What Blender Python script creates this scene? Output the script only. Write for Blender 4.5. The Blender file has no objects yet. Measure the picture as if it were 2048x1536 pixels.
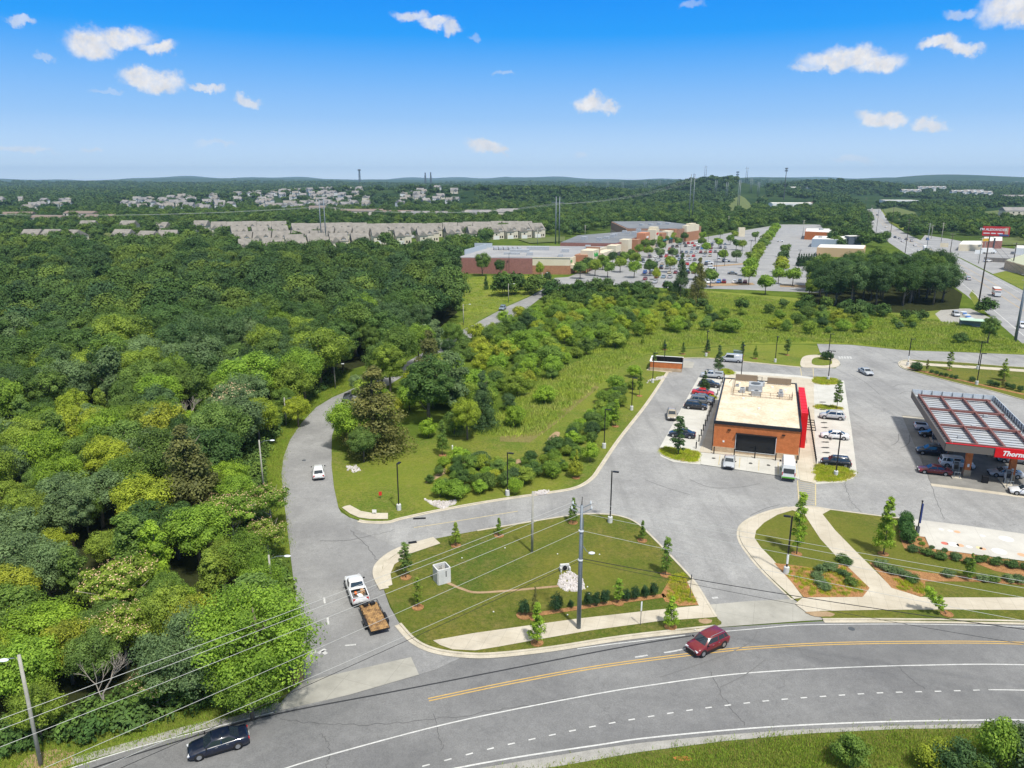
import bpy, bmesh, math, random
import numpy as np
from mathutils import Vector, Matrix
random.seed(7)
R = math.radians
S = bpy.context.scene
COL = S.collection
# ---------------------------------------------------------------- camera
CH = 46.0
FPX = 1500.0            # focal length for a frame 2048 wide
HOR = 354.0
PIT = math.atan((768 - HOR) / FPX)
sp, cp = math.sin(PIT), math.cos(PIT)
cam = bpy.data.cameras.new('camera'); camo = bpy.data.objects.new('camera', cam); COL.objects.link(camo)
cam.sensor_width = 36; cam.lens = 36 * FPX / 2048; cam.clip_start = 1; cam.clip_end = 90000
camo.location = (0, 0, CH); camo.rotation_euler = (math.pi / 2 - PIT, 0, 0)
S.camera = camo

def G(px, py, z=0.0):
    """point on the level z seen from the camera height at a bearing measured on the survey sheet"""
    a = (px - 1024) / FPX; b = (py - 768) / FPX
    d = sp + cp * b; w = cp - sp * b
    t = (CH - z) / d
    return Vector((a * t, w * t, z))
def GL(pts, z=0.0): return [G(x, y, z) for x, y in pts]
def PX(x, y, z=0.0):
    dz = z - CH
    dep = y * cp - dz * sp
    up = y * sp + dz * cp
    return 1024 + FPX * x / dep, 768 - FPX * up / dep
def hgt(bx, by, ty):
    """height of a thing that stands at ground point and whose top is at row ty"""
    g = G(bx, by); b = (ty - 768) / FPX
    return CH - g.y * (sp + cp * b) / (cp - sp * b)

# ---------------------------------------------------------------- sun and world
SUN_EL, SUN_AZ = R(60), R(152)      # azimuth clockwise from +Y
sd = bpy.data.lights.new('sun', 'SUN'); so = bpy.data.objects.new('sun', sd); COL.objects.link(so)
sd.energy = 4.8; sd.angle = R(4); sd.color = (1, .96, .88)
sv = Vector((math.sin(SUN_AZ) * math.cos(SUN_EL), math.cos(SUN_AZ) * math.cos(SUN_EL), math.sin(SUN_EL)))
so.rotation_euler = sv.to_track_quat('Z', 'Y').to_euler()

W = bpy.data.worlds.new('World'); S.world = W; W.use_nodes = True
nt = W.node_tree; nt.nodes.clear()
class NB:
    def __init__(s, nt): s.nt = nt
    def n(s, t, **k):
        o = s.nt.nodes.new(t)
        for a, v in k.items(): setattr(o, a, v)
        return o
    def l(s, a, b): s.nt.links.new(a, b)
    def set(s, sock, v):
        if isinstance(v, bpy.types.NodeSocket): s.l(v, sock)
        else: sock.default_value = v
    def m(s, op, a, b=None, c=None, clamp=False):
        o = s.n('ShaderNodeMath', operation=op, use_clamp=clamp); s.set(o.inputs[0], a)
        if b is not None: s.set(o.inputs[1], b)
        if c is not None: s.set(o.inputs[2], c)
        return o.outputs[0]
    def vm(s, op, a, b=None, out=0):
        o = s.n('ShaderNodeVectorMath', operation=op); s.set(o.inputs[0], a)
        if b is not None: s.set(o.inputs[1], b)
        return o.outputs[out]
    def noise(s, v, sc, det=4, rough=.55, dist=0, out=0):
        o = s.n('ShaderNodeTexNoise'); s.l(v, o.inputs['Vector']); o.inputs['Scale'].default_value = sc
        o.inputs['Detail'].default_value = det; o.inputs['Roughness'].default_value = rough; o.inputs['Distortion'].default_value = dist
        return o.outputs[out]
    def mr(s, v, a, b, c=0, d=1, smooth=False):
        o = s.n('ShaderNodeMapRange', interpolation_type='SMOOTHSTEP' if smooth else 'LINEAR'); s.l(v, o.inputs[0])
        for i, q in enumerate((a, b, c, d)): s.set(o.inputs[1 + i], q)
        return o.outputs[0]
    def mix(s, f, a, b, mode='MIX'):
        o = s.n('ShaderNodeMix', data_type='RGBA', blend_type=mode); s.set(o.inputs[0], f)
        s.set(o.inputs[6], a if isinstance(a, bpy.types.NodeSocket) else (*a, 1) if len(a) == 3 else a)
        s.set(o.inputs[7], b if isinstance(b, bpy.types.NodeSocket) else (*b, 1) if len(b) == 3 else b)
        return o.outputs[2]
    def ramp(s, f, stops):
        o = s.n('ShaderNodeValToRGB'); s.l(f, o.inputs[0]); e = o.color_ramp.elements
        while len(e) < len(stops): e.new(.5)
        for q, (p, c) in zip(e, stops): q.position = p; q.color = (*c, 1)
        return o.outputs[0]
nb = NB(nt)
tc = nb.n('ShaderNodeTexCoord'); D = nb.vm('NORMALIZE', tc.outputs['Generated'])
sep = nb.n('ShaderNodeSeparateXYZ'); nb.l(D, sep.inputs[0])
sky = nb.n('ShaderNodeTexSky'); sky.sky_type = 'NISHITA'; sky.sun_disc = False
sky.sun_elevation = SUN_EL; sky.sun_rotation = SUN_AZ; sky.altitude = 100; sky.air_density = 1.0; sky.dust_density = .6; sky.ozone_density = 1.5
SKYS = .10
skyc = nb.vm('SCALE', sky.outputs[0]); skyc.node.inputs['Scale'].default_value = SKYS
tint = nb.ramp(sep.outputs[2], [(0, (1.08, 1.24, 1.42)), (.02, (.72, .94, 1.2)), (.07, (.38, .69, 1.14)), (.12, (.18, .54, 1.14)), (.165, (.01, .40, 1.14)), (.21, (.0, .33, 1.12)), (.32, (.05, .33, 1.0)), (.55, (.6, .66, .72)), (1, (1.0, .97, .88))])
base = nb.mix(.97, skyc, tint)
az = nb.m('ARCTAN2', sep.outputs[0], sep.outputs[1]); el = nb.m('ARCSINE', sep.outputs[2])
cmb = nb.n('ShaderNodeCombineXYZ'); nb.l(az, cmb.inputs[0]); nb.l(el, cmb.inputs[1])
warp = nb.vm('SUBTRACT', nb.noise(cmb.outputs[0], 34, 9, .68, out=1), (.5, .5, .5))
wv = nb.vm('SCALE', warp); wv.node.inputs['Scale'].default_value = .034
warp2 = nb.vm('SUBTRACT', nb.noise(cmb.outputs[0], 11, 3, .5, out=1), (.5, .5, .5))
wv2 = nb.vm('SCALE', warp2); wv2.node.inputs['Scale'].default_value = .035
cw = nb.vm('ADD', nb.vm('ADD', cmb.outputs[0], wv), wv2)
CL = [(185, 78, 50, 28, 1), (252, 74, 48, 21, 1), (315, 98, 29, 13, 1), (285, 155, 46, 17, 1), (318, 165, 48, 20, 1), (412, 171, 30, 8, .8), (498, 197, 26, 12, .8),
      (825, 28, 44, 12, .8), (872, 42, 36, 14, .9), (903, 57, 20, 14, .8), (972, 293, 34, 14, 1), (992, 299, 22, 9, .9), (1177, 211, 36, 17, 1), (1208, 219, 34, 12, .85),
      (1655, 125, 50, 18, 1), (1702, 110, 56, 25, 1), (1755, 124, 52, 22, 1), (1615, 138, 28, 9, .7), (1885, 86, 34, 14, 1), (1925, 94, 34, 13, .95),
      (2040, 14, 62, 30, 1), (1760, 243, 40, 15, 1), (1788, 241, 32, 14, 1), (1866, 250, 30, 13, .9), (1925, 22, 28, 9, .5), (40, 45, 25, 8, .6), (45, 296, 56, 6, .5),
      (85, 103, 16, 6, .35), (215, 180, 30, 5, .25), (1700, 326, 44, 8, .4), (1385, 10, 24, 9, .35), (1005, 147, 26, 5, .3), (1160, 308, 16, 6, .3), (183, 303, 18, 4, .4), (430, 290, 44, 6, .3), (945, 73, 16, 6, .3)]
puff = nb.noise(cmb.outputs[0], 75, 6, .7)
tot = None
for (cx, cy, hw, hh, op) in CL:
    a = (cx - 1024) / FPX; b = (cy - 768) / FPX
    d = Vector((a, cp - sp * b, -(sp + cp * b))).normalized()
    A, E = math.atan2(d.x, d.y), math.asin(d.z)
    v = nb.vm('SUBTRACT', cw, (A, E, 0)); v = nb.vm('MULTIPLY', v, (FPX / hw * 1.12, FPX / hh * 1.14, 0))
    ln = nb.vm('LENGTH', v, out=1)
    mk = nb.m('MULTIPLY', nb.mr(ln, 1.22, .50, 0, op, True), nb.mr(puff, .3, .55, .72, 1))
    tot = mk if tot is None else nb.m('MAXIMUM', tot, mk)
cshade = nb.mr(nb.noise(cmb.outputs[0], 60, 4, .6), .3, .7, .86, 1.08)
cc = nb.vm('SCALE', (.97, .97, 1.0)); nb.l(cshade, cc.node.inputs['Scale'])
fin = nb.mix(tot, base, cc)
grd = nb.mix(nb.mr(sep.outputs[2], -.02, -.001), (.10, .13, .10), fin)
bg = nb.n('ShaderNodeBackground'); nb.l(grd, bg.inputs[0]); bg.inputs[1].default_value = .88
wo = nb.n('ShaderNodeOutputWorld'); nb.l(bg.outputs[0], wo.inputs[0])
S.view_settings.view_transform = 'Standard'; S.view_settings.look = 'None'; S.view_settings.gamma = 1
S.view_settings.exposure = 0.0
S.cycles.max_bounces = 5; S.cycles.diffuse_bounces = 3; S.cycles.glossy_bounces = 2; S.cycles.transmission_bounces = 2; S.cycles.volume_bounces = 0; S.cycles.transparent_max_bounces = 4
S.cycles.use_denoising = True

# ---------------------------------------------------------------- object helpers
def tag(o, label=None, cat=None, group=None, kind=None):
    for k, v in (('label', label), ('category', cat), ('group', group), ('kind', kind)):
        if v: o[k] = v
    return o
def empty(name, loc, rz=0, label=None, cat=None, group=None):
    o = bpy.data.objects.new(name, None); COL.objects.link(o); o.empty_display_size = .3
    o.location = loc; o.rotation_euler = (0, 0, rz); return tag(o, label, cat, group)
class MB:
    def __init__(s): s.v = []; s.f = []; s.m = []
    def add(s, vs, fs, mi=0):
        n = len(s.v); s.v += [tuple(v) for v in vs]; s.f += [tuple(i + n for i in f) for f in fs]; s.m += [mi] * len(fs); return s
    def box(s, c, d, rz=0, mi=0, top=None):
        x, y, z = d[0] / 2, d[1] / 2, d[2] / 2; t = top or (1, 1)
        vs = [(-x, -y, -z), (x, -y, -z), (x, y, -z), (-x, y, -z), (-x * t[0], -y * t[1], z), (x * t[0], -y * t[1], z), (x * t[0], y * t[1], z), (-x * t[0], y * t[1], z)]
        cr, sr = math.cos(rz), math.sin(rz)
        return s.add([(c[0] + a * cr - b * sr, c[1] + a * sr + b * cr, c[2] + e) for a, b, e in vs],
                     [(0, 3, 2, 1), (4, 5, 6, 7), (0, 1, 5, 4), (1, 2, 6, 5), (2, 3, 7, 6), (3, 0, 4, 7)], mi)
    def tube(s, pts, rs, n=8, mi=0, cap=True):
        pts = [Vector(p) for p in pts]
        if not hasattr(rs, '__len__'): rs = [rs] * len(pts)
        base = len(s.v); vs = []
        for i, p in enumerate(pts):
            d = (pts[min(i + 1, len(pts) - 1)] - pts[max(i - 1, 0)]).normalized()
            a = d.orthogonal().normalized() if abs(d.z) < .95 else Vector((1, 0, 0)).cross(d).normalized()
            b = d.cross(a)
            for k in range(n):
                t = 2 * math.pi * k / n; vs.append(p + (a * math.cos(t) + b * math.sin(t)) * rs[i])
        fs = [(i * n + k, i * n + (k + 1) % n, (i + 1) * n + (k + 1) % n, (i + 1) * n + k) for i in range(len(pts) - 1) for k in range(n)]
        if cap: fs += [tuple(range(n))[::-1], tuple((len(pts) - 1) * n + k for k in range(n))]
        return s.add(vs, fs, mi)
    def prism(s, poly, z0, z1, mi=0, mtop=None, bottom=False):
        n = len(poly); vs = [(p[0], p[1], z0) for p in poly] + [(p[0], p[1], z1) for p in poly]
        s.add(vs, [(i, (i + 1) % n, n + (i + 1) % n, n + i) for i in range(n)], mi)
        s.f.append(tuple(len(s.v) - n + i for i in range(n))); s.m.append(mi if mtop is None else mtop)
        if bottom: s.f.append(tuple(len(s.v) - 2 * n + i for i in range(n))[::-1]); s.m.append(mi)
        return s
    def sheet(s, poly, z, mi=0): return s.add([(p[0], p[1], z) for p in poly], [tuple(range(len(poly)))], mi)
    def quad(s, a, b, c, d, mi=0): return s.add([a, b, c, d], [(0, 1, 2, 3)], mi)
    def ball(s, c, r, mi=0, nu=10, nv=6):
        r = (r, r, r) if not hasattr(r, '__len__') else r
        vs = [(c[0], c[1], c[2] - r[2])]
        for j in range(1, nv):
            t = math.pi * j / nv
            for i in range(nu):
                a = 2 * math.pi * i / nu
                vs.append((c[0] + r[0] * math.sin(t) * math.cos(a), c[1] + r[1] * math.sin(t) * math.sin(a), c[2] - r[2] * math.cos(t)))
        vs.append((c[0], c[1], c[2] + r[2])); L = len(vs) - 1
        fs = [(0, 1 + (i + 1) % nu, 1 + i) for i in range(nu)] + [(L, 1 + (nv - 2) * nu + i, 1 + (nv - 2) * nu + (i + 1) % nu) for i in range(nu)]
        fs += [(1 + j * nu + i, 1 + j * nu + (i + 1) % nu, 1 + (j + 1) * nu + (i + 1) % nu, 1 + (j + 1) * nu + i) for j in range(nv - 2) for i in range(nu)]
        return s.add(vs, fs, mi)
    def mesh(s, name, mats, smooth=False):
        me = bpy.data.meshes.new(name); me.from_pydata(s.v, [], s.f)
        for m in (mats if isinstance(mats, (list, tuple)) else [mats]): me.materials.append(m)
        me.polygons.foreach_set('material_index', s.m)
        if smooth: me.polygons.foreach_set('use_smooth', [True] * len(s.f))
        me.update(); return me
    def build(s, name, mats, parent=None, smooth=False, color=None):
        o = bpy.data.objects.new(name, s.mesh(name, mats, smooth)); COL.objects.link(o)
        if parent: o.parent = parent
        if color: o.color = (*color, 1)
        return o
def copy_tree(o, loc=None, rz=None, scale=None, color=None):
    def rec(q, par):
        c = q.copy(); COL.objects.link(c)
        if par: c.parent = par
        if color is not None and c.type == 'MESH': c.color = (*color, 1)
        for ch in KIDS.get(q.name, []): rec(ch, c)
        return c
    c = rec(o, None)
    if loc is not None: c.location = loc
    if rz is not None: c.rotation_euler = (0, 0, rz)
    if scale is not None: c.scale = scale if hasattr(scale, '__len__') else (scale,) * 3
    return c
KIDS = {}
def freeze(root):
    """remember a prototype's children, then hide nothing: the first use moves the prototype itself"""
    allo = [root] + list(root.children_recursive)
    for q in allo: KIDS[q.name] = list(q.children)
    return root
class Proto:
    def __init__(s, root): s.r = freeze(root); s.used = False
    def put(s, loc, rz=0, scale=1, label=None, cat=None, group=None, color=None):
        if not s.used:
            s.used = True; o = s.r
            o.location = loc; o.rotation_euler = (0, 0, rz); o.scale = scale if hasattr(scale, '__len__') else (scale,) * 3
            s._first = o; s._tmp = None
            if color is not None:
                for q in [o] + list(o.children_recursive):
                    if q.type == 'MESH': q.color = (*color, 1)
        else: o = copy_tree(s.r, loc, rz, scale, color)
        for k in ('label', 'category', 'group'):
            if k in o: del o[k]
        return tag(o, label, cat, group)
def smooth_line(pts, n=6, closed=False):
    P = [Vector(p) for p in pts]; out = []; N = len(P)
    rng = range(N if closed else N - 1)
    for i in rng:
        p0 = P[(i - 1) % N] if closed or i > 0 else P[0]; p1 = P[i]; p2 = P[(i + 1) % N]
        p3 = P[(i + 2) % N] if closed or i + 2 < N else P[-1]
        for k in range(n):
            t = k / n
            out.append(.5 * ((2 * p1) + (-p0 + p2) * t + (2 * p0 - 5 * p1 + 4 * p2 - p3) * t * t + (-p0 + 3 * p1 - 3 * p2 + p3) * t ** 3))
    if not closed: out.append(P[-1])
    return out
def offset_line(pts, d, closed=False):
    out = []; N = len(pts)
    for i, p in enumerate(pts):
        a = pts[(i - 1) % N] if closed or i > 0 else pts[0]; b = pts[(i + 1) % N] if closed or i + 1 < N else pts[-1]
        t = Vector((b[0] - a[0], b[1] - a[1], 0)).normalized()
        out.append(Vector((p[0] - t.y * d, p[1] + t.x * d, p[2] if len(p) > 2 else 0)))
    return out
def ribbon(mb, pts, d0, d1, z0, z1=None, closed=False, mi=0):
    """strip between offsets d0..d1 along a line; with z1 a raised bar"""
    a = offset_line(pts, d0, closed); b = offset_line(pts, d1, closed); N = len(pts)
    vs = []; fs = []
    if z1 is None:
        for p, q in zip(a, b): vs += [(p.x, p.y, z0), (q.x, q.y, z0)]
        for i in range(N if closed else N - 1):
            j = (i + 1) % N; fs.append((2 * i, 2 * i + 1, 2 * j + 1, 2 * j))
    else:
        for p, q in zip(a, b): vs += [(p.x, p.y, z0), (p.x, p.y, z1), (q.x, q.y, z1), (q.x, q.y, z0)]
        for i in range(N if closed else N - 1):
            j = (i + 1) % N
            for k in range(3): fs.append((4 * i + k, 4 * i + k + 1, 4 * j + k + 1, 4 * j + k))
    return mb.add(vs, fs, mi)
def inpoly(x, y, poly):
    c = False; j = len(poly) - 1
    for i in range(len(poly)):
        xi, yi = poly[i][0], poly[i][1]; xj, yj = poly[j][0], poly[j][1]
        if (yi > y) != (yj > y) and x < (xj - xi) * (y - yi) / (yj - yi) + xi: c = not c
        j = i
    return c
def text_mesh(txt, size, mat, name, parent, loc, rot, shear=0, ext=.01, bold=0, align='CENTER'):
    cu = bpy.data.curves.new(name, 'FONT'); cu.body = txt; cu.size = size; cu.extrude = ext; cu.shear = shear; cu.offset = bold
    cu.align_x = align; cu.align_y = 'CENTER'; cu.resolution_u = 2
    o = bpy.data.objects.new(name, cu); COL.objects.link(o); bpy.context.view_layer.update()
    me = bpy.data.meshes.new_from_object(o.evaluated_get(bpy.context.evaluated_depsgraph_get()))
    bpy.data.objects.remove(o); me.materials.clear(); me.materials.append(mat)
    q = bpy.data.objects.new(name, me); COL.objects.link(q); q.parent = parent; q.location = loc; q.rotation_euler = rot
    return q

# ---------------------------------------------------------------- materials
MT = {}
def mat(name, col=(.5, .5, .5), rough=.8, metal=0, spec=.3, fn=None, coat=0):
    if name in MT: return MT[name]
    m = bpy.data.materials.new(name); m.use_nodes = True; t = m.node_tree; b = t.nodes['Principled BSDF']
    b.inputs['Base Color'].default_value = (*col, 1); b.inputs['Roughness'].default_value = rough
    b.inputs['Metallic'].default_value = metal; b.inputs['Specular IOR Level'].default_value = spec; b.inputs['Coat Weight'].default_value = coat
    if fn: fn(NB(t), b)
    MT[name] = m; return m
def posn(n, obj=False):
    if obj: return n.n('ShaderNodeTexCoord').outputs['Object']
    return n.n('ShaderNodeNewGeometry').outputs['Position']
def bump(n, b, h, st=.5, dist=.05):
    o = n.n('ShaderNodeBump'); n.l(h, o.inputs['Height']); o.inputs['Strength'].default_value = st; o.inputs['Distance'].default_value = dist
    n.l(o.outputs[0], b.inputs['Normal'])
def speckle(c1, c2, s1=.15, s2=3, k=.5, obj=False, bst=0, s3=14):
    def fn(n, b):
        p = posn(n, obj)
        f = n.m('ADD', n.m('MULTIPLY', n.noise(p, s1, 5), 1 - k), n.m('MULTIPLY', n.noise(p, s2, 4, .7), k))
        f = n.mr(f, .36, .64)
        n.l(n.mix(f, c1, c2), b.inputs['Base Color'])
        if bst: bump(n, b, n.noise(p, s3, 3, .7), bst)
    return fn
def asphalt(c1, c2, crack=.5, lanes=None):
    def fn(n, b):
        p = posn(n); f = n.mr(n.noise(p, .09, 5, .6), .35, .65)
        c = n.mix(f, c1, c2)
        g = n.m('MULTIPLY', n.mr(n.noise(p, 7, 3, .9), .3, .7, .76, 1.22), n.mr(n.noise(p, 1.3, 6, .8), .3, .7, .86, 1.13)); c = n.mix(1, c, n.n('ShaderNodeCombineColor').outputs[0], 'MIX') if False else c
        sc = n.vm('SCALE', c); n.l(g, sc.node.inputs['Scale'])
        c = n.mix(n.mr(n.noise(p, .33, 7, .75, .6), .5, .7, 0, .35), sc, tuple(q * 1.25 for q in c2)); sc = n.mix(n.mr(n.noise(p, .045, 4, .6, 1.5), .5, .62, 0, .3), c, tuple(q * .72 for q in c1))
        if lanes is not None:
            mp = n.n('ShaderNodeMapping'); n.l(p, mp.inputs[0]); mp.inputs['Rotation'].default_value = (0, 0, lanes); mp.inputs['Scale'].default_value = (1, .07, 1)
            c = n.mix(n.mr(n.noise(mp.outputs[0], .42, 5, .65), .50, .66, 0, .38), sc, tuple(q * .66 for q in c1)); sc = c
        # dark oil and tyre streaks
        st = n.mr(n.noise(p, .8, 6, .7, 1.2), .62, .75, 0, .35); c = n.mix(st, sc, tuple(q * .45 for q in c1))
        # fine cracks
        w = n.vm('ADD', p, n.vm('MULTIPLY', n.vm('SUBTRACT', n.noise(p, .5, 5, .6, out=1), (.5, .5, .5)), (5, 5, 0)))
        vo = n.n('ShaderNodeTexVoronoi', feature='DISTANCE_TO_EDGE'); n.l(w, vo.inputs['Vector']); vo.inputs['Scale'].default_value = .085
        ck = n.mr(vo.outputs['Distance'], .001, .005, crack * .6, 0)
        ck = n.m('MULTIPLY', ck, n.mr(n.noise(p, .05, 2), .45, .6))
        c = n.mix(ck, c, tuple(q * .3 for q in c1)); n.l(c, b.inputs['Base Color'])
        bump(n, b, n.noise(p, 30, 2, .7), .25, .02)
    return fn
def concrete(c1, c2, joint=1.5, ang=0):
    def fn(n, b):
        p = posn(n); c = n.mix(n.mr(n.noise(p, .25, 5, .65), .35, .65), c1, c2)
        c = n.mix(n.mr(n.noise(p, 1.4, 6, .75), .58, .75, 0, .3), c, tuple(q * .55 for q in c1))
        mp = n.n('ShaderNodeMapping'); n.l(p, mp.inputs[0]); mp.inputs['Rotation'].default_value = (0, 0, ang)
        s = n.n('ShaderNodeSeparateXYZ'); n.l(mp.outputs[0], s.inputs[0])
        j = None
        for ax in (0, 1):
            fr = n.m('FRACT', n.m('DIVIDE', s.outputs[ax], joint)); e = n.m('LESS_THAN', fr, .05 / joint); j = e if j is None else n.m('MAXIMUM', j, e)
        n.l(n.mix(n.m('MULTIPLY', j, .28), c, tuple(q * .4 for q in c1)), b.inputs['Base Color'])
        bump(n, b, n.noise(p, 25, 3, .7), .2, .02)
    return fn
GRID = R(-18.5)      # bearing of the store grid: u runs along the front, v runs back
UV = Vector((math.cos(GRID), math.sin(GRID), 0)); VV = Vector((-math.sin(GRID), math.cos(GRID), 0))
def lawnf(c1, c2, c3, s=.12):
    def fn(n, b):
        p = posn(n)
        c = n.mix(n.mr(n.noise(p, s, 5, .6), .38, .62), c1, c2)
        c = n.mix(n.mr(n.noise(p, s * 4.5, 5, .7), .5, .72, 0, .75), c, c3)
        c = n.mix(n.mr(n.noise(p, 2.2, 6, .85), .42, .60, 0, .75), c, tuple(q * .55 for q in c1))
        c = n.mix(n.mr(n.noise(p, 5, 4, .9), .48, .66, 0, .65), c, c3)
        c = n.mix(n.mr(n.noise(p, .035, 3, .5), .45, .6, 0, .5), c, c2)
        n.l(c, b.inputs['Base Color']); bump(n, b, n.noise(p, 12, 4, .8), .8, .12)
    return fn
def brickf(c1, c2, mor, sc=1.0):
    def fn(n, b):
        tcx = n.n('ShaderNodeTexCoord').outputs['Object']; s = n.n('ShaderNodeSeparateXYZ'); n.l(tcx, s.inputs[0])
        k = n.n('ShaderNodeCombineXYZ'); n.l(n.m('ADD', s.outputs[0], s.outputs[1]), k.inputs[0]); n.l(s.outputs[2], k.inputs[1])
        br = n.n('ShaderNodeTexBrick'); n.l(k.outputs[0], br.inputs['Vector']); br.inputs['Scale'].default_value = sc
        br.inputs['Color1'].default_value = (*c1, 1); br.inputs['Color2'].default_value = (*c2, 1); br.inputs['Mortar'].default_value = (*mor, 1)
        br.inputs['Mortar Size'].default_value = .008; br.inputs['Brick Width'].default_value = .24; br.inputs['Row Height'].default_value = .085
        f = n.mr(n.noise(tcx, 1.2, 4), .3, .7, .85, 1.12); q = n.vm('SCALE', br.outputs[0]); n.l(f, q.node.inputs['Scale']); n.l(q, b.inputs['Base Color'])
    return fn
def objcol(jit=.0, rough=None, dirt=False):
    def fn(n, b):
        oi = n.n('ShaderNodeObjectInfo'); c = oi.outputs['Color']
        if dirt: c = n.mix(n.mr(n.noise(posn(n, True), 3, 5), .5, .8, 0, .12), c, (.25, .22, .18))
        n.l(c, b.inputs['Base Color'])
    return fn
def leaff(n, b):
    oi = n.n('ShaderNodeObjectInfo'); at = n.n('ShaderNodeAttribute'); at.attribute_name = 'jit'
    hs = n.n('ShaderNodeHueSaturation'); n.l(oi.outputs['Color'], hs.inputs['Color'])
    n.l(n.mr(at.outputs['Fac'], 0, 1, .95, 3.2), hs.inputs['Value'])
    n.l(n.mr(at.outputs['Fac'], 0, 1, .512, .488), hs.inputs['Hue'])
    n.l(hs.outputs[0], b.inputs['Base Color'])
    tr = n.n('ShaderNodeBsdfTranslucent'); n.l(n.mix(1, hs.outputs[0], (1.5, 1.6, .7), 'MULTIPLY'), tr.inputs[0])
    mx = n.n('ShaderNodeMixShader'); mx.inputs[0].default_value = .28
    out = [q for q in n.nt.nodes if q.type == 'OUTPUT_MATERIAL'][0]
    n.l(b.outputs[0], mx.inputs[1]); n.l(tr.outputs[0], mx.inputs[2]); n.l(mx.outputs[0], out.inputs[0])
def leafstuff(cols):
    """leaf material for mass vegetation: each plant takes a tone of its own"""
    def fn(n, b):
        oi = n.n('ShaderNodeObjectInfo'); at = n.n('ShaderNodeAttribute'); at.attribute_name = 'jit'
        k = len(cols); c = n.ramp(oi.outputs['Random'], [((i + .5) / k, q) for i, q in enumerate(cols)])
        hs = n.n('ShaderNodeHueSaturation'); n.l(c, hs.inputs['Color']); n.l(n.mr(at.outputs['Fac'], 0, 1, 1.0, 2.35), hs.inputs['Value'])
        n.l(hs.outputs[0], b.inputs['Base Color'])
    return fn
M_leaf = mat('leaf', rough=.6, spec=.25, fn=leaff)
M_far = mat('far_leaf', rough=.8, spec=.1, fn=leafstuff([(.036, .072, .018), (.064, .108, .020), (.044, .080, .024), (.090, .135, .024), (.050, .088, .020), (.072, .115, .028)]))
M_farst = mat('horizon_leaf', rough=.8, spec=.1, fn=leafstuff([(.020, .044, .014), (.034, .062, .016), (.024, .048, .018), (.050, .080, .020), (.028, .054, .016), (.040, .068, .022)]))
M_midst = mat('woodland_leaf', rough=.8, spec=.1, fn=leafstuff([(.028, .058, .015), (.050, .086, .017), (.034, .064, .020), (.074, .112, .020), (.040, .070, .017), (.056, .092, .024)]))
M_blossom = mat('blossom', (.62, .38, .22), .8, fn=speckle((.55, .33, .18), (.75, .55, .36), 2, 8))
M_bark = mat('bark', (.16, .13, .10), .9, fn=speckle((.10, .08, .06), (.24, .20, .16), 1, 9, obj=True))
M_deadwood = mat('bare_wood', (.33, .29, .25), .9)
GRID = R(-18.5)
M_road = mat('road_asphalt', rough=.9, fn=asphalt((.155, .155, .157), (.21, .21, .208), .45))
M_lot = mat('lot_asphalt', rough=.9, fn=asphalt((.245, .243, .24), (.33, .328, .32), .6, -GRID))
M_hwy = mat('highway_asphalt', rough=.9, fn=asphalt((.26, .26, .265), (.33, .33, .33), .4))
M_side = mat('side_road_asphalt', rough=.9, fn=asphalt((.215, .214, .214), (.29, .289, .285), .7))
M_tar = mat('tar', (.035, .036, .04), .7)
M_walk = mat('sidewalk_concrete', rough=.9, fn=concrete((.44, .39, .305), (.54, .49, .40), 1.5, .3))
M_kerb = mat('kerb_concrete', rough=.9, fn=speckle((.40, .36, .28), (.56, .51, .42), .7, 6))
M_pad = mat('pad_concrete', rough=.9, fn=concrete((.46, .45, .41), (.55, .54, .50), 4.5, -GRID))
M_apron = mat('apron_concrete', rough=.9, fn=concrete((.29, .28, .245), (.40, .385, .34), 4.0, .35))
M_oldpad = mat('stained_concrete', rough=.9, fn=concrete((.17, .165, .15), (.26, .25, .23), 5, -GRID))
M_lawn = mat('lawn_grass', rough=.95, spec=.1, fn=lawnf((.072, .128, .014), (.165, .168, .026), (.24, .19, .07), .10))
M_lawn2 = mat('verge_grass', rough=.95, spec=.1, fn=lawnf((.105, .175, .018), (.19, .22, .028), (.27, .23, .08), .13))
M_mead = mat('meadow_grass_ground', rough=.95, spec=.1, fn=lawnf((.13, .19, .025), (.21, .25, .035), (.28, .27, .07), .07))
M_mulch = mat('mulch', rough=1, fn=speckle((.17, .075, .028), (.48, .26, .11), 1.5, 9, .75, bst=1))
M_dirt = mat('dirt', rough=1, fn=speckle((.26, .17, .09), (.40, .29, .18), .8, 6))
M_gravel = mat('gravel', rough=1, fn=speckle((.25, .24, .22), (.42, .41, .38), 1, 10, .6, bst=.8))
M_ywhite = mat('white_road_paint', rough=.8, fn=speckle((.40, .40, .39), (.66, .66, .64), 1.5, 12, .6))
M_faint = mat('worn_white_paint', rough=.8, fn=speckle((.30, .30, .30), (.62, .62, .60), 1.8, 9, .6))
M_yellow = mat('yellow_road_paint', rough=.8, fn=speckle((.46, .29, .08), (.62, .41, .13), 1.5, 12, .6))
M_paleyel = mat('worn_yellow_paint', rough=.8, fn=speckle((.42, .36, .22), (.60, .50, .28), 1, 9, .6))
M_black = mat('black_metal', (.012, .012, .014), .5)
M_steel = mat('galvanised_steel', rough=.55, metal=.4, fn=speckle((.15, .18, .21), (.24, .27, .30), .6, 6, obj=True))
M_dsteel = mat('dark_steel', (.08, .09, .10), .6)
M_wood = mat('pole_wood', rough=.9, fn=speckle((.28, .27, .23), (.46, .44, .38), 1, 10, obj=True))
M_wire = mat('bare_wire', (.52, .52, .50), .5, .2)
M_cable = mat('black_cable', (.02, .02, .022), .6)
M_white = mat('white_paint', (.78, .78, .76), .6)
M_insul = mat('lamp_housing', (.70, .72, .74), .5)
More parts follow.
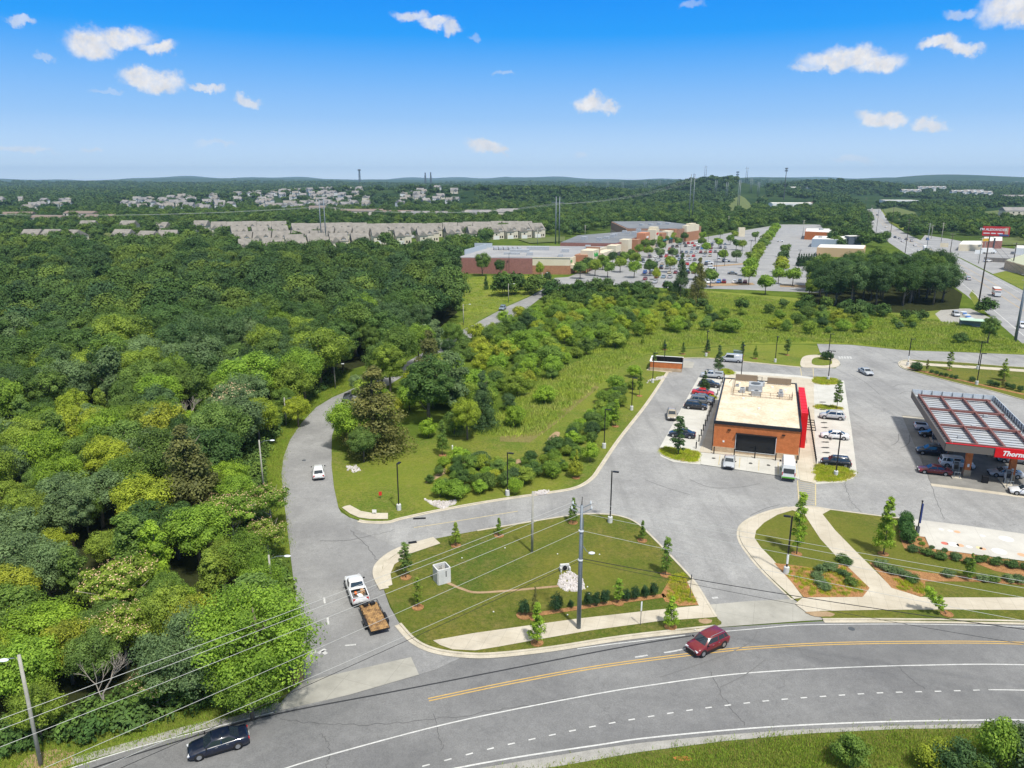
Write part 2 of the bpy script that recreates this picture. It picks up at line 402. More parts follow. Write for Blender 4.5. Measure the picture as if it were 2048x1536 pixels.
M_pconc = mat('cast_concrete', rough=.9, fn=speckle((.50, .50, .48), (.64, .64, .62), 1, 7, obj=True))
M_brick = mat('orange_brick', rough=.9, fn=brickf((.50, .135, .034), (.58, .175, .05), (.40, .18, .09)))
M_tan = mat('tan_stone', rough=.9, fn=brickf((.46, .34, .21), (.56, .43, .29), (.35, .27, .2), .6))
M_redbrick = mat('red_block', rough=.9, fn=brickf((.27, .12, .105), (.31, .145, .12), (.25, .13, .11), .4))
M_cream = mat('cream_stucco', rough=.9, fn=speckle((.60, .53, .38), (.68, .61, .47), .3, 3, obj=True))
M_roofb = mat('beige_roof', rough=.9, fn=speckle((.50, .40, .27), (.76, .67, .53), .35, 2.2, .5, obj=True))
M_roofg = mat('grey_roof', rough=.9, fn=speckle((.24, .24, .25), (.38, .38, .38), .06, 1, .4))
M_roofd = mat('dark_roof', rough=.9, fn=speckle((.13, .14, .155), (.22, .23, .24), .06, 1, .4))
M_glass = mat('dark_glass', (.008, .010, .014), .12, 0, .3)
M_cglass = mat('car_glass', (.02, .03, .04), .04, 0, 1)
M_paint = mat('car_paint', rough=.28, spec=.5, coat=.6, fn=objcol(dirt=True))
M_tyre = mat('tyre_rubber', (.018, .018, .018), .85)
M_rim = mat('alloy_rim', (.42, .43, .45), .35, .7)
M_trim = mat('black_trim', (.02, .02, .022), .5)
M_head = mat('headlight_lens', (.75, .77, .8), .12, .1, .8)
M_tail = mat('taillight_lens', (.50, .01, .01), .2, 0, .6)
M_red = mat('sign_red', (.62, .006, .010), .45)
M_coltint = mat('painted_by_object', rough=.85, fn=objcol())
# ================================================================= GROUND
BUMPS = []
def bumpat(px, dist, h, rx, ry, ang=0):
    x = (px - 1024) / FPX * dist * 1.0; BUMPS.append((x, dist, h, rx, ry, ang))
bumpat(1425, 1900, 40, 130, 260); bumpat(1110, 1500, 20, 260, 180); bumpat(790, 1700, 20, 300, 180); bumpat(1650, 2300, 30, 200, 250)
bumpat(950, 1450, 12, 30, 60)
def T(x, y):
    z = 0.0
    for bx, by, h, rx, ry, a in BUMPS: z += h * math.exp(-((x - bx) / rx) ** 2 - ((y - by) / ry) ** 2)
    r = math.hypot(x, y)
    if r > 2600:
        k = min(1, (r - 2600) / 3000); t = math.atan2(x, y)
        z += k * (7 * math.sin(t * 9 + r / 900) + 7 * math.sin(t * 23 + r / 410 + 2) + 4 * math.sin(t * 51 - r / 260))
        if r > 9000:
            q = min(1, (r - 9000) / 3500)
            z += q * (22 + 22 * math.sin(t * 17 + 1.3) + 14 * math.sin(t * 41) + 8 * math.sin(t * 97 + 2)) * (1.1 if t < 0 else .8)
        # blue hills on the right horizon
        z += 55 * math.exp(-((t - .52) / .10) ** 2 - ((r - 7500) / 1500) ** 2) + 42 * math.exp(-((t - .30) / .12) ** 2 - ((r - 7000) / 1400) ** 2)
        z += 30 * math.exp(-((t + .36) / .16) ** 2 - ((r - 8500) / 1200) ** 2) + 26 * math.exp(-((t - .05) / .08) ** 2 - ((r - 9500) / 1200) ** 2)
    return z
def groundf(n, b):
    p = posn(n); r = n.vm('LENGTH', p, out=1)
    near = n.mix(n.mr(n.noise(p, .12, 5, .6), .38, .62), (.075, .12, .018), (.12, .165, .028))
    near = n.mix(n.mr(n.noise(p, .5, 4, .7), .55, .7, 0, .6), near, (.035, .05, .015))
    far = n.mix(n.mr(n.noise(p, .006, 6, .7), .40, .62), (.024, .048, .022), (.044, .074, .028))
    far = n.mix(n.mr(n.noise(p, .0011, 5, .6), .60, .68, 0, .55), far, (.13, .16, .05))
    w = n.n('ShaderNodeTexVoronoi'); n.l(p, w.inputs['Vector']); w.inputs['Scale'].default_value = .016
    roofs = n.m('MULTIPLY', n.m('LESS_THAN', w.outputs['Distance'], .17), n.mr(n.noise(p, .0009, 3, .6), .56, .60))
    far = n.mix(n.m('MULTIPLY', roofs, n.mr(r, 3500, 4200)), far, (.42, .41, .40))
    n.l(n.mix(n.mr(r, 500, 900), near, far), b.inputs['Base Color'])
    bump(n, b, n.noise(p, 2, 5, .8), .7, .3)
M_ground = mat('ground', rough=1, spec=0, fn=groundf)
def ground():
    rs = [0] + [30 * 1.12 ** i for i in range(62)]; rs = [r for r in rs if r < 14000] + [14000]
    th = [math.pi * 2 * i / 720 for i in range(720)]
    v = [(0, 0, 0)]; f = []
    for r in rs[1:]:
        for t in th: x, y = r * math.sin(t), r * math.cos(t); v.append((x, y, T(x, y) if r > 650 else 0))
    n = 720
    for i in range(n): f.append((0, 1 + (i + 1) % n, 1 + i))
    for k in range(len(rs) - 2):
        o = 1 + k * n
        for i in range(n): f.append((o + i, o + (i + 1) % n, o + n + (i + 1) % n, o + n + i))
    m = MB(); m.v = v; m.f = f; m.m = [0] * len(f)
    tag(m.build('ground', M_ground, smooth=True), kind='structure')
ground()
def st(name, mb, m): return tag(mb.build(name, m), kind='structure')
def sheet(name, pts, z, m, sm=0):
    p = GL(pts); p = smooth_line(p, sm, True) if sm else p
    return st(name, MB().sheet(p, z), m)

# roads -----------------------------------------------------------------
main_up = [(-420, 1720), (-120, 1632), (70, 1560), (145, 1535), (273, 1494), (410, 1458), (540, 1424), (640, 1398), (720, 1378), (800, 1352), (870, 1318), (990, 1311), (1100, 1300), (1250, 1277), (1430, 1256), (1640, 1243), (1800, 1242), (2048, 1246), (2400, 1262), (2900, 1300)]
main_lo = [(2900, 1560), (2400, 1470), (2048, 1448), (1955, 1448), (1767, 1452), (1580, 1460), (1430, 1471), (1280, 1486), (1200, 1497), (1040, 1523), (900, 1546), (700, 1590), (450, 1668), (200, 1760), (-100, 1900)]
sheet('main_road', main_up + main_lo, .02, M_road)
side_l = [(545, 1424), (580, 1385), (608, 1363), (603, 1300), (593, 1210), (581, 1110), (569, 1010), (563, 950), (567, 915), (580, 880), (602, 847), (632, 815), (665, 795), (700, 780), (755, 755), (810, 726), (860, 698), (905, 671), (960, 642), (1010, 615), (1058, 594), (1113, 563), (1160, 545)]
side_r = [(1190, 550), (1140, 570), (1085, 593), (1048, 622), (990, 653), (925, 684), (880, 708), (830, 738), (770, 775), (722, 800), (690, 822), (672, 846), (664, 872), (663, 900), (664, 930), (669, 975), (677, 1016)]
acc_up = [(682, 1025), (700, 1036), (718, 1042), (736, 1045), (776, 1045), (802, 1038), (885, 1020), (1000, 1000), (1097, 986), (1140, 979), (1165, 970), (1185, 955), (1200, 934), (1238, 878), (1291, 810), (1326, 758), (1343, 732), (1356, 722), (1368, 717), (1420, 717), (1500, 725), (1601, 735)]
isl_top = [(870, 1079), (954, 1063), (1085, 1041), (1145, 1032), (1180, 1029), (1225, 1031), (1255, 1038), (1276, 1049), (1292, 1063), (1328, 1099), (1378, 1152), (1396, 1175), (1418, 1211), (1433, 1236)]
ent_r = [(1582, 1197), (1530, 1146), (1494, 1103), (1481, 1081), (1479, 1065), (1485, 1051), (1503, 1038), (1530, 1027), (1550, 1021), (1585, 1015), (1630, 1015), (1663, 1020), (1763, 1033), (1824, 1040), (1930, 1052), (2048, 1070), (2500, 1130)]
sheet('side_road', side_l + side_r + acc_up[:3] + [(712, 1060), (790, 1060), (880, 1050), (960, 1040), (954, 1063), (870, 1079), (800, 1100), (765, 1125), (754, 1150), (767, 1178), (780, 1215), (800, 1248), (830, 1281), (870, 1302), (930, 1312), (870, 1340), (700, 1390), (560, 1426)], .035, M_side)
lot = acc_up[1:] + [(1625, 734), (1640, 736), (1670, 737), (1681, 730), (1672, 720), (1650, 712), (1640, 705), (1634, 688), (1702, 690), (1811, 701), (1930, 705), (2048, 710), (2600, 735), (2900, 800), (3000, 1150)] + ent_r[::-1] + [(1660, 1240), (1434, 1252), (1433, 1236)] + isl_top[::-1][1:] + [(800, 1100), (760, 1080), (712, 1060)]
sheet('parking_lot', lot, .05, M_lot)
# lighter repaved strip patches on the main road
sheet('road_apron', [(555, 1418), (608, 1364), (822, 1315), (838, 1350), (700, 1390), (560, 1422)], .055, M_apron)
sheet('driveway_apron', [(1420, 1210), (1433, 1236), (1429, 1256), (1480, 1252), (1645, 1240), (1600, 1215), (1585, 1199), (1500, 1203)], .065, M_apron)
# tar seam along the upper lane
seam = smooth_line(GL([(150, 1555), (200, 1532), (420, 1464), (560, 1427), (780, 1385), (1000, 1342), (1200, 1303), (1300, 1285), (1383, 1272)]), 6)
m = MB(); ribbon(m, seam, -.09, .09, .032); st('road_seam', m, M_tar)
# markings
def mark(name, pts, w, m_, z=.034, off=0, sm=6, z1=None):
    m = MB(); ribbon(m, smooth_line(GL(pts), sm), off - w / 2, off + w / 2, z); return st(name, m, m_)
yl = [(857, 1400), (1000, 1370), (1160, 1340), (1280, 1322), (1390, 1308), (1494, 1297), (1655, 1288), (1842, 1285), (2048, 1287), (2500, 1305)]
mark('centre_line', yl, .13, M_yellow, off=.17); mark('centre_line', yl, .13, M_yellow, off=-.17)
mark('lane_line', [(300, 1650), (440, 1585), (575, 1536), (700, 1499), (882, 1451), (1040, 1417), (1200, 1387), (1300, 1371), (1467, 1349), (1655, 1337), (1842, 1331), (2048, 1330), (2500, 1345)], .15, M_ywhite)
mark('edge_line', [(-300, 1680), (-60, 1606), (145, 1536), (273, 1496), (410, 1460), (547, 1425)], .14, M_ywhite)
mark('edge_line', [(1155, 1298), (1230, 1288), (1290, 1281), (1370, 1271)], .13, M_ywhite)
mark('edge_line', [(1440, 1264), (1510, 1258), (1590, 1251), (1700, 1249), (1850, 1249), (2048, 1254), (2400, 1270)], .12, M_ywhite)
mark('edge_line', [(700, 1582), (897, 1540), (1040, 1514), (1200, 1490), (1280, 1478), (1430, 1463), (1580, 1452), (1767, 1444), (1955, 1441), (2048, 1441), (2400, 1462)], .17, M_ywhite)
mark('lane_line', [(1977, 1380), (2048, 1381), (2300, 1388)], .14, M_ywhite)
dl = smooth_line(GL([(700, 1582), (790, 1549), (888, 1522), (1010, 1491), (1184, 1454), (1303, 1433), (1400, 1418), (1535, 1402), (1650, 1393), (1765, 1386), (1880, 1383), (1977, 1380)]), 24)
m = MB(); acc = 0; on = None
cum = [0]
for a, b in zip(dl, dl[1:]): cum.append(cum[-1] + (b - a).length)
def atlen(s):
    for i in range(len(cum) - 1):
        if cum[i + 1] >= s: return dl[i].lerp(dl[i + 1], (s - cum[i]) / max(1e-6, cum[i + 1] - cum[i]))
    return dl[-1]
s_ = 0.4
while s_ < cum[-1] - .5:
    ribbon(m, [atlen(s_), atlen(s_ + .62)], -.07, .07, .034); s_ += 1.83
tag(m.build('dashed_line', M_ywhite), kind='structure')
mark('access_line', [(828, 1056), (900, 1045), (1036, 1023)], .14, M_paleyel, z=.068)
for pts in ([(1328, 1306), (1352, 1302), (1375, 1297)], [(1270, 1315), (1295, 1311)], [(648, 1196), (650, 1208)], [(655, 1236), (657, 1250)], [(690, 1292), (712, 1290)]):
    mark('worn_mark', pts, .22, M_faint, z=.058 if pts[0][0] < 800 else .034, sm=2)
for k, (a, b) in enumerate((((622, 1309), (634, 1303)), ((636, 1308), (651, 1299)), ((645, 1303), (653, 1309)), ((608, 1350), (622, 1345)))):
    mark('worn_mark', [a, b], .4, M_faint, z=.058, sm=2)
mark('stop_line', [(1424, 1197), (1436, 1196)], .35, M_faint, z=.07, sm=2)
# skid marks, seams and lane joints on the lot
M_skid = mat('skid_mark', (.15, .15, .15), .9)
rK = random.Random(6)
M_crk = mat('crack_filler', (.085, .085, .088), .8)
def skid(pts, w, z=.058, m_=None, name='skid_mark'):
    q = smooth_line(GL(pts), 14)
    if w < .08: q = [p + Vector((rK.uniform(-.16, .16), rK.uniform(-.16, .16), 0)) for p in q]
    m = MB(); ribbon(m, q, -w / 2, w / 2, z); st(name, m, M_crk if m_ else M_skid)
for pts in ([(1797, 868), (1797, 880), (1790, 888), (1782, 891)], [(1819, 870), (1819, 884), (1810, 893), (1800, 897)], [(1785, 775), (1800, 769), (1830, 770), (1850, 775)], [(1800, 788), (1810, 784), (1835, 785)], [(1380, 960), (1420, 975), (1470, 976), (1520, 968)], [(1700, 748), (1730, 765), (1760, 790)], [(1560, 1010), (1530, 1018), (1500, 1032)], [(1290, 960), (1330, 975), (1380, 990)]): skid(pts, .13)
for pts in ([(1690, 966), (1700, 1000), (1722, 1024)], [(1840, 905), (1862, 970), (1888, 1040)], [(700, 1060), (740, 1100), (757, 1130)], [(790, 1060), (700, 1080), (640, 1082)]): skid(pts, .06, .058, M_tar, 'pavement_seam')
for pts in ([(1515, 1262), (1500, 1285), (1450, 1310), (1380, 1335), (1320, 1355)], [(1530, 1320), (1490, 1350), (1440, 1375)]): skid(pts, .10, .036)
for pts in ([(560, 1440), (700, 1450), (860, 1440), (1000, 1420), (1150, 1395)], [(640, 1466), (660, 1500), (650, 1540)], [(870, 1430), (885, 1500)], [(1420, 1345), (1450, 1400), (1490, 1450)], [(1790, 1330), (1850, 1380)]): skid(pts, .045, .033, M_tar, 'pavement_crack')
# store pad -------------------------------------------------------------
pad = [(1397, 755), (1412, 742), (1466, 743), (1530, 746), (1602, 752), (1628, 756), (1688, 762), (1703, 860), (1714, 948), (1706, 958), (1684, 966), (1632, 969), (1594, 958), (1401, 930), (1347, 925), (1322, 914), (1316, 902)]
sheet('concrete_pad', pad, .08, M_pad)
# pavement around the store, one step up
sheet('sidewalk', [(1463, 748), (1602, 756), (1627, 760), (1632, 968), (1600, 962), (1594, 925), (1398, 905), (1412, 870), (1448, 765)], .13, M_walk)
sheet('concrete_pad', [(1402, 907), (1592, 931), (1594, 958), (1401, 930)], .14, M_pad)
def kerbed(name, pts, fill, sm=5, kerbw=.28, z=.16, zf=.14):
    p = smooth_line(GL(pts), sm, True)
    a = sum(p[i].x * p[(i + 1) % len(p)].y - p[(i + 1) % len(p)].x * p[i].y for i in range(len(p)))
    if a < 0: p = p[::-1]
    m = MB(); ribbon(m, p, 0, kerbw, .0, z, True); st('kerb', m, M_kerb)
    q = offset_line(p, kerbw * .9, True); return st(name, MB().sheet(q, zf), fill), q
M_gc = mat('golden_groundcover_bed', rough=1, spec=0, fn=lawnf((.20, .23, .02), (.30, .31, .03), (.30, .23, .06), .6))
beds = []
for pts in ([(1320, 902), (1326, 896), (1345, 897), (1375, 901), (1399, 906), (1399, 916), (1394, 926), (1370, 925), (1340, 918), (1323, 910)],
            [(1630, 933), (1655, 934), (1690, 938), (1708, 946), (1706, 956), (1684, 964), (1650, 965), (1631, 962)],
            [(1628, 757), (1655, 757), (1676, 761), (1678, 769), (1660, 771), (1629, 768)],
            [(1438, 742), (1452, 740), (1466, 743), (1466, 750), (1450, 751), (1438, 749)],
            [(1629, 811), (1655, 812), (1684, 817), (1685, 822), (1655, 820), (1629, 818)],
            [(1416, 794), (1426, 793), (1433, 796), (1432, 800), (1420, 801), (1412, 799)]):
    beds.append(kerbed('groundcover_bed', pts, M_gc)[1])
# crosswalks
def crosswalk(a, b, c, d, n):
    a, b, c, d = (G(*q) for q in (a, b, c, d)); m = MB()
    for k in range(n + 1):
        t = k / n; p = a.lerp(d, t); q = b.lerp(c, t); m2 = ribbon(m, [p, q], -.06, .06, .072)
    ribbon(m, [a, d], -.08, .08, .075); ribbon(m, [b, c], -.08, .08, .075); st('crosswalk', m, M_paleyel)
crosswalk((1595, 962), (1631, 969), (1631, 1012), (1598, 1011), 11)
crosswalk((1601, 737), (1626, 737), (1627, 755), (1603, 752), 5)
m = MB()
for k in range(5):
    a = G(1678 + k * 5.5, 713); b = G(1680 + k * 5.5, 718); ribbon(m, [a, b], -.25, .25, .072)
st('crosswalk', m, M_faint)
# stall lines
m = MB()
for a, b in (((1440, 912), (1437, 931)), ((1480, 917), (1478, 937)), ((1518, 922), (1517, 943)), ((1556, 926), (1556, 950)), ((1592, 931), (1594, 955))): ribbon(m, [G(*a), G(*b)], -.06, .06, .147)
st('stall_line', m, M_paleyel)
m = MB()
for k in range(7):
    t = k / 6; a = G(1634, 934 - 113 * t) ; b = G(1706 - 22 * t, 940 - 117 * t)
    if 0 < k < 6: ribbon(m, [a, b], -.06, .06, .087)
for k in range(8):
    t = k / 7; a = G(1330 + 74 * t, 886 - 118 * t); b = G(1402 + 40 * t, 896 - 120 * t)
    ribbon(m, [a, b], -.06, .06, .087)
st('stall_line', m, M_faint)
M_oil = mat('oil_stain', (.07, .068, .062), .7)
def blob(px, py, rx, ry, z=.088, m_=None, name='oil_stain', seed=0):
    c = G(px, py); rr = random.Random(seed + int(px)); p = [(c.x + rx * math.cos(t) * rr.uniform(.7, 1.1), c.y + ry * math.sin(t) * rr.uniform(.7, 1.1)) for t in [k * math.pi / 7 for k in range(14)]]
    return st(name, MB().sheet(p, z), m_ or M_oil)
for q in ((1645, 805), (1645, 812), (1645, 820), (1648, 846), (1649, 856), (1650, 885), (1650, 896), (1652, 906)): blob(q[0], q[1], .8, .4)
for q in ((1501, 928), (1537, 932), (1427, 918)): blob(q[0], q[1], .35, .4, .148)
# island between the roads ---------------------------------------------
isl = [(767, 1178), (754, 1150), (762, 1126), (800, 1100)] + [(835, 1087), (870, 1079)] + isl_top[1:] + [(1429, 1254), (1250, 1274), (1100, 1297), (990, 1309), (930, 1309), (870, 1300), (830, 1281), (800, 1248), (782, 1215)]
p = smooth_line(GL(isl), 4, True)
st('lawn', MB().prism(p[::-1], 0, .12), M_lawn)
kl = smooth_line(GL([(800, 1249), (830, 1281), (870, 1300), (930, 1309), (990, 1309), (1100, 1297), (1250, 1274), (1429, 1254)]), 5)
m = MB(); ribbon(m, kl, -.10, .16, 0, .17); st('kerb', m, M_kerb)
m = MB(); ribbon(m, kl, -.62, -.10, .075); st('gutter', m, M_kerb)
kl2 = smooth_line(GL(isl_top[1:]), 4); m = MB(); ribbon(m, kl2, -.16, .10, 0, .17); st('kerb', m, M_kerb)
kl3 = smooth_line(GL([(768, 1180), (754, 1150), (762, 1126), (800, 1100), (870, 1079)]), 5); m = MB(); ribbon(m, kl3, -.6, .5, 0, .16); st('kerb', m, M_kerb)
sheet('sidewalk', [(772, 1176), (761, 1150), (769, 1128), (803, 1103), (872, 1081), (881, 1089), (822, 1109), (789, 1131), (781, 1150), (785, 1172)], .175, M_walk)
sheet('sidewalk', [(866, 1283), (950, 1268), (1150, 1240), (1300, 1223), (1400, 1213), (1418, 1211), (1384, 1160), (1376, 1152), (1394, 1173), (1420, 1208), (1434, 1238), (1320, 1243), (1180, 1262), (1060, 1283), (1000, 1296), (945, 1304), (900, 1298)][:5] + [(1418, 1211), (1433, 1236), (1320, 1244), (1180, 1263), (1060, 1284), (1000, 1295), (950, 1303), (905, 1301), (880, 1292)], .14, M_walk)
sheet('sidewalk', [(1374, 1165), (1386, 1160), (1420, 1210), (1398, 1214)], .145, M_walk)
sheet('mulch_bed', [(1322, 1190), (1345, 1152), (1368, 1148), (1376, 1170), (1397, 1212), (1360, 1214), (1330, 1205)], .15, M_mulch)
mark('mulch_bed', [(1060, 1232), (1085, 1229), (1150, 1219), (1220, 1208), (1280, 1200), (1330, 1193)], .75, M_mulch, z=.15)
mark('worn_path', [(892, 1166), (925, 1180), (955, 1187), (1020, 1183), (1065, 1179), (1118, 1174)], .42, M_dirt, z=.135)
blob(1410, 1244, .9, .5, .128, M_dirt, 'bare_soil')
# right island ----------------------------------------------------------
ri = [(1430, 1256)] and [(1590, 1200), (1582, 1197), (1530, 1146), (1494, 1103), (1481, 1081), (1479, 1065), (1485, 1051), (1503, 1038), (1530, 1027), (1550, 1021), (1585, 1015), (1630, 1015), (1663, 1020), (1763, 1033), (1824, 1040), (1836, 1075), (1860, 1100), (2048, 1124), (2600, 1190), (2900, 1260), (2400, 1262), (2048, 1246), (1800, 1242), (1650, 1240), (1610, 1220)]
st('lawn', MB().prism(GL(ri)[::-1], 0, .12), M_lawn)
kr = smooth_line(GL([(1588, 1200), (1530, 1146), (1494, 1103), (1481, 1081), (1479, 1065), (1485, 1051), (1503, 1038), (1530, 1027), (1550, 1021), (1585, 1015), (1630, 1015), (1663, 1020), (1763, 1033), (1824, 1040)]), 5)
m = MB(); ribbon(m, kr, -.28, 0, 0, .165); st('kerb', m, M_kerb)
m = MB(); ribbon(m, kr[:45], 0.0, .35, .07); st('gutter', m, M_kerb)
kr2 = smooth_line(GL([(1645, 1240), (1800, 1240), (2048, 1244), (2400, 1259)]), 5); m = MB(); ribbon(m, kr2, -.16, .10, 0, .165); ribbon(m, kr2, -.6, -.16, .06); st('kerb', m, M_kerb)
sheet('sidewalk', [(1588, 1200), (1530, 1146), (1494, 1103), (1481, 1081), (1479, 1065), (1485, 1051), (1503, 1038), (1530, 1027), (1550, 1021), (1585, 1015), (1630, 1015), (1663, 1020), (1645, 1030), (1670, 1062), (1710, 1103), (1740, 1133), (1783, 1177), (1840, 1196), (1890, 1197), (2048, 1197), (2500, 1210), (2500, 1243), (2048, 1222), (1880, 1221), (1740, 1222), (1646, 1224), (1612, 1226), (1590, 1210), (1605, 1197), (1725, 1196), (1739, 1178), (1680, 1123), (1640, 1079), (1609, 1031), (1585, 1022), (1555, 1031), (1528, 1047), (1512, 1063), (1509, 1078), (1522, 1097), (1545, 1120), (1575, 1155), (1606, 1197)], .14, M_walk)
sheet('mulch_bed', [(1548, 1128), (1600, 1134), (1640, 1140), (1668, 1133), (1690, 1130), (1700, 1140), (1739, 1178), (1725, 1196), (1608, 1197), (1580, 1163)], .145, M_mulch)
sheet('mulch_bed', [(1738, 1127), (1760, 1128), (1800, 1140), (1880, 1150), (2048, 1164), (2300, 1180), (2300, 1195), (2048, 1172), (1940, 1165), (1850, 1165), (1850, 1192), (1842, 1196), (1783, 1178), (1755, 1146)], .145, M_mulch)
sheet('mulch_bed', [(1797, 1040), (1822, 1042), (1828, 1072), (1848, 1075), (1858, 1095), (1900, 1104), (2048, 1126), (2400, 1170), (2400, 1210), (2048, 1155), (1990, 1144), (1950, 1128), (1850, 1113), (1808, 1098), (1798, 1075)], .146, M_mulch)
blob(1640, 1230, 1.6, .6, .128, M_dirt, 'bare_soil')
M_artpad = mat('air_pad_concrete', rough=.9, fn=concrete((.46, .44, .40), (.55, .53, .48), 6, -GRID))
sheet('concrete_pad', [(1824, 1040), (1930, 1053), (2048, 1070), (2500, 1130), (2500, 1185), (2048, 1124), (1950, 1111), (1860, 1099), (1850, 1076), (1834, 1074)], .17, M_artpad)
cols = [(.55, .16, .12), (.62, .36, .22), (.64, .63, .60), (.62, .54, .30)]
for k, (x, y, r, c) in enumerate([(1882, 1061, .35, 2), (1900, 1064, .35, 2), (1914, 1066, .4, 1), (1965, 1074, .35, 2), (2012, 1080, .9, 2), (1889, 1089, .45, 0), (1906, 1091, .7, 2), (1920, 1093, .45, 1), (1938, 1096, .4, 2), (1958, 1098, .4, 3), (1965, 1100, .4, 1), (1998, 1105, .9, 2), (2043, 1112, .5, 1)]):
    c_ = G(x, y); m = MB(); m.sheet([(c_.x + r * math.cos(a * .6283), c_.y + r * math.sin(a * .6283)) for a in range(10)], .176)
    st('painted_dot', m, mat('dot_paint_%s' % 'abcd'[c], cols[c], .8))
# verges, lawns north of the access road --------------------------------
sheet('verge', [(-400, 1712), (145, 1532), (273, 1491), (410, 1455), (540, 1420), (600, 1366), (596, 1330), (560, 1300), (300, 1380), (-200, 1500)], .012, M_lawn2)
sheet('verge', [(700, 778), (665, 792), (632, 812), (602, 845), (580, 878), (567, 915), (563, 950), (569, 1010), (581, 1110), (560, 1100), (535, 1000), (528, 930), (540, 870), (575, 830), (620, 790), (700, 745)], .012, M_lawn2)
mark('dirt_edge', [(600, 1366), (598, 1330), (594, 1280), (588, 1240)], 1.6, M_dirt, z=.016)
mark('dirt_edge', [(-200, 1645), (60, 1556), (120, 1530), (270, 1488), (400, 1452), (500, 1432), (560, 1408)], .9, M_gravel, z=.016)
st('bare_soil', MB().sheet(GL([(20, 1545), (60, 1510), (110, 1498), (150, 1505), (140, 1530), (90, 1548)]), .017), M_dirt)
# lawn along the access road, basin and lot edge
lawn_n = [(677, 1016), (668, 975), (663, 930), (664, 905), (700, 905), (760, 890), (830, 885), (900, 875), (1000, 872), (1065, 880), (1130, 830), (1180, 785), (1240, 735), (1290, 712), (1360, 700), (1500, 690), (1600, 690), (1634, 692), (1640, 706), (1601, 735), (1500, 725), (1420, 717), (1368, 717), (1356, 722), (1343, 732), (1326, 758), (1291, 810), (1238, 878), (1200, 934), (1185, 955), (1165, 970), (1140, 979), (1097, 986), (1000, 1000), (885, 1020), (802, 1038), (776, 1045), (736, 1045), (700, 1036)]
st('lawn', MB().prism(GL(lawn_n)[::-1], 0, .10), M_lawn2)
kn = smooth_line(GL(acc_up[2:]), 5); m = MB(); ribbon(m, kn, -.05, .22, 0, .16); ribbon(m, kn, -.45, -.05, .08); st('kerb', m, M_kerb)
sheet('sidewalk', [(684, 1017), (700, 1029), (718, 1037), (740, 1040), (776, 1040), (776, 1028), (745, 1028), (722, 1024), (700, 1012), (690, 1014)], .17, M_walk)
sheet('worn_path', [(1000, 884), (1060, 886), (1110, 850), (1150, 815), (1200, 775), (1190, 772), (1120, 822), (1062, 868), (1000, 874)], .11, mat('dry_mown_grass', rough=1, fn=lawnf((.16, .15, .04), (.22, .20, .06), (.26, .22, .09), .3)))
for q in (((862, 958), (885, 940), (910, 928), (935, 925), (905, 938), (880, 955), (850, 968)), ((1095, 880), (1110, 865), (1120, 868), (1108, 888)), ((1020, 925), (1045, 918), (1046, 925), (1025, 930))):
    sheet('bare_soil', q, .115, M_dirt, 4)
sheet('meadow', [(1065, 878), (1130, 828), (1180, 783), (1240, 733), (1290, 710), (1360, 698), (1500, 688), (1634, 687), (1702, 689), (1811, 700), (1930, 704), (2048, 709), (2500, 728), (2400, 690), (2048, 690), (1930, 640), (1860, 610), (1640, 600), (1400, 580), (1340, 575), (1300, 640), (1200, 700), (1080, 770), (1000, 830), (900, 872), (1000, 872)], .02, M_mead)
sheet('meadow', [(900, 672), (930, 640), (920, 590), (930, 555), (1010, 550), (1075, 553), (1115, 560), (1058, 592), (1010, 613), (960, 640)], .015, M_mead)
# walk island by the top crosswalk
kerbed('sidewalk', [(1602, 734), (1604, 717), (1620, 711), (1650, 712), (1674, 720), (1680, 728), (1672, 735), (1645, 737), (1625, 736)], M_walk, 4)
st('lawn', MB().sheet(smooth_line(GL([(1626, 730), (1624, 721), (1632, 716), (1650, 716), (1662, 721), (1663, 729), (1648, 732)]), 4, True), .165), M_lawn2)
# grass strip on the right by the north road
rs_ = [(1796, 729), (1800, 723), (1815, 720), (1839, 721), (1930, 726), (2048, 735), (2500, 760), (2600, 900), (2300, 850), (2150, 826), (2048, 801), (1980, 782), (1933, 772), (1874, 757), (1839, 748), (1806, 738)]
p = smooth_line(GL(rs_), 4, True); a = 1; st('lawn', MB().prism(p[::-1], 0, .12), M_lawn)
m = MB(); ribbon(m, p, -.28, 0, 0, .16, True); st('kerb', m, M_kerb)
sheet('sidewalk', [(1797, 729), (1803, 723), (1818, 721), (1850, 727), (1930, 732), (2048, 740), (2400, 760), (2400, 768), (2048, 745), (1930, 737), (1850, 732), (1822, 731), (1830, 742), (1808, 737)], .145, M_walk)
mark('mulch_bed', [(1815, 736), (1850, 745), (1900, 757), (1950, 768), (2048, 790)], 1.1, M_mulch, z=.148)
# bottom right bank
sheet('gravel_shoulder', main_lo[:-1] + [(200, 1800), (700, 1606), (900, 1566), (1000, 1549), (1120, 1532), (1280, 1504), (1450, 1482), (1617, 1467), (1800, 1458), (2048, 1455), (2900, 1580)], .014, M_gravel)
sheet('bank', [(1000, 1552), (1120, 1533), (1280, 1505), (1450, 1483), (1617, 1468), (1800, 1459), (2048, 1456), (2900, 1590), (2900, 2300), (600, 2300), (700, 1612)], .010, mat('bank_grass', rough=1, fn=lawnf((.085, .125, .014), (.14, .17, .022), (.27, .19, .07), .25)))
blob(1365, 1517, .8, .3, .02, mat('red_clay', (.42, .17, .05), 1), 'bare_soil')
